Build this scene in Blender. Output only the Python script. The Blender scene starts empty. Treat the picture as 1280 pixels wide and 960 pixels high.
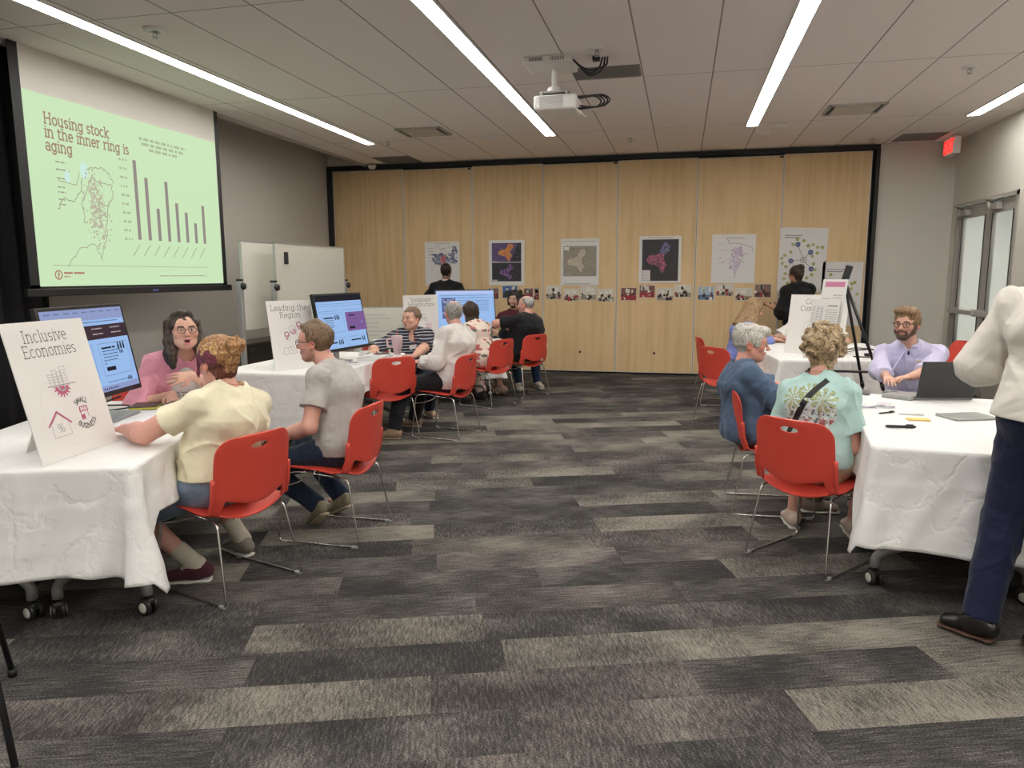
import bpy, bmesh, math, random
import numpy as np
from math import sin, cos, pi, radians as R
from mathutils import Vector, Matrix
from mathutils.geometry import delaunay_2d_cdt

SC = bpy.context.scene
COL = SC.collection
CEIL = 3.31
HRES = 1.0            # voxel size factor for the sculpted surfaces

# ---------------------------------------------------------------- materials
MATS = {}
def new_mat(name):
    m = bpy.data.materials.new(name); m.use_nodes = True
    nt = m.node_tree; b = nt.nodes['Principled BSDF']
    return m, nt, b
def mat(name, col, rough=.5, metal=0, bump=0, bscale=200, spec=.5, emit=None, estr=1, var=0, vscale=5, sheen=0, trans=0, alpha=1, stretch=None):
    if name in MATS: return MATS[name]
    m, nt, b = new_mat(name)
    c = tuple(col) + (1,)
    b.inputs['Base Color'].default_value = c
    b.inputs['Roughness'].default_value = rough
    b.inputs['Metallic'].default_value = metal
    b.inputs['Specular IOR Level'].default_value = spec
    if sheen: b.inputs['Sheen Weight'].default_value = sheen
    if trans: b.inputs['Transmission Weight'].default_value = trans
    if emit is not None:
        b.inputs['Emission Color'].default_value = tuple(emit) + (1,)
        b.inputs['Emission Strength'].default_value = estr
    tc = nt.nodes.new('ShaderNodeTexCoord')
    vec = tc.outputs['Object']
    if stretch:
        mp = nt.nodes.new('ShaderNodeMapping'); mp.inputs['Scale'].default_value = stretch
        nt.links.new(vec, mp.inputs['Vector']); vec = mp.outputs['Vector']
    if var:
        n = nt.nodes.new('ShaderNodeTexNoise'); n.inputs['Scale'].default_value = vscale; n.inputs['Detail'].default_value = 4
        nt.links.new(vec, n.inputs['Vector'])
        r = nt.nodes.new('ShaderNodeMapRange'); r.inputs['From Min'].default_value = .3; r.inputs['From Max'].default_value = .7
        r.inputs['To Min'].default_value = 1 - var; r.inputs['To Max'].default_value = 1 + var
        nt.links.new(n.outputs['Fac'], r.inputs['Value'])
        mx = nt.nodes.new('ShaderNodeVectorMath'); mx.operation = 'SCALE'; mx.inputs[0].default_value = tuple(col)
        nt.links.new(r.outputs['Result'], mx.inputs['Scale']); nt.links.new(mx.outputs['Vector'], b.inputs['Base Color'])
    if bump:
        n2 = nt.nodes.new('ShaderNodeTexNoise'); n2.inputs['Scale'].default_value = bscale; n2.inputs['Detail'].default_value = 3
        nt.links.new(vec, n2.inputs['Vector'])
        bp = nt.nodes.new('ShaderNodeBump'); bp.inputs['Strength'].default_value = bump; bp.inputs['Distance'].default_value = .01
        nt.links.new(n2.outputs['Fac'], bp.inputs['Height']); nt.links.new(bp.outputs['Normal'], b.inputs['Normal'])
    MATS[name] = m
    return m
def emis(name, col, s=1):
    if name in MATS: return MATS[name]
    return mat(name, (0, 0, 0), .6, emit=col, estr=s, spec=.1)
def attr_mat(name, rough=.5, bump=0, bscale=150, sss=0, spec=.4):
    if name in MATS: return MATS[name]
    m, nt, b = new_mat(name)
    a = nt.nodes.new('ShaderNodeVertexColor'); a.layer_name = 'Col'
    nt.links.new(a.outputs['Color'], b.inputs['Base Color'])
    b.inputs['Roughness'].default_value = rough; b.inputs['Specular IOR Level'].default_value = spec
    if sss:
        b.inputs['Subsurface Weight'].default_value = sss; b.inputs['Subsurface Radius'].default_value = (.012, .005, .003)
        b.inputs['Subsurface Scale'].default_value = 1
    if bump:
        n2 = nt.nodes.new('ShaderNodeTexNoise'); n2.inputs['Scale'].default_value = bscale
        tc = nt.nodes.new('ShaderNodeTexCoord'); nt.links.new(tc.outputs['Object'], n2.inputs['Vector'])
        bp = nt.nodes.new('ShaderNodeBump'); bp.inputs['Strength'].default_value = bump; bp.inputs['Distance'].default_value = .005
        nt.links.new(n2.outputs['Fac'], bp.inputs['Height']); nt.links.new(bp.outputs['Normal'], b.inputs['Normal'])
    MATS[name] = m
    return m

# ---------------------------------------------------------------- objects
def obj(name, me, m=None, parent=None, smooth=False):
    if isinstance(me, bmesh.types.BMesh):
        bm = me; me = bpy.data.meshes.new(name); bm.to_mesh(me); bm.free()
    o = bpy.data.objects.new(name, me); COL.objects.link(o)
    if m is not None:
        for x in (m if isinstance(m, (list, tuple)) else [m]): me.materials.append(x)
    if parent is not None: o.parent = parent
    if smooth: me.shade_smooth()
    return o
def tag(o, label=None, cat=None, group=None, kind=None):
    if label: o['label'] = label
    if cat: o['category'] = cat
    if group: o['group'] = group
    if kind: o['kind'] = kind
    return o
def empty(name, loc=(0, 0, 0), rz=0, label=None, cat=None, group=None):
    o = bpy.data.objects.new(name, None); COL.objects.link(o); o.empty_display_size = .1
    o.location = loc; o.rotation_euler = (0, 0, rz)
    return tag(o, label, cat, group)
def dup(o, parent=None):
    c = o.copy(); COL.objects.link(c)
    if parent is not None: c.parent = parent
    for ch in list(o.children): dup(ch, c)
    return c
def struct(name, bm, m):
    return tag(obj(name, bm, m), kind='structure')

def box(bm, x0, x1, y0, y1, z0, z1, mi=0, mtx=None):
    vs = [bm.verts.new((x, y, z)) for x in (x0, x1) for y in (y0, y1) for z in (z0, z1)]
    if mtx is not None:
        for v in vs: v.co = mtx @ v.co
    for f in ((0, 1, 3, 2), (4, 6, 7, 5), (0, 4, 5, 1), (2, 3, 7, 6), (0, 2, 6, 4), (1, 5, 7, 3)):
        fc = bm.faces.new([vs[i] for i in f]); fc.material_index = mi
    return vs
def bbox_mesh(*b, bevel=0, seg=2, mtx=None):
    bm = bmesh.new(); box(bm, *b)
    if bevel: bmesh.ops.bevel(bm, geom=bm.edges[:], offset=bevel, segments=seg, affect='EDGES', profile=.5)
    if mtx is not None: bm.transform(mtx)
    bmesh.ops.recalc_face_normals(bm, faces=bm.faces[:])
    return bm
def rbox(bm, x0, x1, y0, y1, z0, z1, bevel=.004, mtx=None, seg=2):
    b2 = bbox_mesh(x0, x1, y0, y1, z0, z1, bevel=bevel, seg=seg, mtx=mtx)
    me = bpy.data.meshes.new('tmp'); b2.to_mesh(me); b2.free(); bm.from_mesh(me); bpy.data.meshes.remove(me)
def tube(bm, pts, r, n=8, closed=False, radii=None, cap=True, smooth_iter=0):
    pts = [Vector(p) for p in pts]
    N = len(pts); rings = []
    up = None
    for i, p in enumerate(pts):
        if closed: d = pts[(i + 1) % N] - pts[i - 1]
        else: d = pts[min(i + 1, N - 1)] - pts[max(i - 1, 0)]
        if d.length < 1e-9: d = Vector((0, 0, 1))
        d.normalize()
        if up is None:
            up = Vector((0, 0, 1)) if abs(d.z) < .9 else Vector((1, 0, 0))
        s = d.cross(up)
        if s.length < 1e-4: s = d.orthogonal()
        s.normalize(); up = s.cross(d); up.normalize()
        rr = radii[i] if radii else r
        rings.append([bm.verts.new(p + (s * cos(2 * pi * k / n) + up * sin(2 * pi * k / n)) * rr) for k in range(n)])
    m = N if closed else N - 1
    for i in range(m):
        a, b = rings[i], rings[(i + 1) % N]
        for k in range(n):
            f = bm.faces.new((a[k], a[(k + 1) % n], b[(k + 1) % n], b[k])); f.smooth = True
    if cap and not closed:
        bm.faces.new(rings[0][::-1]); bm.faces.new(rings[-1])
def cyl(bm, a, b, r, n=16, r2=None):
    tube(bm, [a, b], r, n, radii=[r, r if r2 is None else r2])
def fillet(pts, rad, seg=5):
    """round the corners of a polyline"""
    pts = [Vector(p) for p in pts]; out = [pts[0]]
    for i in range(1, len(pts) - 1):
        a, p, b = pts[i - 1], pts[i], pts[i + 1]
        r = min(rad, (a - p).length * .45, (b - p).length * .45)
        s = p + (a - p).normalized() * r; e = p + (b - p).normalized() * r
        for k in range(seg + 1):
            t = k / seg; out.append(s * (1 - t) ** 2 + p * 2 * t * (1 - t) + e * t * t)
    out.append(pts[-1]); return out
def lathe(bm, prof, n=24, mtx=None):
    rings = []
    for r, z in prof:
        rings.append([bm.verts.new((r * cos(2 * pi * k / n), r * sin(2 * pi * k / n), z)) for k in range(n)] if r > 1e-6 else [bm.verts.new((0, 0, z))])
    vs = [v for q in rings for v in q]
    for a, b in zip(rings, rings[1:]):
        for k in range(n):
            k2 = (k + 1) % n
            if len(a) == 1: f = bm.faces.new((a[0], b[k2], b[k]))
            elif len(b) == 1: f = bm.faces.new((a[k], a[k2], b[0]))
            else: f = bm.faces.new((a[k], a[k2], b[k2], b[k]))
            f.smooth = True
    if mtx is not None:
        for v in vs: v.co = mtx @ v.co

def poly2d(outer, holes=(), grid=0):
    """triangulated flat region with holes -> (verts2d, faces)"""
    pts = [Vector(p) for p in outer]; edges = [(i, (i + 1) % len(outer)) for i in range(len(outer))]
    faces = [list(range(len(outer)))]
    for h in holes:
        b = len(pts); pts += [Vector(p) for p in h]; edges += [(b + i, b + (i + 1) % len(h)) for i in range(len(h))]
        faces.append([b + i for i in range(len(h))])
    def inside(p, poly):
        c = False; j = len(poly) - 1
        for i in range(len(poly)):
            if (poly[i][1] > p[1]) != (poly[j][1] > p[1]) and p[0] < (poly[j][0] - poly[i][0]) * (p[1] - poly[i][1]) / (poly[j][1] - poly[i][1]) + poly[i][0]: c = not c
            j = i
        return c
    def dist_ok(p, g):
        for q in pts[:n0]:
            if (q - p).length < g * .55: return False
        return True
    if grid:
        n0 = len(pts)
        xs = [p[0] for p in outer]; ys = [p[1] for p in outer]
        x = min(xs) + grid / 2
        while x < max(xs):
            y = min(ys) + grid / 2
            while y < max(ys):
                p = Vector((x, y))
                if inside(p, outer) and not any(inside(p, h) for h in holes) and dist_ok(p, grid): pts.append(p)
                y += grid
            x += grid
    v, e, f, *_ = delaunay_2d_cdt(pts, edges, [], 0, 1e-6)
    out = []
    for t in f:
        c = (v[t[0]] + v[t[1]] + v[t[2]]) / 3
        if inside(c, outer) and not any(inside(c, h) for h in holes): out.append(tuple(t))
    return v, out
def ellipse2(cx, cy, rx, ry, n=20, sup=2.0):
    o = []
    for k in range(n):
        a = 2 * pi * k / n; c, s = cos(a), sin(a)
        o.append((cx + rx * math.copysign(abs(c) ** (2 / sup), c), cy + ry * math.copysign(abs(s) ** (2 / sup), s)))
    return o

# flat print helper: shapes collected in plane coordinates (u right, v up), laid on a surface frame
class Flat:
    """thin printed shapes on a board: u right, v up, metres; frame mtx maps (u, v, w) with w out of the surface"""
    def __init__(self): self.bm = bmesh.new()
    def rect(self, u0, v0, u1, v1, w=0, ang=0, mi=0):
        c = ((u0 + u1) / 2, (v0 + v1) / 2); ps = [(u0, v0), (u1, v0), (u1, v1), (u0, v1)]
        if ang:
            ps = [(c[0] + (x - c[0]) * cos(ang) - (y - c[1]) * sin(ang), c[1] + (x - c[0]) * sin(ang) + (y - c[1]) * cos(ang)) for x, y in ps]
        return self.poly(ps, w, mi)
    def poly(self, ps, w=0, mi=0):
        f = self.bm.faces.new([self.bm.verts.new((x, y, w)) for x, y in ps]); f.material_index = mi
        if f.normal.z < 0: f.normal_flip()
        return f
    def disc(self, cx, cy, r, w=0, n=16, mi=0, ry=None): self.poly([(cx + r * cos(2 * pi * k / n), cy + (ry or r) * sin(2 * pi * k / n)) for k in range(n)], w, mi)
    def line(self, pts, t, w=0, closed=False, mi=0):
        pts = [Vector(p[:2]) for p in pts]; n = len(pts)
        for i in range(n if closed else n - 1):
            a, b = pts[i], pts[(i + 1) % n]; d = b - a
            if d.length < 1e-7: continue
            d.normalize(); s = Vector((-d.y, d.x)) * t / 2; e = d * t * .35
            self.poly([a - s - e, b - s + e, b + s + e, a + s - e], w, mi)
    def ring(self, cx, cy, r, t, n=28, a0=0, a1=2 * pi, w=0, mi=0):
        k1 = n
        P = [(cx + r * cos(a0 + (a1 - a0) * k / k1), cy + r * sin(a0 + (a1 - a0) * k / k1)) for k in range(k1 + 1)]
        self.line(P, t, w, mi=mi)
    def out(self, name, m, parent, mtx=None):
        for f in self.bm.faces:
            f.normal_update()
            if f.normal.z < 0: f.normal_flip()
        o = obj(name, self.bm, m, parent)
        if mtx is not None: o.matrix_local = mtx
        return o

# slab-serif stroke alphabet: strokes in a box, x-height .5, cap .72
def arc(cx, cy, rx, ry, a0, a1, n=9):
    return [(cx + rx * cos(R(a0 + (a1 - a0) * k / n)), cy + ry * sin(R(a0 + (a1 - a0) * k / n))) for k in range(n + 1)]
def _sf(x, y, w=.07): return [(x - w, y), (x + w, y)]
GL = {
 'a': (.46, [arc(.2, .36, .15, .14, 150, 0) + [(.35, 0), (.42, 0)], arc(.2, .14, .16, .14, 60, 330)]),
 'b': (.5, [[(.04, .72), (.11, .72), (.11, 0)], arc(.26, .25, .16, .25, 0, 360, 16)]),
 'c': (.44, [arc(.24, .25, .18, .25, 50, 310, 14)]),
 'd': (.52, [[(.31, .72), (.4, .72), (.4, 0), (.46, 0)], arc(.24, .25, .17, .25, 0, 360, 16)]),
 'e': (.46, [[(.07, .26), (.4, .26)] + arc(.235, .25, .17, .25, 2, 315, 14)]),
 'f': (.34, [[(.14, 0), (.14, .56)] + arc(.24, .56, .1, .15, 180, 60), [(.03, .5), (.28, .5)], _sf(.14, 0)]),
 'g': (.52, [arc(.24, .25, .17, .25, 0, 360, 16), [(.47, .5), (.4, .5), (.4, 0)] + arc(.24, -.03, .16, .17, 0, -150)]),
 'h': (.56, [[(.04, .72), (.12, .72), (.12, 0)], _sf(.12, 0), arc(.28, .34, .15, .16, 150, 0) + [(.43, 0)], _sf(.43, 0)]),
 'i': (.24, [[(.05, .5), (.13, .5), (.13, 0)], _sf(.13, 0), [(.12, .66), (.14, .7)]]),
 'k': (.52, [[(.04, .72), (.12, .72), (.12, 0)], _sf(.12, 0), [(.4, .5), (.13, .22)], [(.2, .28), (.42, 0)], _sf(.4, .5), _sf(.42, 0)]),
 'l': (.24, [[(.05, .72), (.13, .72), (.13, 0)], _sf(.13, 0)]),
 'm': (.82, [[(.04, .5), (.12, .5), (.12, 0)], _sf(.12, 0), arc(.26, .34, .14, .16, 150, 0) + [(.4, 0)], _sf(.4, 0), arc(.55, .34, .14, .16, 150, 0) + [(.69, 0)], _sf(.69, 0)]),
 'n': (.56, [[(.04, .5), (.12, .5), (.12, 0)], _sf(.12, 0), arc(.28, .34, .15, .16, 150, 0) + [(.43, 0)], _sf(.43, 0)]),
 'o': (.48, [arc(.24, .25, .18, .25, 0, 360, 18)]),
 'p': (.52, [[(.04, .5), (.12, .5), (.12, -.2)], _sf(.12, -.2), arc(.29, .25, .17, .25, 0, 360, 16)]),
 'r': (.4, [[(.04, .5), (.12, .5), (.12, 0)], _sf(.12, 0), arc(.28, .3, .16, .19, 170, 60)]),
 's': (.4, [arc(.2, .37, .13, .12, 40, 270) + arc(.2, .13, .13, .12, 90, -140)]),
 't': (.36, [[(.14, .66), (.14, .12)] + arc(.24, .12, .1, .12, 180, 320), [(.03, .5), (.3, .5)]]),
 'u': (.54, [[(.04, .5), (.11, .5), (.11, .16)] + arc(.25, .16, .14, .16, 180, 340), [(.32, .5), (.4, .5), (.4, 0), (.47, 0)]]),
 'v': (.48, [[(.07, .5), (.24, 0), (.41, .5)], _sf(.07, .5), _sf(.41, .5)]),
 'C': (.62, [arc(.34, .36, .27, .36, 45, 315, 16)]),
 'E': (.56, [[(.05, .72), (.47, .72), (.47, .62)], [(.13, .72), (.13, 0)], [(.13, .38), (.38, .38)], [(.05, 0), (.49, 0), (.49, .1)]]),
 'H': (.7, [[(.13, .72), (.13, 0)], [(.56, .72), (.56, 0)], [(.13, .37), (.56, .37)], _sf(.13, .72), _sf(.13, 0), _sf(.56, .72), _sf(.56, 0)]),
 'I': (.3, [[(.15, .72), (.15, 0)], _sf(.15, .72, .09), _sf(.15, 0, .09)]),
 'L': (.52, [[(.13, .72), (.13, 0)], _sf(.13, .72, .08), [(.05, 0), (.46, 0), (.46, .12)]]),
 'R': (.6, [[(.13, .72), (.13, 0)], [(.05, .72), (.3, .72)] + arc(.3, .54, .16, .18, 90, -90) + [(.13, .36)], [(.3, .36), (.5, 0)], _sf(.13, 0), _sf(.5, 0, .06)]),
 'S': (.5, [arc(.25, .54, .17, .18, 35, 270) + arc(.25, .18, .18, .18, 90, -145)]),
 'A': (.6, [[(.06, 0), (.3, .72), (.54, 0)], [(.15, .25), (.45, .25)]]),
 'B': (.54, [[(.1, 0), (.1, .72), (.28, .72)] + arc(.28, .55, .15, .17, 90, -90) + [(.1, .38)], [(.28, .38)] + arc(.28, .19, .18, .19, 90, -90) + [(.1, 0)]]),
 'M': (.74, [[(.1, 0), (.1, .72), (.37, .2), (.64, .72), (.64, 0)]]),
 'N': (.64, [[(.1, 0), (.1, .72), (.53, 0), (.53, .72)]]),
 'U': (.6, [[(.1, .72), (.1, .2)] + arc(.3, .2, .2, .2, 180, 360) + [(.5, .72)]]),
 'X': (.6, [[(.08, .72), (.52, 0)], [(.08, 0), (.52, .72)]]),
 'T': (.56, [[(.04, .72), (.52, .72)], [(.28, .72), (.28, 0)]]),
 '%': (.8, [arc(.2, .54, .13, .17, 0, 360, 14), arc(.6, .18, .13, .17, 0, 360, 14), [(.62, .72), (.18, 0)]]),
 ' ': (.28, []),
}
def text_width(s, size): return sum(GL.get(c, GL['n'])[0] for c in s) * size
def text(fl, s, u, v, size, t=.05, align='l', w=0, ang=0, mi=0):
    W = text_width(s, size); x = u - (W / 2 if align == 'c' else W if align == 'r' else 0)
    ca, sa = cos(ang), sin(ang)
    for c in s:
        adv, st = GL.get(c, GL['n'])
        for p in st:
            q = [(x + a * size, v + b * size) for a, b in p]
            if ang: q = [(u + (a - u) * ca - (b - v) * sa, v + (a - u) * sa + (b - v) * ca) for a, b in q]
            fl.line(q, t * size, w, mi=mi)
        x += adv * size
def arc_text(fl, s, cx, cy, r, size, mid, t=.09, inward=False, w=0):
    W = text_width(s, size); a = 0
    for c in s:
        adv, st = GL[c]; m = (a + adv * size / 2 - W / 2) / r
        th = mid - m if not inward else mid + m
        ox, oy = cx + r * cos(th), cy + r * sin(th)
        rot = th - pi / 2 if not inward else th + pi / 2
        for p in st:
            fl.line([(ox + (x - adv / 2) * size * cos(rot) - (y - .36) * size * sin(rot), oy + (x - adv / 2) * size * sin(rot) + (y - .36) * size * cos(rot)) for x, y in p], t * size, w)
        a += adv * size
def greek(fl, u0, u1, v, h, rnd, word=.03, t=None, mi=0, w=0):
    """a line of type too small to read"""
    x = u0
    while x < u1:
        l = min(word * rnd.uniform(.4, 1.6), u1 - x); fl.rect(x, v, x + l, v + h, w, mi=mi); x += l + h * .8

# ---------------------------------------------------------------- sculpted surfaces (distance fields -> one closed mesh)
def V3(*a): return np.array(a if len(a) == 3 else a[0], float)
def nrm(v):
    v = np.asarray(v, float); l = np.linalg.norm(v); return v / l if l > 1e-9 else v
def frame(l, side):
    l = nrm(l); s = np.asarray(side, float); s = nrm(s - l * (s @ l)); return np.array([s, np.cross(l, s), l])
class S:
    """list of primitives blended smoothly, then clipped"""
    def __init__(self): self.p = []; self.noise = None; self.clips = []
    def cap(self, a, b, ra, rb=None, k=.02, flat=False, sub=False):
        self.p.append(('cap', V3(a), V3(b), ra, ra if rb is None else rb, k, flat, sub)); return self
    def ecap(self, a, b, wa, da, wb, db, side, k=.02, flat=False, sub=False):
        a, b = V3(a), V3(b); self.p.append(('ecap', a, b, wa, da, wb, db, frame(b - a, side), k, flat, sub)); return self
    def ell(self, c, r, M=None, k=.02, sub=False):
        self.p.append(('ell', V3(c), V3(r), np.eye(3) if M is None else M, k, sub)); return self
    def rbx(self, c, h, M=None, r=.01, k=.01, sub=False):
        self.p.append(('box', V3(c), V3(h), np.eye(3) if M is None else M, r, k, sub)); return self
    def bounds(self):
        lo = V3(9, 9, 9); hi = -lo
        for q in self.p:
            if q[-1]: continue
            if q[0] == 'cap': m = max(q[3], q[4]); P = [q[1] - m, q[1] + m, q[2] - m, q[2] + m]
            elif q[0] == 'ecap': m = max(q[3:7]); P = [q[1] - m, q[1] + m, q[2] - m, q[2] + m]
            elif q[0] == 'ell': m = q[2].max(); P = [q[1] - m, q[1] + m]
            else: m = np.linalg.norm(q[2]) + q[4]; P = [q[1] - m, q[1] + m]
            lo = np.minimum(lo, np.min(P, 0)); hi = np.maximum(hi, np.max(P, 0))
        return lo, hi
def prim_d(q, P):
    t = q[0]
    if t == 'cap':
        a, b, ra, rb, k, flat, sub = q[1:]
        ab = b - a; L2 = ab @ ab + 1e-12; ap = P - a; h = np.clip((ap @ ab) / L2, 0, 1.35 if flat else 1)
        d = np.linalg.norm(ap - h[:, None] * ab, axis=1) - (ra + (rb - ra) * h)
        if flat: d = np.maximum(d, (P - b) @ (ab / math.sqrt(L2)))
        return d
    if t == 'ecap':
        a, b, wa, da, wb, db, F, k, flat, sub = q[1:]
        L = np.linalg.norm(b - a) + 1e-9; q3 = (P - a) @ F.T; h = np.clip(q3[:, 2] / L, 0, 1.35 if flat else 1)
        w = wa + (wb - wa) * h; dd = da + (db - da) * h
        x = q3[:, 0]; y = q3[:, 1]; z = q3[:, 2] - h * L
        m = np.minimum(w, dd)
        k0 = np.sqrt((x / w) ** 2 + (y / dd) ** 2 + (z / m) ** 2) + 1e-9
        k1 = np.sqrt((x / w ** 2) ** 2 + (y / dd ** 2) ** 2 + (z / m ** 2) ** 2) + 1e-9
        d = np.where(k0 < .6, (k0 - 1) * m, k0 * (k0 - 1) / k1)
        if flat: d = np.maximum(d, q3[:, 2] - L)
        return d
    if t == 'ell':
        c, r, M, k, sub = q[1:]
        x = (P - c) @ M.T; k0 = np.linalg.norm(x / r, axis=1) + 1e-9; k1 = np.linalg.norm(x / (r * r), axis=1) + 1e-9
        return np.where(k0 < .5, (k0 - 1) * r.min(), k0 * (k0 - 1) / k1)
    c, h, M, rr, k, sub = q[1:]
    x = np.abs((P - c) @ M.T) - (h - rr)
    return np.linalg.norm(np.maximum(x, 0), axis=1) + np.minimum(x.max(1), 0) - rr
def kof(q): return q[-2] if q[0] in ('ell', 'box') else q[-3]
def field(prims, P):
    d = None
    for q in prims:
        e = prim_d(q, P); k = kof(q)
        if q[-1]:
            if d is None: continue
            e = -e; h = np.maximum(k - np.abs(d - e), 0) / max(k, 1e-6); d = np.maximum(d, e) + h * h * k * .25
        elif d is None: d = e
        else:
            h = np.maximum(k - np.abs(d - e), 0) / max(k, 1e-6); d = np.minimum(d, e) - h * h * k * .25
    return np.full(len(P), 9.) if d is None else d
def sdf_verts(s, h):
    h *= HRES
    lo, hi = s.bounds(); pad = h * 2 + .02; lo = lo - pad; hi = hi + pad
    B = 12; nb = np.ceil((hi - lo) / (h * B)).astype(int); n = nb * B + 1
    D = np.full(n, 1.0, np.float32)
    bi = np.stack(np.meshgrid(*[np.arange(k) for k in nb], indexing='ij'), -1).reshape(-1, 3)
    C = lo + (bi + .5) * B * h; Rb = B * h * .5 * math.sqrt(3)
    Dp = np.stack([prim_d(q, C) for q in s.p], 1)
    sub = np.array([q[-1] for q in s.p]); ks = np.array([kof(q) for q in s.p])
    m = np.where(sub[None], 99, Dp).min(1)
    ar = np.arange(B + 1); loc = np.stack(np.meshgrid(ar, ar, ar, indexing='ij'), -1).reshape(-1, 3) * h
    for j in range(len(bi)):
        i0 = bi[j] * B; sl = tuple(slice(a, a + B + 1) for a in i0)
        if m[j] > Rb * 1.25 + .03: continue
        keep = np.where(sub, Dp[j] < 2.3 * Rb + ks, Dp[j] < m[j] + 2.3 * Rb + ks)
        pr = [s.p[i] for i in np.nonzero(keep)[0]]
        P = lo + i0 * h + loc
        d = field(pr, P)
        if s.noise is not None: d = d + s.noise(P)
        for c, nn in s.clips: d = np.maximum(d, (P - c) @ nn)
        D[sl] = d.reshape((B + 1,) * 3)
    ins = D < 0
    c8 = np.zeros(np.array(D.shape) - 1, np.int8)
    for dx in (0, 1):
        for dy in (0, 1):
            for dz in (0, 1):
                c8 += ins[dx:D.shape[0] - 1 + dx, dy:D.shape[1] - 1 + dy, dz:D.shape[2] - 1 + dz]
    act = (c8 > 0) & (c8 < 8); ci = np.argwhere(act)
    if len(ci) == 0: return np.zeros((0, 3)), np.zeros((0, 4), int)
    idx = np.full(act.shape, -1, np.int32); idx[act] = np.arange(len(ci))
    off = np.array([(a, b, c) for a in (0, 1) for b in (0, 1) for c in (0, 1)])
    vals = np.stack([D[ci[:, 0] + o[0], ci[:, 1] + o[1], ci[:, 2] + o[2]] for o in off], 1).astype(float)
    acc = np.zeros((len(ci), 3)); cnt = np.zeros(len(ci))
    for a in range(8):
        for b in range(a + 1, 8):
            if np.abs(off[a] - off[b]).sum() != 1: continue
            va, vb = vals[:, a], vals[:, b]; x = (va < 0) != (vb < 0)
            t = np.where(x, va / np.where(x, va - vb, 1), 0)
            acc += np.where(x[:, None], off[a] + t[:, None] * (off[b] - off[a]), 0); cnt += x
    V = lo + (ci + acc / cnt[:, None]) * h
    F = []
    for ax in range(3):
        o1, o2 = [(1, 2), (2, 0), (0, 1)][ax]
        sa = [slice(None)] * 3; sb = [slice(None)] * 3; sa[ax] = slice(0, -1); sb[ax] = slice(1, None)
        A, Bq = ins[tuple(sa)], ins[tuple(sb)]
        e = np.argwhere(A != Bq)
        e = e[(e[:, o1] > 0) & (e[:, o2] > 0) & (e[:, o1] < act.shape[o1]) & (e[:, o2] < act.shape[o2])]
        s1 = np.zeros(3, int); s1[o1] = 1; s2 = np.zeros(3, int); s2[o2] = 1
        g = lambda q: idx[q[:, 0], q[:, 1], q[:, 2]]
        q = np.stack([g(e), g(e - s1), g(e - s1 - s2), g(e - s2)], 1)
        flip = ~A[e[:, 0], e[:, 1], e[:, 2]]
        q[flip] = q[flip][:, ::-1]
        F.append(q[(q >= 0).all(1)])
    return V, np.concatenate(F)
def sdf_obj(name, s, h, m, parent, color=None, smooth=True, relax=0):
    V, F = sdf_verts(s, h)
    me = bpy.data.meshes.new(name)
    me.vertices.add(len(V)); me.vertices.foreach_set('co', V.astype(np.float32).ravel())
    me.loops.add(len(F) * 4); me.loops.foreach_set('vertex_index', F.astype(np.int32).ravel())
    me.polygons.add(len(F)); me.polygons.foreach_set('loop_start', np.arange(0, len(F) * 4, 4, dtype=np.int32))
    me.polygons.foreach_set('use_smooth', np.ones(len(F), bool) if smooth else np.zeros(len(F), bool))
    me.update(calc_edges=True)
    if color is not None:
        c = color(V); at = me.color_attributes.new('Col', 'FLOAT_COLOR', 'POINT')
        at.data.foreach_set('color', np.concatenate([c, np.ones((len(V), 1))], 1).astype(np.float32).ravel())
    return obj(name, me, m, parent)
_rn = np.random.RandomState(5)
_W = _rn.normal(size=(6, 3)); _W /= np.linalg.norm(_W, axis=1)[:, None]; _PH = _rn.uniform(0, 6.28, 6)
def wob(P, f, seed=0):
    """cheap smooth 3-D noise, about -1..1"""
    P = P * f + seed * 1.37
    a = np.sin(P @ _W[0] + _PH[0] + 1.3 * np.sin(P @ _W[1] + _PH[1])); b = np.sin(P @ _W[2] * 1.6 + _PH[2] + 1.2 * np.sin(P @ _W[3] * .9 + _PH[3]))
    return (a + b) * .5
# ================================================================ the room
D = 11.476; XL = -5.735; XR = 3.605; XC = -5.03; YB = -5.5
def lin(*c):
    return tuple(((x / 255) / 12.92 if x / 255 <= .04045 else ((x / 255 + .055) / 1.055) ** 2.4) for x in c)

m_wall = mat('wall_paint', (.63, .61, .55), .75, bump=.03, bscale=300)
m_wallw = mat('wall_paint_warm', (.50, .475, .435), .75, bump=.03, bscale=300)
m_black = mat('matt_black', (.008, .008, .009), .6)
m_blackplastic = mat('black_plastic', (.012, .012, .013), .38)
m_white = mat('white_enamel', (.78, .77, .75), .35)
m_alu = mat('brushed_aluminium', (.55, .55, .54), .35, metal=.85)
m_chrome = mat('chrome', (.72, .71, .69), .16, metal=1)
m_grey = mat('grey_metal', (.36, .36, .35), .4, metal=.3)

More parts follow.
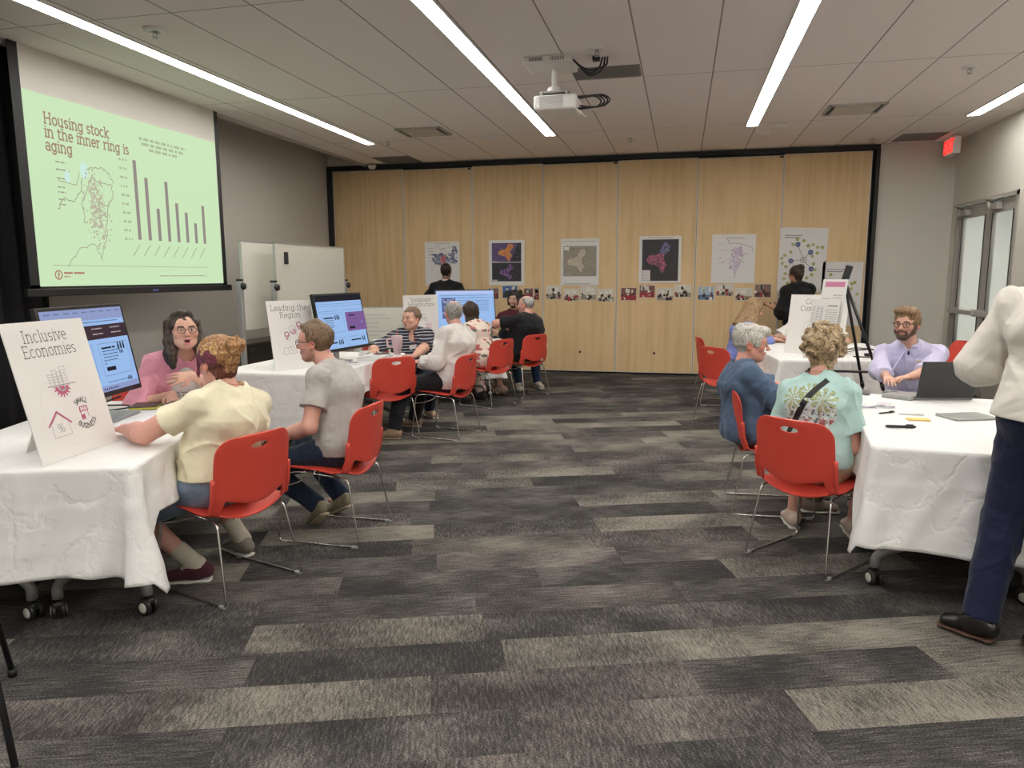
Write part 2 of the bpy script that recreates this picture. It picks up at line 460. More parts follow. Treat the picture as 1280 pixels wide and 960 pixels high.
def carpet_mat():
    m, nt, b = new_mat('carpet_planks'); N = nt.nodes.new; L = nt.links.new
    def math_(op, a, c=None, d=None):
        n = N('ShaderNodeMath'); n.operation = op
        for i, v in enumerate((a, c, d)):
            if v is None: continue
            if isinstance(v, (int, float)): n.inputs[i].default_value = v
            else: L(v, n.inputs[i])
        return n.outputs[0]
    tc = N('ShaderNodeTexCoord'); mp = N('ShaderNodeMapping'); mp.vector_type = 'POINT'; mp.inputs['Rotation'].default_value = (0, 0, -R(19))
    L(tc.outputs['Object'], mp.inputs['Vector'])
    sp = N('ShaderNodeSeparateXYZ'); L(mp.outputs['Vector'], sp.inputs[0]); x, y = sp.outputs[0], sp.outputs[1]
    row = math_('FLOOR', math_('DIVIDE', math_('ADD', y, .09), .25))
    w1 = N('ShaderNodeTexWhiteNoise'); w1.noise_dimensions = '1D'; L(row, w1.inputs['W'])
    col = math_('FLOOR', math_('ADD', x, math_('MULTIPLY', w1.outputs['Value'], 7.3)))
    cb = N('ShaderNodeCombineXYZ'); L(row, cb.inputs[0]); L(col, cb.inputs[1])
    w2 = N('ShaderNodeTexWhiteNoise'); w2.noise_dimensions = '2D'; L(cb.outputs[0], w2.inputs['Vector'])
    sep = N('ShaderNodeSeparateColor'); L(w2.outputs['Color'], sep.inputs[0])
    val = w2.outputs['Value']; r1, r2, r3 = sep.outputs
    # two streak fields, along and across the plank, each plank its own offset
    def streak(sx, sy, det=5, rough=.65):
        c = N('ShaderNodeCombineXYZ'); L(math_('ADD', math_('MULTIPLY', x, sx), math_('MULTIPLY', r1, 40)), c.inputs[0]); L(math_('ADD', math_('MULTIPLY', y, sy), math_('MULTIPLY', r2, 40)), c.inputs[1])
        n = N('ShaderNodeTexNoise'); n.inputs['Scale'].default_value = 1; n.inputs['Detail'].default_value = det; n.inputs['Roughness'].default_value = rough
        L(c.outputs[0], n.inputs['Vector']); return n.outputs['Fac']
    along = streak(9, 110); across = streak(100, 18); broad = streak(2.2, 3.0, 2, .5)
    sel = math_('GREATER_THAN', r3, .55)
    st = math_('ADD', math_('MULTIPLY', along, math_('SUBTRACT', 1, sel)), math_('MULTIPLY', across, sel))
    fine = N('ShaderNodeTexNoise'); fine.inputs['Scale'].default_value = 260; fine.inputs['Detail'].default_value = 2; L(mp.outputs['Vector'], fine.inputs['Vector'])
    # tone of the plank
    v = math_('POWER', val, 2.2)
    v = math_('ADD', math_('ADD', math_('MULTIPLY', v, .55), .19), math_('MULTIPLY', math_('SUBTRACT', broad, .5), 1.5))
    v = math_('ADD', v, math_('MULTIPLY', math_('SUBTRACT', st, .5), 1.8))
    v = math_('ADD', v, math_('MULTIPLY', math_('SUBTRACT', streak(120, 330, 2, .6), .5), 2.3))
    cr = N('ShaderNodeValToRGB'); e = cr.color_ramp.elements
    e[0].position = 0; e[0].color = (.028, .0265, .026, 1); e[1].position = 1; e[1].color = (.245, .229, .203, 1)
    k = e.new(.3); k.color = (.060, .057, .0545, 1); k = e.new(.62); k.color = (.122, .114, .104, 1)
    L(v, cr.inputs['Fac'])
    hue = N('ShaderNodeMix'); hue.data_type = 'RGBA'; hue.blend_type = 'MULTIPLY'
    tint = N('ShaderNodeValToRGB'); tint.color_ramp.interpolation = 'CONSTANT'; t = tint.color_ramp.elements
    t[0].color = (1, 1, 1, 1); t[1].position = .45; t[1].color = (1.03, .98, .985, 1); q = t.new(.75); q.color = (1.01, 1.0, .955, 1)
    L(r1, tint.inputs['Fac']); hue.inputs['Factor'].default_value = 1
    L(cr.outputs['Color'], hue.inputs['A']); L(tint.outputs['Color'], hue.inputs['B']); L(hue.outputs['Result'], b.inputs['Base Color'])
    b.inputs['Roughness'].default_value = .95; b.inputs['Specular IOR Level'].default_value = .12
    bp = N('ShaderNodeBump'); bp.inputs['Strength'].default_value = .5; bp.inputs['Distance'].default_value = .004
    L(math_('ADD', fine.outputs['Fac'], math_('MULTIPLY', st, .6)), bp.inputs['Height']); L(bp.outputs['Normal'], b.inputs['Normal'])
    return m
def ceiling_mat():
    m, nt, b = new_mat('ceiling_panels'); N = nt.nodes.new; L = nt.links.new
    def math_(op, a, c=None):
        n = N('ShaderNodeMath'); n.operation = op
        for i, v in enumerate((a, c)):
            if v is None: continue
            if isinstance(v, (int, float)): n.inputs[i].default_value = v
            else: L(v, n.inputs[i])
        return n.outputs[0]
    tc = N('ShaderNodeTexCoord'); sp = N('ShaderNodeSeparateXYZ'); L(tc.outputs['Object'], sp.inputs[0])
    def line(c, off, per, half):
        f = math_('FRACT', math_('DIVIDE', math_('SUBTRACT', c, off), per))
        dd = math_('MULTIPLY', math_('MINIMUM', f, math_('SUBTRACT', 1, f)), per)
        return math_('LESS_THAN', dd, half)
    gx = line(sp.outputs[0], .215, .61, .006); gy = line(sp.outputs[1], 7.1, 2.44, .0045)
    g = math_('MAXIMUM', gx, gy)
    n = N('ShaderNodeTexNoise'); n.inputs['Scale'].default_value = 400; L(tc.outputs['Object'], n.inputs['Vector'])
    mx = N('ShaderNodeMix'); mx.data_type = 'RGBA'; mx.inputs['A'].default_value = (.90, .845, .82, 1); mx.inputs['B'].default_value = (.30, .27, .26, 1)
    L(g, mx.inputs['Factor']); L(mx.outputs['Result'], b.inputs['Base Color']); b.inputs['Roughness'].default_value = .85
    bp = N('ShaderNodeBump'); bp.inputs['Strength'].default_value = .12; bp.inputs['Distance'].default_value = .004
    L(math_('SUBTRACT', math_('MULTIPLY', n.outputs['Fac'], .3), g), bp.inputs['Height']); L(bp.outputs['Normal'], b.inputs['Normal'])
    return m
def maple_mat():
    m, nt, b = new_mat('maple_veneer'); N = nt.nodes.new; L = nt.links.new
    tc = N('ShaderNodeTexCoord')
    def noise(sc, det, vec_scale):
        mp = N('ShaderNodeMapping'); mp.inputs['Scale'].default_value = vec_scale; L(tc.outputs['Object'], mp.inputs['Vector'])
        n = N('ShaderNodeTexNoise'); n.inputs['Scale'].default_value = sc; n.inputs['Detail'].default_value = det; L(mp.outputs['Vector'], n.inputs['Vector']); return n.outputs['Fac']
    a = noise(1, 3, (22, 22, .35)); c = noise(1, 5, (160, 160, 3)); d = noise(1, 2, (7, 7, 1.2))
    ad = N('ShaderNodeMath'); ad.operation = 'ADD'; L(a, ad.inputs[0]); L(d, ad.inputs[1])
    ad2 = N('ShaderNodeMath'); ad2.operation = 'MULTIPLY_ADD'; L(c, ad2.inputs[0]); ad2.inputs[1].default_value = .35; L(ad.outputs[0], ad2.inputs[2])
    cr = N('ShaderNodeValToRGB'); e = cr.color_ramp.elements; e[0].position = .85; e[0].color = (.615, .435, .23, 1); e[1].position = 1.0; e[1].color = (.69, .505, .285, 1)
    mr = N('ShaderNodeMath'); mr.operation = 'MULTIPLY'; mr.inputs[1].default_value = .8; L(ad2.outputs[0], mr.inputs[0])
    cr.color_ramp.elements[0].position = .74; cr.color_ramp.elements[1].position = 1.0
    L(mr.outputs[0], cr.inputs['Fac']); L(cr.outputs['Color'], b.inputs['Base Color']); b.inputs['Roughness'].default_value = .5; b.inputs['Specular IOR Level'].default_value = .3
    return m
m_carpet = carpet_mat(); m_ceil = ceiling_mat(); m_maple = maple_mat()

def plain(name, b, m, **k): return struct(name, bbox_mesh(*b, **k), m)
plain('floor', (XL - .2, XR + 2.2, YB - .2, D + .2, -.1, 0), m_carpet)
plain('ceiling', (XC, XR + .1, YB - .1, D + .1, CEIL, CEIL + .12), m_ceil)
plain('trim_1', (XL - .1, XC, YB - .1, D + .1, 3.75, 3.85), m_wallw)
plain('trim_2', (XC - .03, XC, YB, D, CEIL - .035, 3.75), mat('ceiling_trim', (.42, .40, .37), .5))
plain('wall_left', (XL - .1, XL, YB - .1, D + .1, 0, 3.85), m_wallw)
plain('wall_back', (XL, XR + .1, D + .06, D + .16, 0, 3.85), m_wall)
bm = bmesh.new(); box(bm, 2.63, XR, D - .02, D + .08, 0, CEIL); box(bm, XL, 2.63, D - .02, D + .08, 3.265, 3.75)
struct('trim_3', bm, m_wall)
plain('wall_near', (XL, XR, YB - .1, YB, 0, 3.85), m_wall)
# right wall with the double door opening
DY0, DY1, DZ = 9.36, 11.25, 2.44
bm = bmesh.new(); box(bm, XR, XR + .12, YB - .1, DY0, 0, CEIL + .1); box(bm, XR, XR + .12, DY1, D + .1, 0, CEIL + .1); box(bm, XR, XR + .12, DY0, DY1, DZ, CEIL + .1)
struct('wall_right', bm, m_wall)
m_base = mat('rubber_base', (.03, .03, .032), .5)
bm = bmesh.new(); box(bm, XR - .012, XR, YB, DY0 - .02, 0, .1); box(bm, XR - .012, XR, DY1 + .02, D - .02, 0, .1); struct('baseboard_right', bm, m_base)
bm = bmesh.new(); box(bm, 2.64, XR - .012, D - .032, D - .02, 0, .1); struct('baseboard_back', bm, m_base)
bm = bmesh.new(); box(bm, XL, XL + .012, YB, D - .1, 0, .1); struct('baseboard_left', bm, m_base)
# corridor beyond the glass doors
bm = bmesh.new(); box(bm, XR + 2.0, XR + 2.1, 6, D + 3, 0, 3); box(bm, XR + .12, XR + 2.1, D + 2.9, D + 3, 0, 3); box(bm, XR + .12, XR + 2.1, 6, 6.1, 0, 3); box(bm, XR + .12, XR + 2.1, 6, D + 3, 2.9, 3); box(bm, XR + .12, XR + 2.1, D + .2, D + 3, -.1, 0)
box(bm, XR + .12, XR + .2, D + .1, D + 3, 0, 3)
struct('wall_corridor', bm, mat('corridor_paint', (.68, .69, .67), .7))
o = tag(obj('ceiling_light', bbox_mesh(XR + .8, XR + 1.2, 8.4, 12.6, 2.87, 2.899), emis('corridor_lamp', (1, .98, .93), 26.0)), 'pale ceiling lamp of the corridor behind the glass doors', 'light')
# double door
m_dframe = mat('satin_aluminium', (.40, .39, .36), .45, metal=.25)
m_glass = mat('door_glass', (.95, .97, .965), .02, trans=1, spec=.5)
fr = bmesh.new()
x0, x1 = XR - .012, XR + .1
box(fr, x0, x1, DY0 - .0, DY0 + .05, 0, DZ); box(fr, x0, x1, DY1 - .05, DY1, 0, DZ); box(fr, x0, x1, DY0, DY1, DZ - .05, DZ)
door_fr = struct('trim_4', fr, m_dframe)
ym = 10.22
for i, (a, b) in enumerate(((ym + .005, DY1 - .055), (DY0 + .055, ym - .005))):
    bm = bmesh.new(); xa, xb = XR + .02, XR + .065
    box(bm, xa, xb, a, a + .11, .012, DZ - .06); box(bm, xa, xb, b - .11, b, .012, DZ - .06); box(bm, xa, xb, a + .11, b - .11, .012, .26); box(bm, xa, xb, a + .11, b - .11, DZ - .2, DZ - .06)
    box(bm, xa - .006, xa, a + .1, a + .115, .25, DZ - .19, 1); box(bm, xa - .006, xa, b - .115, b - .1, .25, DZ - .19, 1)
    d = struct('door_%d' % (i + 1), bm, [m_dframe, m_black])
    obj('glass_pane', bbox_mesh(XR + .038, XR + .046, a + .11, b - .11, .26, DZ - .2), m_glass, d)
    pb = bmesh.new(); rbox(pb, XR - .075, XR - .035, a + .04, b - .06, 1.0, 1.06, .008); rbox(pb, XR - .04, XR + .02, a + .03, a + .13, .985, 1.075, .006); rbox(pb, XR - .04, XR + .02, b - .12, b - .03, .985, 1.075, .006)
    obj('push_bar', pb, m_dframe, d)
    cb = bmesh.new(); rbox(cb, XR - .05, XR + .02, b - .38, b - .1, DZ - .17, DZ - .09, .008); tube(cb, [(XR - .02, b - .2, DZ - .08), (XR - .17, b - .34, DZ - .055), (XR - .02, b - .48, DZ - .04)], .011, 6)
    cyl(cb, (XR - .06, b - .2, DZ - .18), (XR - .06, b - .2, DZ - .07), .03, 12)
    obj('door_closer', cb, m_dframe, d)

# folding partition
XJ = [-5.65, -4.43, -3.272, -2.134, -.984, .185, 1.378, 2.545]
part_ = empty('folding_partition', ((XJ[0] + XJ[-1]) / 2, D, 0), 0, 'full width folding partition of seven tall pale maple panels across the back of the room', 'partition')
ox = part_.location.x
fb = bmesh.new(); box(fb, XL + .002 - ox, 2.63 - ox, -.07, .06, 3.235, 3.3); box(fb, XL + .002 - ox, XJ[0] - ox, -.07, .06, 0, 3.235); box(fb, 2.58 - ox, 2.63 - ox, -.09, .06, 0, 3.235); box(fb, XJ[0] - ox, 2.58 - ox, .03, .06, 0, 3.235)
obj('track_frame', fb, m_black, part_)
m_trimw = mat('panel_edge_trim', (.62, .60, .56), .4)
for i in range(7):
    a, b = XJ[i] - ox + .012, XJ[i + 1] - ox - .012
    zt = 3.2 if i % 2 else 3.215
    p = obj('panel', bbox_mesh(a, b, -.02, .03, .035, zt, bevel=.003), m_maple, part_)
    tb = bmesh.new()
    for q in (a - .009, b - .001): box(tb, q, q + .01, -.026, .03, .03, zt + .006)
    box(tb, a, b, -.024, .03, zt, zt + .008); box(tb, a, b, -.024, .03, .028, .036)
    obj('edge_trim', tb, m_trimw, p)
    hb = bmesh.new(); lathe(hb, [(0, .008), (.016, .008), (.02, 0)], 12, Matrix.Translation((a + .58, -.02, .33)) @ Matrix.Rotation(pi / 2, 4, 'X'))
    obj('screw_cap', hb, mat('brown_cap', (.06, .04, .025), .5), p)
    if i % 2: 
        hb = bmesh.new(); box(hb, b - .05, b + .0, -.03, -.02, zt - .022, zt); obj('hanger_clip', hb, m_black, p)
# small camera sensor on the header
bm = bmesh.new(); lathe(bm, [(0, -.05), (.045, -.04), (.07, -.01), (.07, .02), (0, .02)], 20, Matrix.Translation((-4.9, D - .14, 3.27)))
tag(obj('dome_sensor', bm, m_white, smooth=False), 'small white dome sensor at the left end of the partition header', 'sensor')

# ceiling strip lights
m_tube = emis('lamp_diffuser', (1.0, .965, .91), 31.0)
LIGHTS = [(-4.18, 'long ceiling strip light nearest the projection screen wall'), (-1.70, 'long ceiling strip light left of the ceiling projector'), (.77, 'long ceiling strip light right of the ceiling projector'), (3.17, 'ceiling strip light beside the right wall near the exit sign')]
for x, lab in LIGHTS:
    t = empty('strip_light', (x, 9.6, CEIL), 0, lab, 'ceiling light', 'linear ceiling lights')
    fb = bmesh.new(); y = 0.06
    box(fb, -.078, -.064, -14.6, .075, -.012, 0); box(fb, .064, .078, -14.6, .075, -.012, 0); box(fb, -.064, .064, .06, .075, -.012, 0)
    obj('trim_frame', fb, m_white, t)
    k = 0
    while y > -14.5:
        obj('diffuser', bbox_mesh(-.063, .063, y - 2.425, y - .015, -.007, -.001), m_tube, t); y -= 2.44
# vents, grilles, sprinklers, detectors
def vent(x, y, w, d, lab, slats=True):
    t = empty('ceiling_vent', (x, y, CEIL), 0, lab, 'vent')
    fb = bmesh.new()
    for q in ((-w / 2, w / 2, -d / 2, -d / 2 + .02), (-w / 2, w / 2, d / 2 - .02, d / 2), (-w / 2, -w / 2 + .02, -d / 2, d / 2), (w / 2 - .02, w / 2, -d / 2, d / 2)): box(fb, *q, -.02, 0)
    obj('frame', fb, mat('vent_frame', (.42, .40, .37), .5), t)
    obj('backing', bbox_mesh(-w / 2 + .02, w / 2 - .02, -d / 2 + .02, d / 2 - .02, -.004, -.001), mat('vent_dark', (.1, .09, .085), .8), t)
    obj('face_plate', bbox_mesh(-w / 2 + .07, w / 2 - .07, -d / 2 + .05, d / 2 - .04, -.024, -.012, bevel=.003), mat('vent_plate', (.55, .50, .43), .5), t)
vent(-3.19, 9.02, .58, .5, 'square ceiling air vent above the whiteboards end of the room')
vent(1.77, 8.97, .58, .5, 'square ceiling air vent on the right side of the ceiling before the exit sign')
def grille(x, y, w, d, lab):
    bm = bmesh.new(); box(bm, -w / 2, w / 2, -d / 2, d / 2, -.006, 0)
    n = int(d / .03)
    for i in range(n): box(bm, -w / 2 + .01, w / 2 - .01, -d / 2 + .01 + i * .03, -d / 2 + .02 + i * .03, -.014, -.006)
    o = obj('ceiling_grille', bm, mat('grille_grey', (.23, .22, .215), .6)); o.location = (x, y, CEIL + .001); tag(o, lab, 'vent')
grille(-.705, 6.86, .6, .36, 'flat dark grey return grille beside the ceiling projector')
grille(-4.35, 11.05, .6, .6, 'dark grey ceiling grille near the top left of the partition')
grille(3.0, 11.0, .55, .55, 'dark grey ceiling grille just left of the exit sign')
def sprinkler(x, y, lab, s=1):
    t = empty('ceiling_sprinkler', (x, y, CEIL + .0005), 0, lab, 'sprinkler')
    a = bmesh.new(); lathe(a, [(0, -.004), (.028 * s, -.006), (.032 * s, -.022), (.06 * s, -.016), (.066 * s, 0)], 20); obj('escutcheon', a, m_white, t)
    a = bmesh.new(); cyl(a, (0, 0, -.008), (0, 0, -.03), .011, 8); tube(a, [(-.012, 0, -.025), (-.016, 0, -.045), (0, 0, -.06), (.016, 0, -.045), (.012, 0, -.025)], .0035, 6); lathe(a, [(0, -.064), (.022, -.064), (.022, -.06), (0, -.06)], 14); obj('nozzle', a, m_grey, t)
sprinkler(-3.78, 4.92, 'sprinkler head on a round plate nearest the camera left of the first strip light', 1.25)
sprinkler(-.71, 6.14, 'sprinkler head right above the ceiling projector cables')
sprinkler(-.71, 10.04, 'sprinkler head straight above the middle partition panel')
sprinkler(2.39, 7.45, 'sprinkler head on the far right between two strip lights')
sprinkler(2.4, 10.9, 'sprinkler head nearest the exit sign')
sprinkler(-3.85, 9.46, 'sprinkler head at the far end of the left strip light')
def detector(x, y, r, lab, name='smoke_detector', cat='detector'):
    bm = bmesh.new(); lathe(bm, [(0, -.03), (r * .7, -.028), (r, -.015), (r, 0), (0, 0)], 24); o = obj(name, bm, m_white); o.location = (x, y, CEIL); tag(o, lab, cat)
detector(.97, 10.2, .08, 'round white smoke detector before the right end panels')
detector(-2.5, 9.55, .1, 'round white ceiling speaker between the left and middle strip lights', 'ceiling_speaker', 'speaker')
detector(1.08, 9.75, .1, 'flat round ceiling speaker left of the right air vent', 'ceiling_speaker', 'speaker')
detector(-1.05, 8.25, .07, 'small white detector on the ceiling just beyond the projector')

# exit sign
t = empty('exit_sign', (3.40, 11.0, CEIL), 0, 'red lit exit sign hanging from the ceiling near the right corner', 'sign')
obj('housing', bbox_mesh(-.045, .045, -.17, .17, -.25, -.03, bevel=.006), mat('exit_housing', (.8, .78, .74), .4), t)
bm = bmesh.new(); box(bm, -.02, .02, -.06, .06, -.03, 0); obj('canopy', bm, m_white, t)
fm = Matrix(((0, 0, -1, -.0455), (-1, 0, 0, 0), (0, 1, 0, -.14), (0, 0, 0, 1)))
f = Flat(); f.rect(-.155, -.1, .155, .095); f.out('face', mat('exit_face', (.55, .25, .22), .5, emit=(1, .2, .16), estr=.45), t, fm)
f = Flat(); text(f, 'EXIT', 0, -.07, .19, .16, 'c'); f.out('lettering', emis('exit_red', (1, .02, .02), 2.2), t, Matrix.Translation((-.001, 0, 0)) @ fm)

# ceiling projector
t = empty('ceiling_projector', (-1.13, 6.43, CEIL), 0, 'white ceiling projector on a short pole with looped black cables', 'projector')
pb = bmesh.new()
for a, b in (((-.2, .2, -.2, .2, -.05, 0), .01),): rbox(pb, *a, b)
obj('ceiling_box', pb, m_white, t)
pb = bmesh.new()
for k in range(9):
    for s in (-.15, .03): box(pb, s + k * .013, s + k * .013 + .006, -.2015, -.199, -.043, -.012)
obj('vent_slots', pb, mat('slot_dark', (.12, .11, .11), .8), t)
pb = bmesh.new(); cyl(pb, (.03, 0, -.05), (.03, 0, -.2), .024, 16); lathe(pb, [(.025, -.2), (.055, -.215), (.06, -.25), (.045, -.262), (0, -.262)], 20, Matrix.Translation((.03, 0, 0)))
obj('pole', pb, m_white, t)
pb = bmesh.new(); rbox(pb, -.08, .17, -.1, .1, -.275, -.262, .003); box(pb, -.07, -.05, -.12, .12, -.3, -.265); box(pb, .14, .16, -.12, .12, -.3, -.265)
obj('mount_bracket', pb, m_grey, t)
body = obj('projector_body', bbox_mesh(-.12, .24, -.16, .17, -.42, -.3, bevel=.022, seg=4), m_white, t, smooth=False)
pb = bmesh.new()
for k in range(11): box(pb, -.07, .13, -.1615, -.158, -.402 + k * .0085, -.398 + k * .0085)
obj('side_grille', pb, mat('grille_mid', (.38, .37, .36), .6), body)
pb = bmesh.new(); lathe(pb, [(0, 0), (.035, 0), (.035, .02), (.028, .022), (0, .015)], 20, Matrix.Translation((-.12, .06, -.36)) @ Matrix.Rotation(-pi / 2, 4, 'Y'))
obj('lens', pb, m_blackplastic, body)
pb = bmesh.new(); tube(pb, [(.24, -.15, -.42), (.3, -.02, -.47), (.26, .15, -.42)], .005, 6); obj('security_bar', pb, m_white, t)
pb = bmesh.new()
for j, (a, b, c) in enumerate(((.2, .52, -.06), (.19, .5, -.03), (.22, .47, -.08), (.2, .44, -.02))):
    tube(pb, fillet([(a, -.05 + .03 * j, -.305), (b - .06, -.1 + .03 * j, -.31 + .005 * j), (b, -.08 + .02 * j, -.35), (b - .05, -.1 + .02 * j, -.40), (a + .05, -.06, -.41 + .01 * j)], .06, 6), .007, 6)
for j, (x, dz) in enumerate(((.33, .10), (.42, .12), (.38, .07))):
    tube(pb, fillet([(.2, -.1 + .02 * j, -.02), (.27, -.1, -.07 - dz * .2), (.34, -.1, -.05 - dz), (.42 + .03 * j, -.08, -.04 - dz * .6), (.44 + .02 * j, -.06, -.01)], .07, 6), .008, 6)
rbox(pb, .36, .42, -.1, -.04, -.04, 0, .006)
obj('cables', pb, m_blackplastic, t)
# ================================================================ furniture
TT = .742
def rot2(rz): return Matrix.Rotation(rz, 4, 'Z')

# ---- cloth
def cloth_mat():
    m, nt, b = new_mat('white_paper_cloth'); N = nt.nodes.new; L = nt.links.new
    b.inputs['Base Color'].default_value = (.78, .775, .76, 1); b.inputs['Roughness'].default_value = .55; b.inputs['Specular IOR Level'].default_value = .35
    tc = N('ShaderNodeTexCoord')
    v = N('ShaderNodeTexVoronoi'); v.feature = 'DISTANCE_TO_EDGE'; v.inputs['Scale'].default_value = 3.2
    nz = N('ShaderNodeTexNoise'); nz.inputs['Scale'].default_value = 3.2; nz.inputs['Detail'].default_value = 5; L(tc.outputs['Object'], nz.inputs['Vector'])
    ad = N('ShaderNodeVectorMath'); ad.operation = 'MULTIPLY_ADD'; L(nz.outputs['Color'], ad.inputs[0]); ad.inputs[1].default_value = (.55, .55, .55); L(tc.outputs['Object'], ad.inputs[2]); L(ad.outputs[0], v.inputs['Vector'])
    mr = N('ShaderNodeMapRange'); mr.inputs['From Max'].default_value = .07; L(v.outputs['Distance'], mr.inputs['Value'])
    a2 = N('ShaderNodeMath'); a2.operation = 'MULTIPLY_ADD'; L(nz.outputs['Fac'], a2.inputs[0]); a2.inputs[1].default_value = 1.4; L(mr.outputs[0], a2.inputs[2])
    bp = N('ShaderNodeBump'); bp.inputs['Strength'].default_value = .35; bp.inputs['Distance'].default_value = .006
    L(a2.outputs[0], bp.inputs['Height']); L(bp.outputs['Normal'], b.inputs['Normal'])
    return m
m_cloth = cloth_mat()
def tablecloth(W, Ln, low, seed, flare, loc, rz, label, group=None, over=.012):
    """low(x, y) -> height of the hem at that place on the rim; flare: {corner: amount}"""
    rnd = random.Random(seed); bm = bmesh.new()
    hx, hy, r = W / 2 + over, Ln / 2 + over, .03
    peri = []
    cs = [(hx, hy, 0), (-hx, hy, 90), (-hx, -hy, 180), (hx, -hy, 270)]
    for i, (cx, cy, a0) in enumerate(cs):
        ccx, ccy = cx - math.copysign(r, cx), cy - math.copysign(r, cy)
        for k in range(5):
            a = R(a0 + k * 22.5); peri.append((ccx + r * cos(a), ccy + r * sin(a), cos(a), sin(a), (k - 2) * .012, (int(math.copysign(1, cx)), int(math.copysign(1, cy)))))
        nx, ny, _ = cs[(i + 1) % 4]
        ex, ey = (nx - math.copysign(r, nx), ny - math.copysign(r, ny))
        if i == 0: p0, p1, nn = (ccx, hy), (ex, hy), (0, 1)
        elif i == 1: p0, p1, nn = (-hx, ccy), (-hx, ey), (-1, 0)
        elif i == 2: p0, p1, nn = (ccx, -hy), (ex, -hy), (0, -1)
        else: p0, p1, nn = (hx, ccy), (hx, ey), (1, 0)
        ln = math.hypot(p1[0] - p0[0], p1[1] - p0[1]); n = int(ln / .018)
        for k in range(1, n):
            t = k / n; x, y = p0[0] + (p1[0] - p0[0]) * t, p0[1] + (p1[1] - p0[1]) * t
            near0 = t * ln; near1 = (1 - t) * ln
            c = (int(math.copysign(1, cx)), int(math.copysign(1, cy))) if near0 < near1 else (int(math.copysign(1, nx)), int(math.copysign(1, ny)))
            peri.append((x, y, nn[0], nn[1], min(near0, near1) + .024, c))
    n = len(peri); rows = 30; M = []
    ph = [rnd.uniform(0, 6.28) for _ in range(8)]
    for (x, y, nx, ny, dc, c) in peri:
        zb = low(x, y); drop = TT - zb; col = []
        s = x * (1 if abs(ny) > .5 else 0) + y * (1 if abs(nx) > .5 else 0)
        fl = flare.get(c, .05)
        for j in range(rows + 1):
            t = j / rows; z = TT - drop * t; zz = drop * t
            o = .004 + .035 * t * t + t * (.010 * sin(s * 9 + ph[0]) + .008 * sin(s * 21 + ph[1] + 2 * t)) + .0035 * sin(s * 37 + zz * 22 + ph[2]) * min(1, t * 3) + .001 * sin(zz * 55 + s * 6 + ph[3]) * min(1, t * 4)
            # packing creases
            for q in (.17, .36): o += .0018 * max(0, 1 - abs(zz - q) / .018) * min(1, t * 5)
            for q in (-.36, .05, .42): o += .0025 * max(0, 1 - abs(s - q) / .02) * min(1, t * 5)
            g = math.exp(-(dc / .045) ** 2) if dc > 0 else 1
            g2 = math.exp(-((dc - .10) / .05) ** 2)
            o += fl * t * g - .3 * fl * t * g2 * (drop > .2)
            if j == 0: o = 0
            if j == 1: o = max(o, .003)
            col.append(bm.verts.new((x + nx * max(o, .002 if j else 0), y + ny * max(o, .002 if j else 0), z - (.0 if j else 0))))
        M.append(col)
    for i in range(n):
        a, b = M[i], M[(i + 1) % n]
        for j in range(rows): f = bm.faces.new((a[j], a[j + 1], b[j + 1], b[j])); f.smooth = True
    # top: softly creased grid cap
    top = bm.faces.new([c[0] for c in M]); bmesh.ops.recalc_face_normals(bm, faces=bm.faces[:])
    if top.normal.z < 0: bmesh.ops.reverse_faces(bm, faces=bm.faces[:])
    o = obj('tablecloth', bm, m_cloth); o.location = loc; o.rotation_euler = (0, 0, rz)
    md = o.modifiers.new('thick', 'SOLIDIFY'); md.thickness = .0015; md.offset = -1
    return tag(o, label, 'tablecloth', group)

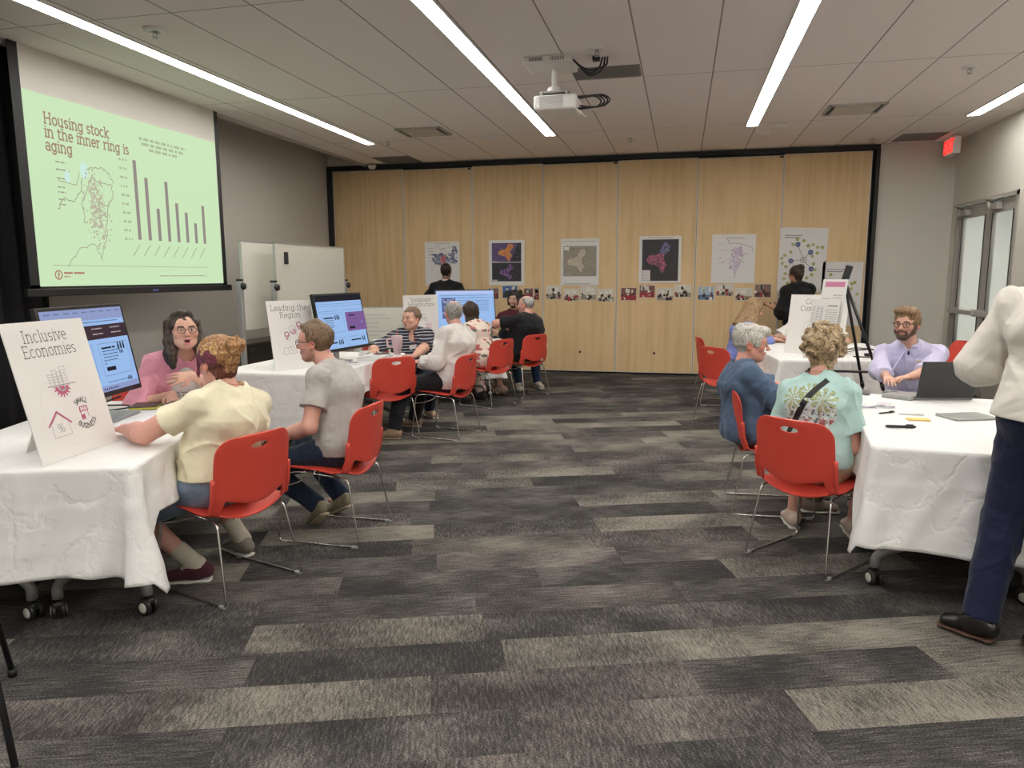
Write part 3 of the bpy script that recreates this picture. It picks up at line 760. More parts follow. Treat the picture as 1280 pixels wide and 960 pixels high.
# ---- table under the cloth
m_leg = mat('silver_grey_paint', (.34, .345, .34), .35, metal=.35); m_tyre = mat('caster_black', (.015, .015, .015), .4); m_hub = mat('caster_hub', (.6, .62, .57), .4)
def table(W, Ln, loc, rz, label, group=None):
    t = empty('folding_table', loc, rz, label, 'table', group)
    obj('tabletop', bbox_mesh(-W / 2, W / 2, -Ln / 2, Ln / 2, TT - .035, TT - .004, bevel=.004), mat('table_laminate', (.6, .58, .54), .5), t)
    for sy in (-1, 1):
        y = sy * (Ln / 2 - .17); lb = bmesh.new(); hw = W / 2 - .05
        tube(lb, [(0, y, TT - .04), (0, y, .3)], .028, 12)
        for s in (-1, 1):
            tube(lb, fillet([(0, y, .34), (s * hw * .35, y, .25), (s * hw * .85, y, .185), (s * hw, y, .15), (s * hw, y, .095)], .1, 6), .023, 12)
        rbox(lb, -hw * .8, hw * .8, y - .03, y + .03, TT - .06, TT - .036, .004)
        obj('leg', lb, m_leg, t)
        for s in (-1, 1):
            c = empty_part('caster', t, (s * hw, y, 0))
            cb = bmesh.new()
            for q in (-.03, .008): lathe(cb, [(0, 0), (.028, 0), (.038, .003), (.0395, .011), (.038, .019), (.028, .022), (0, .022)], 22, Matrix.Translation((q, 0, .04)) @ Matrix.Rotation(pi / 2, 4, 'Y'))
            rbox(cb, -.024, .024, -.03, .03, .045, .084, .012); cyl(cb, (0, 0, .08), (0, 0, .1), .012, 10)
            me = bpy.data.meshes.new('caster'); cb.to_mesh(me); cb.free(); me.materials.append(m_tyre)
            c2 = obj('caster', me, None, t); c2.location = (s * hw, y, 0); c2.rotation_euler = (0, 0, .75 + .3 * s)
            hb = bmesh.new(); lathe(hb, [(0, -.002), (.022, -.002), (.024, .001), (0, .001)], 18, Matrix.Translation((-.031, 0, .04)) @ Matrix.Rotation(pi / 2, 4, 'Y')); obj('hub_cap', hb, m_hub, c2)
            hb = bmesh.new(); lathe(hb, [(0, .002), (.024, -.001), (0, -.001)], 18, Matrix.Translation((.031, 0, .04)) @ Matrix.Rotation(pi / 2, 4, 'Y')); obj('hub_cap', hb, m_hub, c2)
    sb = bmesh.new(); rbox(sb, -.02, .02, -Ln / 2 + .17, Ln / 2 - .17, TT - .09, TT - .04, .004); obj('stretcher', sb, m_leg, t)
    return t
def empty_part(n, p, loc): return None
def local(A, rz, x, y): return (A[0] + x * cos(rz) - y * sin(rz), A[1] + x * sin(rz) + y * cos(rz))

# near left table (two narrow folding tables side by side)
rz1 = R(18); W1, L1 = 1.0, 1.72
c1 = local((-2.236, 2.569), rz1, -W1 / 2, L1 / 2)
for sx, lb in ((.25, 'grey folding table on casters under the nearest left cloth, visitors side'), (-.25, 'grey folding table on casters under the nearest left cloth, wall side')):
    q = local(c1, rz1, sx, 0); table(.49, L1 - .02, (*q, 0), rz1, lb, 'folding tables')
def low1(x, y):
    if x > W1 / 2 - .03 and y > -L1 / 2: 
        k = min(1, max(0, (y + L1 / 2 - .02) / .12)); return .19 * (1 - k) + .50 * k
    return .268 + .012 * sin(x * 9)
tablecloth(W1, L1, low1, 1, {(1, -1): .085}, (*c1, 0), rz1, 'white creased tablecloth on the nearest left table, reaching out of frame', 'white tablecloths')
# second left table
W2, L2 = 1.02, 1.70; c2 = (-3.29, 6.25)
table(W2 - .02, L2 - .02, (*c2, 0), 0, 'folding table under the white cloth behind the man in the grey shirt', 'folding tables')
tablecloth(W2, L2, lambda x, y: .21 if y < -L2 / 2 + .1 and x < W2 / 2 else .50, 2, {}, (*c2, 0), 0, 'white creased tablecloth behind the man in the grey shirt', 'white tablecloths')
# third left table, turned
rz3 = R(43); W3, L3 = 1.4, .8
c3 = local((-2.20, 8.93), rz3, -W3 / 2, L3 / 2)
table(W3 - .02, L3 - .02, (*c3, 0), rz3, 'folding table turned at an angle under the farthest left cloth', 'folding tables')
tablecloth(W3, L3, lambda x, y: .25, 3, {}, (*c3, 0), rz3, 'white tablecloth on the angled table farthest back on the left', 'white tablecloths')
# near right table
rz4 = R(-7.5); W4, L4 = 1.5, 1.62
c4 = local((.89, 3.60), rz4, W4 / 2, L4 / 2)
for sx, lb in ((-.375, 'folding table on casters under the nearest right cloth, aisle side'), (.375, 'folding table on casters under the nearest right cloth, door side')):
    q = local(c4, rz4, sx, 0); table(.74, L4 - .02, (*q, 0), rz4, lb, 'folding tables')
def low4(x, y):
    if x < -W4 / 2 + .03 and y > -L4 / 2:
        k = min(1, max(0, (y + L4 / 2 - .1) / .12)); return .22 * (1 - k) + .5 * k
    return .265 + .01 * sin(x * 7)
tablecloth(W4, L4, low4, 4, {(-1, -1): .04}, (*c4, 0), rz4, 'white creased tablecloth on the nearest right table beside the standing man', 'white tablecloths')
# far right table
rz5 = R(6); W5, L5 = 1.3, 1.75; c5 = local((.912, 7.15), rz5, W5 / 2, L5 / 2)
table(W5 - .02, L5 - .02, (*c5, 0), rz5, 'folding table under the white cloth behind the easel', 'folding tables')
tablecloth(W5, L5, lambda x, y: .2, 5, {(-1, -1): .06}, (*c5, 0), rz5, 'white tablecloth on the far right table behind the easel', 'white tablecloths')

# ---- chair
m_red = mat('red_plastic', (.58, .062, .042), .38, bump=.04, bscale=600, spec=.45)
def chair_proto():
    prof = [(.245, .392), (.243, .412), (.232, .428), (.21, .437), (.15, .441), (.05, .436), (-.05, .425), (-.12, .412), (-.17, .400), (-.205, .397), (-.228, .408), (-.238, .43), (-.243, .46), (-.252, .54), (-.262, .63), (-.272, .71), (-.283, .795)]
    P = [Vector(p) for p in prof]; cum = [0]
    for a, b in zip(P, P[1:]): cum.append(cum[-1] + (b - a).length)
    T = cum[-1]; sb = cum[10]
    def at(s):
        s = max(0, min(T, s))
        for i in range(len(cum) - 1):
            if s <= cum[i + 1]: k = (s - cum[i]) / (cum[i + 1] - cum[i]); return P[i].lerp(P[i + 1], k)
        return P[-1]
    def mp(u, s):
        q = at(s); y, z = q; a = abs(u) / .23
        back = max(0, min(1, (s - sb + .05) / .1)); seat = 1 - back
        rear = max(0, 1 - abs(s - (sb - .02)) / .11)
        y += back * .05 * a * a + rear * .03 * a ** 2
        z += seat * .012 * a * a + rear * .05 * a ** 2 - rear * .014
        return Vector((u, y, z))
    # outline: rounded front corners, rounded top corners
    def rc(cx, cy, r, a0, n=6): return [(cx + r * cos(R(a0 + 90 * k / n)), cy + r * sin(R(a0 + 90 * k / n))) for k in range(n + 1)]
    ws, wb = .228, .222; out = rc(-ws + .06, .06, .06, 180) + rc(ws - .06, .06, .06, 270)
    n = 24; side = []
    for k in range(1, n): s = .07 + (T - .15) * k / n; side.append((ws + (wb - ws) * (s / T), s))
    out += side + rc(wb - .085, T - .085, .085, 0) + rc(-wb + .085, T - .085, .085, 90) + [(-x, s) for x, s in side[::-1]]
    # lens gap
    lens = []; m = 22; hw = .187
    for k in range(m + 1): u = -hw + 2 * hw * k / m; lens.append((u, sb - .028 + .022 * (u / hw) ** 2))
    for k in range(1, m): u = hw - 2 * hw * k / m; lens.append((u, sb + .056 + .046 * (u / hw) ** 2))
    hand = ellipse2(0, T - .052, .05, .0155, 22)
    v, f = poly2d(out, [lens, hand], grid=.026)
    bm = bmesh.new(); vs = [bm.verts.new(mp(p.x, p.y)) for p in v]
    for t in f:
        fc = bm.faces.new([vs[i] for i in t]); fc.smooth = True
    bmesh.ops.recalc_face_normals(bm, faces=bm.faces[:])
    t = empty('stacking_chair'); o = obj('seat_shell', bm, m_red, t)
    md = o.modifiers.new('s', 'SOLIDIFY'); md.thickness = .007; md.offset = 0
    md = o.modifiers.new('b', 'BEVEL'); md.width = .002; md.segments = 2; md.limit_method = 'ANGLE'
    # side sheaths
    for s in (-1, 1):
        b = bmesh.new(); pts = []
        for k in range(10):
            q = mp(.226 * s, sb - .03 + k * .026); pts.append((q.x, q.y - .002, q.z))
        tube(b, pts, .011, 8, radii=[.008] + [.012] * 8 + [.011]); obj('side_sheath', b, m_red, t)
        b = bmesh.new()
        pts = [(.19 * s, -.1, .398), (.2 * s, -.19, .392), (.235 * s, -.265, .008), (.235 * s, .245, .008), (.212 * s, .205, .405), (.19 * s, .12, .418), (.19 * s, -.1, .398)]
        tube(b, fillet(pts, .035, 6), .0058, 8); obj('sled_leg', b, m_chrome, t)
        for yy in (-.235, .21):
            g = bmesh.new(); rbox(g, .235 * s - .009, .235 * s + .009, yy - .02, yy + .02, 0, .014, .003); obj('glide', g, m_grey, t)
    b = bmesh.new(); tube(b, fillet([(-.215, .222, .33), (-.1, .2, .315), (.1, .2, .315), (.215, .222, .33)], .06), .005, 8); obj('crossbar', b, m_chrome, t)
    b = bmesh.new(); tube(b, [(-.19, -.08, .395), (.19, -.08, .395)], .005, 8); tube(b, [(-.19, .1, .415), (.19, .1, .415)], .005, 8); obj('seat_brace', b, m_chrome, t)
    return t
CH = chair_proto(); first_ch = [True]
def chair(x, y, face, label):
    """face: compass angle of the sitter's gaze, degrees from +X"""
    o = CH if first_ch[0] else dup(CH); first_ch[0] = False
    o.location = (x, y, 0); o.rotation_euler = (0, 0, R(face - 90)); o['label'] = label; o['category'] = 'chair'; o['group'] = 'red stacking chairs'
    return o
CHAIRS = dict(
 cream=(-2.2, 3.135, 163, 'red stacking chair under the woman in the cream shirt, nearest left'),
 grey=(-2.0, 3.92, 179, 'red stacking chair under the man in the grey shirt'),
 empty3=(-2.73, 6.42, 140, 'empty red stacking chair between the grey shirt man and the white shirt man'),
 white=(-2.2, 6.68, 170, 'red stacking chair under the man in the white shirt leaning forward'),
 floral=(-2.24, 8.40, 155, 'red stacking chair under the woman with long dark curly hair'),
 polo=(-1.98, 9.18, 148, 'red stacking chair under the man in the black polo shirt'),
 teal=(.73, 4.11, 50, 'red stacking chair under the woman in the teal palm tree shirt, nearest right'),
 blue=(.60, 4.97, 2, 'red stacking chair under the grey haired man in the blue polo'),
 r3=(.51, 7.92, 42, 'empty red stacking chair just behind the grey haired man, its seat showing'),
 r4=(.46, 9.05, 10, 'red stacking chair under the woman with long blonde hair, farthest right side'),
 pink=(-3.42, 4.28, -12, 'red stacking chair behind the woman in the pink overshirt'),
 stripe=(-3.06, 7.46, -15, 'red stacking chair under the woman in the striped top'),
 spare=(2.85, 8.75, -150, 'empty red stacking chair by the glass doors behind the bearded man'),
 lav=(1.84, 6.35, -112, 'red stacking chair under the bearded man in the lavender shirt'),
)
for k, a in CHAIRS.items(): chair(*a)

# ================================================================ screens and boards
# projection screen
SX = -5.0; Y0, Y1 = 4.92, 7.36
t = empty('projection_screen', (SX, (Y0 + Y1) / 2, 1.38), 0, 'large pull down projection screen showing a pale green slide with a bar chart', 'screen')
bm = bmesh.new(); box(bm, -.003, .0, -1.24, 1.23, .06, 1.928); obj('fabric', bm, mat('screen_fabric', (.62, .60, .55), .7), t)
bm = bmesh.new(); box(bm, .0003, .002, -1.31, -1.24 + .02, .06, 1.928); box(bm, .0003, .002, 1.215, 1.31 - .03, .06, 1.928); box(bm, .0003, .002, -1.31, 1.28, .06, .09); box(bm, -.003, .0, -1.31, -1.24, .06, 1.928); box(bm, -.003, 0, 1.23, 1.28, .06, 1.928); obj('black_border', bm, m_black, t)
obj('bottom_bar', bbox_mesh(-.02, .025, -1.36, 1.33, 0, .062, bevel=.006), m_blackplastic, t)
f = Flat(); f.rect(-.04, -.004, .04, .014); fm = Matrix(((0, 0, 1, .0256), (1, 0, 0, .08), (0, 1, 0, .022), (0, 0, 0, 1))); f.out('maker_badge', mat('badge_blue', (.1, .12, .35), .4), t, fm)
bm = bmesh.new(); box(bm, -.2, -.065, -1.42, 1.42, 1.93, 2.05); obj('roller_housing', bm, mat('screen_housing', (.4, .38, .35), .5), t)
fm = Matrix(((0, 0, 1, .0028), (1, 0, 0, Y0 - (Y0 + Y1) / 2), (0, 1, 0, 1.46 - 1.38), (0, 0, 0, 1)))
f = Flat(); f.rect(.0, .0, 2.425, 1.515)
img = f.out('slide', emis('slide_green', (.63, .83, .52), .95), t, fm)
def ink(name, m, fl): fl.out(name, m, img)
brn = emis('slide_brown', (.42, .28, .21), .85); gry = emis('slide_grey', (.36, .35, .26), .95); lgr = emis('slide_lightgrey', (.44, .52, .33), .95)
f = Flat(); text(f, 'Housing stock', .18, 1.292, .118, .11, w=.0006); text(f, 'in the inner ring is', .178, 1.188, .118, .11, w=.0006); text(f, 'aging', .178, 1.085, .118, .11, w=.0006); ink('slide_title', brn, f)
f = Flat(); rnd = random.Random(3)
for v, a, b in ((1.345, 1.25, 1.92), (1.3, 1.28, 1.9), (1.255, 1.38, 1.78)): greek(f, a, b, v, .026, rnd, .06, w=.0006)
ink('chart_caption', lgr, f); f = Flat()
for k in range(10): greek(f, .97, 1.07, .41 + k * .079, .02, rnd, .03, w=.0006)
ink('axis_labels', lgr, f); f = Flat()
for k in range(8):
    u = 1.165 + k * .1395; f.line([(u - .1, .27), (u - .01, .37)], .012, .0006)
ink('bar_labels', lgr, f)
for k, top in enumerate((1.146, 1.003, .729, 1.0, .806, .725, .626, .817)): f = Flat(); u = 1.165 + k * .1395; f.rect(u - .022, .42, u + .022, top, .0006); ink('chart_bar', emis('slide_bar', (.33, .28, .26), .9), f)
f = Flat()
def squig(pts, t, seed, amp, w=.0006, closed=False):
    r_ = random.Random(seed); o = []
    for (a, b), (c, d) in zip(pts, pts[1:]):
        for k in range(6): q = k / 6; o.append((a + (c - a) * q + r_.uniform(-amp, amp), b + (d - b) * q + r_.uniform(-amp, amp)))
    o.append(pts[-1]); f.line(o, t, w, closed)
squig([(.25, .62), (.3, .72), (.42, .7), (.5, .8), (.53, .93), (.62, 1.0), (.75, 1.02), (.83, .98), (.88, .9)], .007, 1, .01)
squig([(.52, .52), (.5, .7), (.57, .8), (.62, .92), (.72, .88), (.86, .88), (.85, .76), (.78, .7), (.8, .6)], .007, 2, .014)
squig([(.3, .17), (.42, .3), (.6, .36), (.68, .22)], .006, 4, .012); squig([(.78, .62), (.74, .4), (.66, .24)], .006, 5, .012); squig([(.27, .95), (.4, .94)], .006, 6, .002); squig([(.27, .86), (.46, .84), (.5, .95)], .006, 7, .004)
for v in (1.0, .94, .87, .8, .76, .7, .66): greek(f, .26, .26 + rnd.uniform(.06, .14), v, .011, rnd, .03, w=.0006)
ink('slide_map_lines', gry, f)
f = Flat(); rg = random.Random(8)
for k in range(330):
    q = rg.gauss(0, 1); u = .66 + .05 * q + .03 * rg.gauss(0, 1); v = .66 + .17 * rg.gauss(0, 1) - .05 * q; s = rg.uniform(.008, .022)
    if .3 < v < 1.0 and .5 < u < .82: f.rect(u, v, u + s, v + s, .0008 + k * 2e-6)
ink('slide_map_shading', emis('slide_mauve', (.50, .48, .36), .95), f)
for a_ in ((.555, .97, .045, .07), (.37, .9, .03, .05)): f = Flat(); f.disc(*a_[:3], .0007, ry=a_[3]); ink('map_lake', emis('slide_water', (.6, .82, .72), 1), f)
f = Flat(); f.rect(.14, .168, 2.17, .172, .0006); greek(f, 1.4, 2.1, .078, .008, rnd, .08, w=.0006); f.rect(2.13, .06, 2.135, .11, .0006); ink('slide_footer_rule', gry, f)
f = Flat(); f.ring(.19, .092, .034, .011, w=.0006); f.line([(.19, .072), (.182, .1), (.19, .112), (.198, .1), (.19, .072)], .008, .0006); greek(f, .245, .46, .1, .016, rnd, .09, w=.0006); greek(f, .245, .31, .072, .012, rnd, .03, w=.0006); ink('slide_emblem', emis('slide_red', (.55, .25, .2), .8), f)

# black drape at the far left
def curtain(name, y0, y1, x, z0, z1, label, folds=26, amp=.045, seed=1):
    rnd = random.Random(seed); bm = bmesh.new(); n = folds * 8; cols = []
    for i in range(n + 1):
        t = i / n; y = y0 + (y1 - y0) * t; ph = t * folds * 2 * pi + .7 * sin(t * 11)
        cols.append([bm.verts.new((x + amp * sin(ph) * (.6 + .4 * k / 6) + .01 * sin(ph * 2 + k), y + .3 * amp * cos(ph), z1 + (z0 - z1) * k / 6)) for k in range(7)])
    for a, b in zip(cols, cols[1:]):
        for k in range(6): bm.faces.new((a[k], a[k + 1], b[k + 1], b[k])).smooth = True
    o = obj(name, bm, mat('black_velvet', (.006, .006, .007), .9)); md = o.modifiers.new('s', 'SOLIDIFY'); md.thickness = .004
    return tag(o, label, 'curtain')
curtain('black_drape', .5, 5.42, -5.42, .02, 3.5, 'floor length black drape hanging left of the projection screen')

# low cabinet by the left wall
t = empty('low_cabinet', (-5.52, 8.6, 0), 0, 'low dark cabinet against the left wall behind the whiteboards', 'cabinet')
obj('carcass', bbox_mesh(-.2, .2, -1.1, 1.1, 0, .66, bevel=.004), mat('dark_laminate', (.035, .034, .03), .5), t); obj('counter_top', bbox_mesh(-.21, .22, -1.12, 1.12, .66, .69, bevel=.004), mat('dark_top', (.08, .076, .066), .45), t)
for k in range(3): obj('cabinet_door', bbox_mesh(.2, .212, -1.08 + k * .73, -.37 + k * .73, .06, .64, bevel=.003), mat('dark_laminate2', (.045, .043, .04), .5), t)

# rolling whiteboards
def whiteboard(x, y0, y1, z0, z1, rz, label, lean=0, eraser=False, posts=(0, 1)):
    yc = (y0 + y1) / 2; L = y1 - y0
    t = empty('rolling_whiteboard', (x, yc, 0), rz, label, 'whiteboard', 'rolling whiteboards')
    tilt = Matrix.Translation((0, 0, (z0 + z1) / 2)) @ Matrix.Rotation(lean, 4, 'Y') @ Matrix.Translation((0, 0, -(z0 + z1) / 2))
    obj('writing_surface', bbox_mesh(-.006, .01, -L / 2 + .012, L / 2 - .012, z0 + .012, z1 - .012, mtx=tilt), mat('whiteboard_enamel', (.66, .65, .58), .25), t)
    fb = bmesh.new()
    for q in ((-L / 2, L / 2, z0, z0 + .014), (-L / 2, L / 2, z1 - .014, z1)): rbox(fb, -.012, .014, q[0], q[1], q[2], q[3], .003)
    for q in (-L / 2, L / 2 - .014): rbox(fb, -.012, .014, q, q + .014, z0, z1, .003)
    fb.transform(tilt); obj('frame', fb, mat('board_frame', (.42, .42, .41), .35, metal=.5), t)
    zm = (z0 + z1) / 2
    for s in [(-1, 1)[i] for i in posts]:
        pb = bmesh.new(); y = s * (L / 2 + .035)
        rbox(pb, -.03, .03, y - .022, y + .022, .1, zm + .06, .008); rbox(pb, -.34, .34, y - .02, y + .02, .075, .11, .01)
        p = obj('post', pb, mat('board_post', (.42, .42, .43), .35, metal=.4), t)
        kb = bmesh.new(); lathe(kb, [(0, 0), (.035, 0), (.04, .01), (.035, .035), (0, .04)], 16, Matrix.Translation((.028, y, zm)) @ Matrix.Rotation(pi / 2, 4, 'Y')); rbox(kb, -.035, .035, y - .026, y + .026, zm + .055, zm + .08, .008)
        obj('knob', kb, m_blackplastic, p)
        for q in (-.3, .3):
            cb = bmesh.new(); lathe(cb, [(0, -.015), (.03, -.015), (.037, -.008), (.037, .008), (.03, .015), (0, .015)], 16, Matrix.Translation((q, y, .0375)) @ Matrix.Rotation(pi / 2, 4, 'X')); obj('caster', cb, m_tyre, t)
    if eraser:
        o = obj('board_eraser', bbox_mesh(.0, .03, -.025, .025, -.07, .07, bevel=.006), m_blackplastic); o.location = (x + .016, y0 + .22, 1.74); tag(o, 'black magnetic eraser stuck on the front whiteboard', 'eraser')
    return t
whiteboard(-4.78, 7.36, 9.2, .92, 1.93, 0, 'rolling whiteboard behind, mostly covered by the front whiteboard', posts=(0, 1))
whiteboard(-4.5, 7.585, 9.35, .9, 1.915, 0, 'rolling whiteboard in front with a black eraser on its upper left', eraser=True)
wb = whiteboard(-3.95, 9.3, 10.7, .35, 1.09, R(-62), 'low whiteboard with faint writing between the second monitor and the striped top woman', lean=-.05)
f = Flat(); rnd = random.Random(12)
for k in range(7):
    greek(f, -.5, -.5 + rnd.uniform(.15, .4), .62 - k * .06, .012, rnd, .05)
for k in range(5): greek(f, 0, .35, .6 - k * .07, .012, rnd, .05)
fm = Matrix(((0, 0, 1, .013), (1, 0, 0, 0), (0, 1, 0, .36), (0, 0, 0, 1))); f.out('faint_writing', mat('faint_ink', (.45, .45, .47), .6), wb, fm)
f = Flat(); f.rect(.12, .6, .15, .66, .004); f.out('marker', mat('marker_blue', (.03, .04, .12), .5), wb, fm)

# ---- paper and foam boards
m_foam = mat('foam_board', (.72, .70, .675), .6); m_edge = mat('foam_edge', (.5, .49, .47), .7)
def board_frame(c, yaw, tilt, w, z=TT + .002):
    """frame whose origin is the lower left corner of the board: u right, v up the board, w out of it"""
    n0 = Vector((cos(R(yaw)), sin(R(yaw)), 0)); r = Vector((-n0.y, n0.x, 0)); u = Vector((0, 0, 1)) * cos(R(tilt)) - n0 * sin(R(tilt)); n = r.cross(u)
    o = Vector((c[0], c[1], z)) - r * w / 2
    return Matrix(((r.x, u.x, n.x, o.x), (r.y, u.y, n.y, o.y), (r.z, u.z, n.z, o.z), (0, 0, 0, 1)))
def board_thing(name, fm, w, h, m, label, cat, th=.005, group=None, easel_back=False):
    t = empty(name, (0, 0, 0), 0, label, cat, group); t.matrix_world = fm
    obj('panel', bbox_mesh(0, w, 0, h, -th, 0, bevel=.0008, seg=1), m, t)
    if easel_back:
        n_up = fm.to_3x3()
        b = bmesh.new(); H = .62 * h; rb = Vector((w / 2, H, -th))
        top = fm @ rb; out = fm.to_3x3() @ Vector((0, 0, -1)); out.z = 0; out.normalize()
        foot = Vector((top.x, top.y, TT + .003)) + out * .17
        inv = fm.inverted(); side = Vector((.05, 0, 0))
        fl_ = inv @ foot
        vs = [b.verts.new(p) for p in (rb - side, rb + side, fl_ + side * .6, fl_ - side * .6)]; b.faces.new(vs)
        o = obj('easel_strut', b, m, t); o.modifiers.new('s', 'SOLIDIFY').thickness = .003
    return t
ID = Matrix.Identity(4)
PINK = (.45, .10, .20); m_pink = mat('print_magenta', PINK, .6); m_dk = mat('print_dark', (.06, .055, .06), .6); m_md = mat('print_midgrey', (.30, .29, .29), .6); m_lt = mat('print_lightgrey', (.50, .48, .47), .6)
wz = .0008
# sign 1
t = board_thing('tabletop_sign', board_frame((-2.62, 2.723), 6.2, 13, .488), .488, .613, m_foam, 'white sign reading Inclusive Economies leaning on the nearest left table', 'sign', easel_back=True)
f = Flat(); text(f, 'Inclusive', .227, .522, .072, .05, 'c', wz); text(f, 'Economies', .234, .457, .072, .05, 'c', wz); f.out('title', m_dk, t)
f = Flat()
for k in range(84):
    a = 2 * pi * k / 84; u, v = .242 + .163 * cos(a), .213 + .163 * sin(a)
    if not (.155 < u < .32 and v > .30): f.disc(u, v, .0013, wz, 6)
f.out('dotted_circle', m_md, t)
f = Flat()
for (u0, u1, v1) in ((.172, .2, .372), (.202, .226, .39), (.228, .25, .38), (.252, .284, .402)):
    f.line([(u0, .325), (u0, v1), (u1, v1), (u1, .325)], .0018, wz); n = int((v1 - .335) / .012)
    for j in range(n):
        for i in range(2): f.rect(u0 + .005 + i * (u1 - u0) * .45, .333 + j * .012, u0 + .005 + i * (u1 - u0) * .45 + .004, .339 + j * .012, wz)
f.rect(.155, .318, .328, .3225, wz)
f.line([(.109, .098), (.112, .16), (.16, .2), (.212, .16), (.217, .099)], .002, wz, closed=True)
text(f, '%', .161, .117, .052, .06, 'c', wz)
f.out('line_drawings', m_md, t)
f = Flat()
P = []
for k in range(9):
    a = pi + pi * k / 8
    P += [(.236 + .04 * cos(a - .09), .316 + .04 * sin(a - .09)), (.236 + .052 * cos(a - .07), .316 + .052 * sin(a - .07)), (.236 + .052 * cos(a + .07), .316 + .052 * sin(a + .07)), (.236 + .04 * cos(a + .09), .316 + .04 * sin(a + .09))]
P = [(x, min(y, .315)) for x, y in P]
for k in range(0, len(P)):
    a, b = P[k], P[(k + 1) % len(P)]
    if k < len(P) - 1: f.poly([(.236, .315), a, b], wz)
f.line([(.095, .152), (.16, .209), (.229, .15)], .008, wz)
f.line([(.302, .206), (.348, .206), (.352, .185), (.298, .185)], .004, wz, True)
for k in range(4): f.rect(.302 + k * .013, .186, .3055 + k * .013, .205, wz)
f.line([(.302, .185), (.302, .148), (.322, .148), (.322, .17)], .005, wz); f.rect(.304, .152, .32, .168, wz); f.line([(.346, .185), (.348, .155)], .003, wz)
f.out('magenta_icons', m_pink, t)
f = Flat(); f.ring(.236, .315, .02, .009, a0=pi, a1=2 * pi, w=wz * 1.6); f.out('gear_hollow', m_foam, t)
f = Flat(); arc_text(f, 'SMALL', .325, .176, .062, .03, R(92), .12, w=wz); arc_text(f, 'BUSINESS', .325, .176, .062, .03, R(-88), .12, True, w=wz); f.out('lettering', m_dk, t)
# sign 2
t = board_thing('tabletop_sign', board_frame((-3.212, 5.705), -35.6, 11.9, .4), .40, .593, m_foam, 'white sign reading Leading the Region leaning on the second left table', 'sign', easel_back=True)
f = Flat(); text(f, 'Leading the', .195, .507, .068, .055, 'c', wz); text(f, 'Region', .2, .445, .068, .055, 'c', wz); f.out('title', m_dk, t)
f = Flat(); f.ring(.2, .225, .14, .0015, 40, w=wz)
f.line([(.12, .2), (.14, .24), (.16, .2), (.14, .16)], .001, wz); 
f.out('circle_outline', m_lt, t)
f = Flat()
for (u, v, s) in ((.145, .293, 1), (.265, .374, 1.05)):
    f.ring(u, v + .01, .018 * s, .008, 18, w=wz); f.line([(u - .017 * s, v), (u, v - .035), (u + .017 * s, v)], .007, wz); 
f.ring(.207, .322, .021, .0075, 18, R(-200), R(100), w=wz); f.line([(.195, .322), (.206, .312), (.224, .335)], .006, wz)
f.out('map_pins', m_pink, t)
f = Flat(); f.line([(.125, .26), (.17, .25), (.175, .33)] + arc(.205, .33, .032, .045, 180, 0) + [(.24, .26), (.265, .25), (.28, .33)], .003, wz)
f.line([(.094, .134), (.11, .19), (.14, .18), (.17, .195), (.2, .18), (.22, .14), (.18, .125), (.15, .14), (.12, .128)], .0032, wz, True); f.line([(.14, .18), (.15, .14)], .003, wz); f.line([(.17, .195), (.165, .165), (.185, .155), (.18, .125)], .003, wz)
f.out('line_drawings', m_md, t)
# sign 3
t = board_thing('tabletop_sign', board_frame((-3.04, 8.391), -31.4, 2.6, .528), .528, .558, m_foam, 'white sign reading Sustainable Infrastructure on the angled far left table', 'sign', easel_back=True)
f = Flat(); text(f, 'Sustainable', .265, .478, .068, .055, 'c', wz); text(f, 'Infrastructure', .27, .42, .068, .055, 'c', wz); f.out('title', m_dk, t)
f = Flat(); f.ring(.3, .22, .17, .0014, 40, w=wz); f.ring(.3, .3, .03, .006, 16, R(20), R(300), w=wz); f.ring(.33, .27, .022, .005, 14, w=wz); f.line([(.25, .25), (.3, .29)], .005, wz); f.out('line_drawings', m_md, t)
f = Flat()
for k in range(4): f.rect(.335 + k * .022, .12, .339 + k * .022, .22, wz); 
for k in range(3): f.rect(.32, .135 + k * .032, .42, .139 + k * .032, wz)
f.disc(.26, .15, .008, wz); f.disc(.28, .12, .006, wz); f.out('magenta_icons', m_pink, t)
# sign 4
t = board_thing('tabletop_sign', board_frame((1.274, 7.694), -118, 12, .56), .56, .592, m_foam, 'white sign reading Complete Communities partly hidden behind the easel boards', 'sign', easel_back=True)
f = Flat(); text(f, 'Complete', .29, .497, .07, .06, 'c', wz); text(f, 'Communities', .3, .429, .07, .06, 'c', wz); f.out('title', m_dk, t)
f = Flat(); f.ring(.3, .22, .15, .0014, 40, w=wz); f.line([(.2, .2), (.2, .28), (.25, .31), (.3, .28), (.3, .2)], .003, wz, True); f.ring(.36, .24, .03, .004, 14, w=wz); f.out('line_drawings', m_md, t)

# easel in front of the far right table
EX, EY, EYAW = 1.33, 6.72, -140
n0 = Vector((cos(R(EYAW)), sin(R(EYAW)), 0)); rr = Vector((-n0.y, n0.x, 0))
t = empty('easel', (EX, EY, 0), 0, 'black folding tripod easel standing before the far right table', 'easel')
apex = -n0 * .01 + Vector((0, 0, 1.47)); fl_, fr_ = n0 * .26 - rr * .34 + Vector((0, 0, .01)), n0 * .02 + Vector((.60, .05, .01))
fb_ = -n0 * .5 + Vector((0, 0, .01))
for foot in (fl_, fr_, fb_):
    b = bmesh.new(); mid = apex.lerp(foot, .62); cyl(b, apex, mid, .013, 10); cyl(b, mid, foot, .009, 10); cyl(b, mid.lerp(apex, .03), mid.lerp(foot, .04), .018, 10); lg = obj('leg', b, m_blackplastic, t)
    b = bmesh.new(); cyl(b, foot + Vector((0, 0, .03)), foot - Vector((0, 0, .009)), .013, 10); obj('rubber_foot', b, m_black, lg)
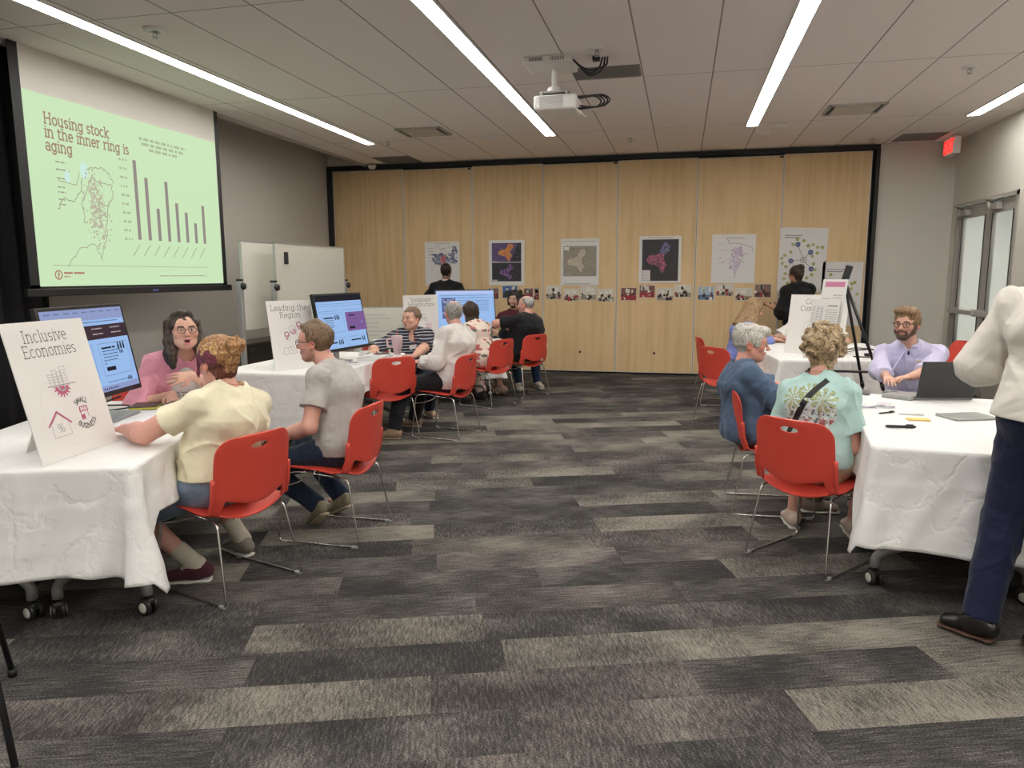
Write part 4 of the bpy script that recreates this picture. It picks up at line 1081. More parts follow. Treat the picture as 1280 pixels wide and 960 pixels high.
b = bmesh.new(); bl = apex.lerp(fl_, .53); br = apex.lerp(fr_, .53); cyl(b, bl, br, .011, 8); rbox(b, -.02, .02, -.02, .02, -.02, .02, .004, Matrix.Translation(bl)); rbox(b, -.02, .02, -.02, .02, -.02, .02, .004, Matrix.Translation(br)); tube(b, [bl, bl + n0 * .05, bl + n0 * .09 - Vector((0, 0, .09))], .009, 8); obj('tray_bar', b, m_blackplastic, t)
b = bmesh.new(); rbox(b, -.028, .028, -.02, .02, -.02, .13, .008, Matrix.Translation(apex) @ Matrix.Rotation(.25, 4, 'Y')); cyl(b, apex, apex + Vector((.01, 0, -.06)), .02, 10); obj('top_clamp', b, m_blackplastic, t)
def eboard(u, z, w, h, yaw, tilt, off, label, kind):
    c = Vector((EX, EY, 0)) + rr * u + n0 * off
    bt = board_thing('easel_poster', board_frame((c.x, c.y), yaw, tilt, w, z), w, h, m_foam, label, 'poster')
    rnd = random.Random(kind); f = Flat()
    if kind == 1:
        for k in range(7): greek(f, .02, .11, h - .17 - k * .017, .006, rnd, .03, w=wz)
        for k in range(3): greek(f, .13, .22, h - .14 - k * .02, .008, rnd, .02, w=wz)
        f.rect(.19, h - .28, .198, h - .21, wz); f.rect(.21, h - .30, .218, h - .2, wz); f.ring(.12, h - .34, .012, .004, 12, w=wz)
    else:
        for c0, c1, n, d in ((.015, .05, 8, .018), (.06, .09, 16, .014), (.10, .13, 16, .014)): 
            for k in range(n): greek(f, c0, c1, h - .07 - k * d, .006, rnd, .02, w=wz)
        for k in range(12): f.disc(rnd.uniform(.02, .26), rnd.uniform(.05, h - .38), .006, wz, 8)
    f.out('lettering', m_md, bt)
    if kind == 1:
        f = Flat(); f.rect(.03, h - .065, w - .02, h - .02, wz); f.out('magenta_banner', mat('print_pink', (.58, .2, .33), .6), bt)
    return bt
eboard(-.055, .96, .25, .53, -140, 10, .125, 'narrow poster with a magenta banner on top of the easel', 1)
eboard(-.10, .80, .29, .52, -140, 10, .165, 'poster with columns of small type below the magenta banner poster', 2)
c = Vector((EX, EY, 0)) + rr * -.02 + n0 * .178
bt = board_thing('easel_poster', board_frame((c.x, c.y), -140, 10, .15, .80), .15, .50, m_foam, 'right poster sheet with a single column of ruled lines on the easel', 'poster', th=.002)
f = Flat(); rnd = random.Random(4); f.rect(.03, .46, .13, .473, wz)
for k in range(22): greek(f, .015, .135, .43 - k * .019, .005, rnd, .05, w=wz)
f.out('lettering', m_md, bt)

# ---- monitors
def monitor(name_lab, c, yaw, tilt, draw, w=.78, h=.525, z=.86, bez=.02, screen_col=(.33, .52, .86)):
    fm = board_frame(c, yaw, tilt, w, z)
    t = empty('monitor', (0, 0, 0), 0, name_lab, 'monitor', 'large computer monitors'); t.matrix_world = fm
    obj('bezel', bbox_mesh(0, w, 0, h, -.03, 0, bevel=.004), m_blackplastic, t)
    f = Flat(); f.rect(bez, bez * 1.4, w - bez, h - bez, .0006); scr = f.out('display', emis('display_blue', screen_col, .95), t)
    draw(scr, w, h, bez)
    inv = fm.inverted(); b = bmesh.new(); r3 = fm.to_3x3()
    back = r3 @ Vector((0, 0, -1)); back.z = 0; back.normalize()
    cen = fm @ Vector((w / 2, h * .42, -.03)); base = Vector((cen.x, cen.y, TT + .004)) + back * .06
    b2 = bmesh.new(); rbox(b2, -.12, .12, -.1, .1, 0, .012, .004, Matrix.Translation(base) @ Matrix.Rotation(R(yaw + 90), 4, 'Z')); b2.transform(inv); obj('stand_base', b2, mat('stand_grey', (.28, .29, .3), .35, metal=.5), t)
    b2 = bmesh.new(); rbox(b2, -.035, .035, -.012, .012, .01, cen.z - TT + .04, .004, Matrix.Translation(base) @ Matrix.Rotation(R(yaw + 90), 4, 'Z')); tube(b2, [base + Vector((0, 0, cen.z - TT)), cen], .025, 8); b2.transform(inv); obj('stand_neck', b2, mat('stand_grey', (.28, .29, .3), .35, metal=.5), t)
    return t
e_dark = emis('ui_dark', (.02, .02, .035), .5); e_line = emis('ui_line', (.12, .18, .34), .8); e_brown = emis('ui_brown', (.045, .025, .035), 1); e_pale = emis('ui_pale', (.52, .62, .95), .9); e_purp = emis('ui_purple', (.23, .12, .34), .85); e_tool = emis('ui_toolbar', (.30, .36, .62), .9); e_text = emis('ui_white', (.7, .6, .65), .6)
def icons(f, u, v, n, s=.012, w=.0012):
    for k in range(n): f.disc(u + k * s * 2, v + s * 1.5, s * .55, w, 8); f.rect(u + k * s * 2 - s * .6, v - s, u + k * s * 2 + s * .6, v + s, w)
def d1(p, w, h, bz):
    rnd = random.Random(1)
    f = Flat(); f.rect(bz, h - .085, w - bz, h - bz, .0009); f.out('toolbar', e_tool, p); f = Flat(); f.rect(bz, .028, w - bz, .06, .0009); f.out('taskbar', e_tool, p)
    f = Flat(); f.rect(bz, .328, w - bz, .408, .0009); f.out('banner', e_brown, p)
    f = Flat()
    for k in range(9): greek(f, .05 + k * .08, .1 + k * .08, h - .042, .006, rnd, .03, w=.0012)
    greek(f, .05, .35, h - .07, .005, rnd, .03, w=.0012); greek(f, .2, .7, h - .1, .005, rnd, .04, w=.0012)
    f.line([(.44, .115), (.44, .3), (.73, .3), (.73, .115)], .0022, .0012, True); f.line([(.06, .115), (.06, .3), (.38, .3), (.38, .115)], .0022, .0012, True)
    for k, q in enumerate((.18, .16, .15, .14, .02)): greek(f, .465, .465 + q, .252 - k * .018, .006, rnd, .03, w=.0012)
    greek(f, .45, .7, .075, .004, rnd, .05, w=.0012)
    f.out('page_lines', e_line, p)
    f = Flat(); greek(f, .465, .6, .268, .01, rnd, .1, w=.0012); icons(f, .635, .27, 3, .014); icons(f, .64, .238, 3, .007); f.rect(.47, .14, .56, .163, .0012); icons(f, .66, .075, 3, .008)
    for k in range(7): f.disc(.4 + k * .022, .043, .006, .0013, 8)
    f.out('page_marks', e_dark, p)
    f = Flat()
    for u in (.42, .6):
        for v in (.385, .355): greek(f, u, u + .1, v, .006, rnd, .05, w=.0012)
    f.out('banner_type', e_text, p)
def d2(p, w, h, bz):
    rnd = random.Random(2)
    f = Flat(); f.rect(bz, h - .072, w - bz, h - bz, .0009); f.out('toolbar', e_dark, p)
    f = Flat(); f.rect(.45, .17, .782, .346, .0009); f.out('purple_card', e_purp, p)
    f = Flat(); f.line([(.04, h - .115), (.75, h - .115), (.75, h - .095), (.04, h - .095)], .0022, .0012, True); f.rect(.04, .365, .36, .3675, .0012); f.rect(.42, .365, .74, .3675, .0012)
    f.line([(.08, .17), (.08, .345), (.41, .345), (.41, .17)], .0022, .0012, True); f.line([(.45, .03), (.45, .12), (.77, .12)], .0022, .0012); f.line([(.08, .03), (.08, .12), (.41, .12), (.41, .03)], .0022, .0012)
    for k in range(4): greek(f, .11, .25, .28 - k * .02, .006, rnd, .04, w=.0012)
    f.out('page_lines', e_line, p)
    f = Flat(); greek(f, .1, .25, .3, .012, rnd, .12, w=.0012); icons(f, .28, .3, 3, .014); greek(f, .1, .25, .075, .012, rnd, .12, w=.0012); icons(f, .28, .075, 3, .014); greek(f, .48, .65, .08, .012, rnd, .12, w=.0012); icons(f, .68, .082, 2, .014); f.rect(.49, .19, .58, .212, .0012); greek(f, .5, .62, .31, .01, rnd, .1, w=.0012); f.out('page_marks', e_dark, p)
    f = Flat(); f.disc(.71, .25, .005, .0014, 8); f.rect(.706, .235, .714, .248, .0014); f.out('pointer', e_pale, p)
def d3(p, w, h, bz):
    rnd = random.Random(3)
    f = Flat(); f.rect(bz, h - .05, w - bz, h - bz, .0009); f.out('toolbar', e_pale, p)
    f = Flat(); f.rect(.0 + .08, .14, .26, .40, .0009); f.out('aerial_picture', emis('aerial', (.1, .12, .27), .9), p)
    f = Flat()
    for k in range(90):
        u, v = rnd.uniform(.09, .24), rnd.uniform(.15, .385); f.rect(u, v, u + rnd.uniform(.006, .02), v + rnd.uniform(.004, .012), .0012 + k * 1e-6, ang=.7)
    f.line([(.08, .2), (.26, .33)], .01, .0014); f.line([(.15, .14), (.26, .2)], .006, .0014)
    f.out('aerial_roofs', emis('aerial2', (.45, .5, .7), .9), p)
    f = Flat(); greek(f, .06, .7, h - .075, .005, rnd, .04, w=.0012); greek(f, .15, .65, h - .105, .005, rnd, .04, w=.0012); f.line([(.48, .08), (.48, .4), (.76, .4), (.76, .08)], .0022, .0012, True)
    for k in range(6): greek(f, .29, .44, .36 - k * .025, .006, rnd, .03, w=.0012); greek(f, .52, .7, .36 - k * .025, .006, rnd, .03, w=.0012)
    f.out('page_lines', e_line, p)
monitor('black monitor behind the Inclusive Economies sign on the nearest left table', (-3.15, 3.466), 11.3, 10.2, d1)
monitor('black monitor with a purple card on screen beside the grey shirt man', (-2.91 - .06, 6.196), -6.8, 9.9, d2)
monitor('wide black monitor showing an aerial picture, farthest left', (-2.62, 8.883), -55, 9, d3, w=.79, h=.5, z=.86, bez=.014)

# ================================================================ things on the tables
def simple(name, bm, m, label, cat, loc=(0, 0, 0), rz=0, parent=None, smooth=False, group=None):
    o = obj(name, bm, m, None, smooth); o.location = loc; o.rotation_euler = (0, 0, rz); return tag(o, label, cat, group)
TZ = TT + .0025
def mouse(x, y, rz, label, m=None):
    s = S(); s.ell((0, 0, .006), (.031, .055, .026), k=.01); s.clips = [(V3(0, 0, .0), V3(0, 0, -1))]
    t = empty('computer_mouse', (x, y, TZ), rz, label, 'mouse', 'computer mice')
    sdf_obj('mouse_shell', s, .003, m or m_blackplastic, t)
    b = bmesh.new(); rbox(b, -.004, .004, .015, .035, .026, .033, .002); obj('scroll_wheel', b, m_grey, t)
mouse(-3.035, 3.865, R(190), 'black mouse under the hand of the pink overshirt woman')
mouse(-3.0, 6.745, R(160), 'black mouse under the hand of the striped top woman')
mg = mat('mouse_grey', (.13, .13, .13), .35)
mouse(1.176, 5.165, R(40), 'grey mouse next to the teal shirt woman, left of the two mice', mg)
mouse(1.354, 5.165, R(60), 'grey mouse under the bearded man\'s hands, right of the two mice', mg)
t = empty('notebook', (-3.17, 3.80, TZ), R(28), 'dark closed notebook with a yellow green edge by the pink overshirt woman', 'notebook')
obj('cover', bbox_mesh(-.075, .075, -.1, .1, 0, .018, bevel=.003), mat('notebook_cover', (.035, .03, .02), .4), t); obj('page_edge', bbox_mesh(-.07, .0765, -.101, .095, .003, .013), mat('notebook_edge', (.5, .5, .05), .5), t)
t = empty('silver_laptop', (-3.15, 3.45, TZ), R(14), 'closed silver laptop under the left monitor behind the first sign', 'laptop')
obj('base', bbox_mesh(-.12, .12, -.16, .16, 0, .01, bevel=.004), mat('laptop_silver', (.34, .35, .37), .35, metal=.4), t); obj('lid', bbox_mesh(-.12, .12, -.16, .16, .011, .018, bevel=.003), mat('laptop_silver', (.34, .35, .37), .35), t)
b = bmesh.new(); tube(b, fillet([(-3.45, 3.75, TZ + .01), (-3.3, 3.8, TZ + .01), (-3.2, 3.72, TZ + .012), (-3.28, 3.6, TZ + .01), (-3.4, 3.6, TZ + .01), (-3.42, 3.75, TZ + .03), (-3.36, 3.82, TZ + .06)], .08, 6), .005, 6)
simple('power_cable', b, m_black, 'looped black cable under the nearest left monitor', 'cable')
def flyer(x, y, rz, label, seed, w=.14, h=.2, col=(.12, .10, .3)):
    t = empty('printed_flyer', (x, y, TZ), rz, label, 'flyer'); obj('sheet', bbox_mesh(-w / 2, w / 2, -h / 2, h / 2, 0, .0012), mat('paper', (.78, .77, .76), .6), t)
    f = Flat(); rnd = random.Random(seed); f.poly([(-w * .42, -h * .42), (w * .42, -h * .42), (w * .42, -h * .1), (w * .1, -h * .25), (-w * .1, 0), (-w * .42, -h * .2)], .002)
    f.out('artwork', mat('flyer_%d' % seed, col, .6), t); f = Flat()
    for k in range(5): greek(f, -w * .35, w * .3, h * .4 - k * .02, .005, rnd, .03, w=.002)
    f.out('lettering', m_md, t)
flyer(-2.62, 3.04, R(100), 'flyer with purple artwork by the elbow of the cream shirt woman', 1)
flyer(1.07, 4.70, R(5), 'flyer with grey blue artwork nearest the teal shirt woman', 2, .14, .2, (.2, .2, .28))
flyer(1.21, 4.74, R(-15), 'flyer with grey artwork right beside the other flyer on the right table', 3, .13, .2, (.22, .22, .26))
def pen(x, y, rz, label, r=.006, L=.14, m=None, name='pen'):
    t = empty(name, (x, y, TZ + r), rz, label, 'pen'); b = bmesh.new(); tube(b, [(-L / 2, 0, 0), (-L / 2 + .008, 0, 0), (L * .15, 0, 0)], r, 10, radii=[r * .5, r, r]); obj('barrel', b, m or m_blackplastic, t)
    b = bmesh.new(); tube(b, [(L * .15, 0, 0), (L / 2 - .012, 0, 0), (L / 2, 0, 0)], r * 1.15, 10, radii=[r * 1.15, r * 1.1, r * .7]); rbox(b, L * .18, L * .42, -.0015, .0015, r, r * 1.7, .0005); obj('cap', b, m or m_blackplastic, t)
pen(1.15, 4.46, R(35), 'small black pen behind the long black marker', .005, .12)
pen(1.113, 4.045, R(3), 'long black marker nearest the table corner', .0075, .145, name='marker')
pen(1.27, 4.43, R(-8), 'pale thin pen lying beside the yellow note', .004, .13, mat('pen_white', (.55, .55, .53), .4))
o = simple('sticky_note_pad', bbox_mesh(-.055, .055, -.035, .035, 0, .004, bevel=.0008), mat('sticky_yellow', (.85, .55, .15), .6), 'yellow orange sticky note on the nearest right table', 'note', (1.268, 4.30, TZ), R(-4))
def laptop(x, y, yaw, lab, open_=100, w=.35, d=.24, m=None):
    m = m or mat('laptop_black', (.022, .022, .023), .45); t = empty('laptop', (x, y, TZ), yaw, lab, 'laptop')
    obj('base', bbox_mesh(-w / 2, w / 2, 0, d, 0, .015, bevel=.003), mat('laptop_base', (.18, .19, .19), .4), t)
    a = R(open_ - 90); mt = Matrix.Translation((0, 0, .015)) @ Matrix.Rotation(a, 4, 'X')
    obj('lid', bbox_mesh(-w / 2, w / 2, -.006, .0, 0, d, bevel=.002, mtx=mt), m, t)
    f = Flat(); f.rect(-w / 2 + .012, .015, w / 2 - .012, d - .01); fm = mt @ Matrix(((-1, 0, 0, 0), (0, 0, 1, .0008), (0, 1, 0, 0), (0, 0, 0, 1))); f.out('display', emis('laptop_display', (.3, .4, .6), .8), t, fm)
    b = bmesh.new()
    for j in range(5):
        for i in range(13): rbox(b, -w / 2 + .03 + i * .0225, -w / 2 + .049 + i * .0225, .04 + j * .02, .057 + j * .02, .014, .017, .001)
    obj('keyboard', b, m_blackplastic, t); return t
laptop(1.615, 5.01, R(11), 'black laptop with its lid back to the camera before the bearded man', 103)
t = empty('tablet', (1.54, 4.42, TZ), R(20), 'thin grey tablet lying near the standing man on the right table', 'tablet'); obj('case', bbox_mesh(-.12, .13, -.085, .085, 0, .012, bevel=.004), mat('tablet_grey', (.33, .34, .32), .4), t); obj('glass', bbox_mesh(-.11, .12, -.075, .075, .012, .013), mat('tablet_glass', (.30, .31, .29), .3), t)
t = empty('laptop_sleeve', (1.40, 5.08, TZ), R(-40), 'grey laptop corner beside the black laptop lid', 'laptop'); obj('base', bbox_mesh(-.09, .09, -.1, .1, 0, .016, bevel=.004), mat('tablet_grey', (.33, .34, .32), .4), t); obj('lid', bbox_mesh(-.089, .089, -.099, .099, .0165, .022, bevel=.002), m_grey, t)
# second left table clutter
t = empty('tumbler', (-2.80, 6.97, TZ), R(168), 'tall pale pink handled tumbler in front of the striped top woman', 'tumbler')
m_tp = mat('tumbler_pink', (.55, .40, .43), .4)
b = bmesh.new(); lathe(b, [(0, 0), (.036, 0), (.038, .01), (.04, .05), (.052, .08), (.055, .17), (.053, .175), (0, .175)], 28); obj('cup', b, m_tp, t)
b = bmesh.new(); lathe(b, [(0, .175), (.054, .175), (.053, .188), (0, .192)], 28); obj('lid', b, mat('lid_clear', (.6, .5, .5), .3), t)
b = bmesh.new(); tube(b, fillet([(.05, 0, .155), (.12, 0, .15), (.115, 0, .07), (.046, 0, .07)], .02), .011, 10); obj('handle', b, m_tp, t)
b = bmesh.new(); cyl(b, (.01, 0, .18), (-.01, 0, .235), .004, 8); obj('straw', b, mat('straw_red', (.5, .08, .08), .4), t)
t = empty('paper_stack', (-2.86, 6.55, TZ), R(4), 'white stack of papers at the end of the second left table', 'paper'); obj('sheets', bbox_mesh(-.11, .11, -.2, .2, 0, .03, bevel=.001), mat('paper', (.78, .77, .76), .6), t); obj('cover_sheet', bbox_mesh(-.108, .108, -.19, .19, .0302, .0312), mat('paper_top', (.7, .69, .68), .6), t)
o = simple('phone', bbox_mesh(-.035, .035, -.075, .075, 0, .008, bevel=.003), m_blackplastic, 'black phone lying on the white paper stack', 'phone', (-2.84, 6.66, TZ + .0315), R(-50))
t = empty('open_booklet', (-2.98, 6.12, TZ), R(12), 'open white booklet with dark pictures below the second monitor', 'booklet')
obj('pages', bbox_mesh(-.15, .15, -.11, .11, 0, .004, bevel=.001), mat('paper', (.78, .77, .76), .6), t)
f = Flat(); f.rect(-.13, -.08, -.03, .02, .0045); f.rect(.03, .0, .12, .08, .0045); f.out('pictures', mat('pict_dark', (.1, .09, .1), .6), t)
b = bmesh.new(); tube(b, fillet([(-3.0, 6.45, TZ + .05), (-2.95, 6.55, TZ + .01), (-2.98, 6.7, TZ + .006)], .05), .0035, 6); simple('mouse_cable', b, m_white, 'thin white cable under the second monitor', 'cable')
o = simple('name_card', bbox_mesh(-.05, .05, -.02, .02, 0, .05, bevel=.002), mat('card_white', (.78, .77, .76), .5), 'small white folded card behind the second left monitor', 'card', (-3.06, 6.75, TZ), R(20))
# third left table
t = empty('travel_cup', (-2.37, 8.78, TZ), 0, 'red patterned cup at the right end of the angled table', 'cup'); b = bmesh.new(); lathe(b, [(0, 0), (.03, 0), (.04, .13), (.04, .135), (0, .135)], 20); obj('cup', b, mat('cup_red', (.5, .12, .14), .4, var=.5, vscale=60), t); b = bmesh.new(); lathe(b, [(0, .135), (.042, .135), (.042, .145), (0, .148)], 20); obj('lid', b, m_white, t)
mouse(-2.30, 8.98, R(-60), 'small black mouse at the right end of the angled far table')
# far right table
b = bmesh.new()
for k, q in enumerate((0, .03, -.03)): tube(b, fillet([(1.5, 7.6 + q, TZ + .01), (1.62, 7.75 + q, TZ + .03 + .02 * k), (1.85, 7.8 - q, TZ + .05), (2.05, 7.6 + q, TZ + .01), (1.9, 7.4, TZ + .008), (1.6, 7.45 - q, TZ + .008)], .12, 6), .004, 6)
simple('coiled_cable', b, m_black, 'loose loops of black cable on the far right table', 'cable')
o = simple('power_adapter', bbox_mesh(-.05, .05, -.025, .025, 0, .028, bevel=.006), m_blackplastic, 'black power adapter among the cables on the far right table', 'adapter', (1.78, 7.6, TZ), R(20))
t = empty('flat_device', (1.95, 7.42, TZ), R(8), 'flat white device on the far right table corner', 'device'); obj('shell', bbox_mesh(-.1, .1, -.07, .07, 0, .015, bevel=.004), m_white, t); f = Flat(); f.ring(0, 0, .01, .003, 12, w=.0156); f.out('mark', m_md, t)

# black stand legs at the lower left edge
t = empty('equipment_stand', (-2.41, 1.94, 0), 0, 'black tripod stand legs cut by the left edge of the photo', 'stand')
hub = Vector((0, 0, .85))
for foot in (Vector((-.08, .21, .01)), Vector((.46, -.28, .01)), Vector((-.42, -.2, .01))):
    b = bmesh.new(); cyl(b, hub, foot, .011, 10); l_ = obj('leg', b, m_blackplastic, t); b = bmesh.new(); cyl(b, foot + (hub - foot) * .03, foot - Vector((0, 0, .009)), .016, 10); obj('rubber_foot', b, m_black, l_)
b = bmesh.new(); cyl(b, (0, 0, .8), (0, 0, 1.3), .016, 12); cyl(b, (0, 0, .82), (0, 0, .92), .028, 12); obj('centre_pole', b, m_blackplastic, t)

# ================================================================ wall prints
m_paper = mat('print_paper', (.70, .69, .68), .55)
REG = [(.62, .97), (.75, .88), (.72, .74), (.62, .62), (.6, .52), (.62, .42), (.69, .3), (.62, .2), (.56, .06), (.5, .18), (.42, .3), (.3, .33), (.14, .36), (.08, .5), (.2, .62), (.35, .62), (.43, .73), (.5, .86)]
def inpoly(p, poly):
    c = False; j = len(poly) - 1
    for i in range(len(poly)):
        if (poly[i][1] > p[1]) != (poly[j][1] > p[1]) and p[0] < (poly[j][0] - poly[i][0]) * (p[1] - poly[i][1]) / (poly[j][1] - poly[i][1]) + poly[i][0]: c = not c
        j = i
    return c
def poster(name, x0, z0, x1, z1, label, ang=0):
    w, h = x1 - x0, z1 - z0; t = empty(name, (x0, D - .027, z0), 0, label, 'poster'); t.rotation_euler = (0, ang, 0)
    obj('paper', bbox_mesh(0, w, -.002, 0, 0, h), m_paper, t); return t, w, h
WM = Matrix(((1, 0, 0, 0), (0, 0, -1, -.0024), (0, 1, 0, 0), (0, 0, 0, 1)))
def speckle(f, poly, ox, oy, sx, sy, n, rnd, smin, smax, w, nm=3):
    k = 0
    while k < n:
        p = (rnd.random(), rnd.random())
        if inpoly(p, poly): s = rnd.uniform(smin, smax); f.rect(ox + p[0] * sx - s / 2, oy + p[1] * sy - s / 2, ox + p[0] * sx + s / 2, oy + p[1] * sy + s / 2, w + k * 1e-6, ang=rnd.uniform(0, 1), mi=rnd.randrange(nm)); k += 1
def wline(f, pts, t, rnd, amp, w, mi=0, closed=False):
    o = []
    for a, b in zip(pts, pts[1:] + ([pts[0]] if closed else [])):
        for k in range(5): q = k / 5; o.append((a[0] + (b[0] - a[0]) * q + rnd.uniform(-amp, amp), a[1] + (b[1] - a[1]) * q + rnd.uniform(-amp, amp)))
    f.line(o, t, w, closed, mi=mi)
def P(*c): return mat('ink_%d_%d_%d' % c, lin(*c), .55)
# a: white map, blue grey patches around a red centre
t, w, h = poster('map_poster', -4.075, 1.365, -3.49, 2.07, 'white map poster with blue patches and a red centre behind the suited man'); rnd = random.Random(21)
f = Flat(); speckle(f, ellipse2(.55, .6, .32, .13), 0, 0, w, h, 90, rnd, .015, .05, .0003); speckle(f, ellipse2(.85, .68, .09, .22), 0, 0, w, h, 40, rnd, .015, .04, .0003); f.poly([(.1, .52), (.3, .5), (.33, .4), (.2, .44)], .0003, mi=2); f.out('blue_patches', [P(120, 125, 150), P(150, 155, 175), P(95, 100, 130)], t, WM)
f = Flat(); speckle(f, ellipse2(.53, .6, .07, .09), 0, 0, w, h, 30, rnd, .012, .035, .0006, 2); f.out('red_centre', [P(176, 84, 106), P(190, 110, 96)], t, WM)
f = Flat(); wline(f, [(.08, .5), (.2, .45), (.3, .6), (.4, .5), (.5, .55)], .004, rnd, .01, .0008); wline(f, [(.1, .2), (.15, .35), (.28, .38)], .003, rnd, .01, .0008); wline(f, [(.3, .12), (.35, .35), (.45, .4)], .003, rnd, .01, .0008); wline(f, [(.2, .66), (.25, .58), (.4, .6), (.5, .66)], .004, rnd, .01, .0008); f.rect(.18, .675, .42, .68, .0008)
for k in range(5): greek(f, .06, .14, .6 - k * .05, .006, rnd, .03, w=.0008)
f.out('map_lines', P(110, 110, 115), t, WM)
# b: two dark maps
t, w, h = poster('map_poster', -3.005, 1.375, -2.428, 2.08, 'poster with two dark maps, orange above and purple below'); rnd = random.Random(22)
f = Flat(); f.rect(.05, .06, w - .05, .355, .0003, mi=0); f.rect(.05, .365, w - .05, h - .045, .0003, mi=1); f.poly([(.36, .365), (.47, .66), (w - .05, .66), (w - .05, .365)], .0005, mi=0); f.out('dark_ground', [P(42, 38, 48), P(84, 72, 116)], t, WM)
f = Flat(); speckle(f, REG, .13, .37, .35, .28, 170, rnd, .01, .035, .0008); f.out('orange_region', [P(214, 130, 60), P(196, 110, 90), P(190, 140, 70)], t, WM)
f = Flat(); speckle(f, REG, .15, .07, .33, .27, 120, rnd, .008, .025, .0008); f.out('purple_region', [P(120, 85, 150), P(150, 110, 160), P(88, 66, 120)], t, WM)
f = Flat()
for k in range(60): q = rnd.uniform(.06, w - .06), rnd.uniform(.07, h - .06); f.rect(q[0], q[1], q[0] + .005, q[1] + .005, .001)
f.rect(.06, .36, .14, .375, .001); f.rect(.06, .065, .14, .085, .001); f.out('pale_marks', P(190, 185, 190), t, WM)
# c: grey map
t, w, h = poster('map_poster', -1.85, 1.37, -1.255, 2.085, 'poster with a single grey map of a pale outlined region'); rnd = random.Random(23)
f = Flat(); f.rect(.04, .14, w - .04, .6, .0003); f.out('grey_ground', P(148, 140, 128), t, WM)
f = Flat(); speckle(f, [(0, 0), (1, 0), (1, 1), (0, 1)], .05, .15, .49, .44, 120, rnd, .01, .04, .0005, 2); f.out('grey_texture', [P(138, 131, 122), P(156, 148, 136)], t, WM)
f = Flat(); 
sc = [(.05 + p[0] * .47, .16 + p[1] * .42) for p in REG]; f.bm.faces.new([f.bm.verts.new((a, b, .0008)) for a, b in sc]); f.out('region_fill', P(188, 178, 163), t, WM)
f = Flat(); wline(f, sc, .005, rnd, .004, .0012, closed=True)
for k in range(26):
    a = rnd.choice(sc); b = rnd.choice(sc); m_ = ((a[0] + b[0]) / 2, (a[1] + b[1]) / 2)
    if inpoly(m_, sc): wline(f, [a, m_], .0028, rnd, .008, .0012)
f.rect(.05, h - .045, w - .05, h - .04, .0012); f.rect(.05, .025, w - .12, .03, .0012); f.rect(.05, .012, w - .15, .015, .0012)
f.out('map_lines', P(118, 108, 102), t, WM); f = Flat(); f.rect(.05, .54, .13, .59, .0014); f.out('legend', P(222, 220, 215), t, WM)
# d: dark map, pink and blue region
t, w, h = poster('map_poster', -.648, 1.405, -.025, 2.103, 'poster with one black map of a pink and blue region'); rnd = random.Random(24)
f = Flat(); f.rect(.045, .03, w - .04, h - .05, .0003); f.out('dark_ground', P(50, 47, 50), t, WM)
f = Flat(); RL = [p for p in REG]; speckle(f, [(.62, .97), (.75, .88), (.72, .74), (.62, .64), (.43, .66), (.43, .73), (.5, .86)], .1, .1, .48, .52, 90, rnd, .01, .03, .0008); f.out('blue_region', [P(96, 104, 140), P(120, 120, 150), P(90, 84, 120)], t, WM)
f = Flat(); speckle(f, REG[3:15], .07, .1, .5, .52, 260, rnd, .007, .026, .0008); f.out('pink_region', [P(186, 96, 124), P(140, 84, 104), P(104, 78, 90)], t, WM)
f = Flat(); f.rect(.05, .035, .17, .19, .0012); f.out('legend', P(215, 210, 208), t, WM); f = Flat(); f.rect(.12, h - .028, w - .12, h - .022, .0006)
for k in range(5): greek(f, .06, .15, .16 - k * .026, .006, rnd, .04, w=.0016)
f.out('small_type', P(120, 116, 118), t, WM)
# e: white map, faint purple region
t, w, h = poster('map_poster', .417, 1.40, 1.035, 2.11, 'white map poster with a faint lilac region and grey river lines'); rnd = random.Random(25)
f = Flat(); speckle(f, [(.42, .3), (.6, .3), (.72, .55), (.68, .75), (.5, .72), (.42, .55)], 0, 0, w, h, 150, rnd, .01, .035, .0005); speckle(f, [(.5, .08), (.62, .3), (.5, .32)], 0, 0, w, h, 25, rnd, .008, .02, .0005); f.out('lilac_region', [P(196, 180, 200), P(182, 164, 188), P(206, 196, 210)], t, WM)
f = Flat(); wline(f, [(.22, .64), (.25, .58), (.38, .58), (.5, .54), (.57, .52), (.58, .44)], .006, rnd, .01, .001); wline(f, [(.42, .3), (.45, .42), (.52, .44)], .006, rnd, .006, .001); wline(f, [(.08, .28), (.2, .33), (.3, .36)], .003, rnd, .01, .001); wline(f, [(.08, .5), (.2, .47), (.3, .5)], .003, rnd, .008, .001); wline(f, [(.34, .05), (.36, .2), (.42, .28)], .003, rnd, .01, .001); wline(f, [(.08, .58), (.18, .56)], .003, rnd, .006, .001)
f.disc(.12, .36, .009, .001); f.disc(.16, .3, .009, .001); f.disc(.45, .3, .009, .001); f.rect(.2, h - .06, .45, h - .052, .001); f.out('map_lines', P(126, 122, 130), t, WM)
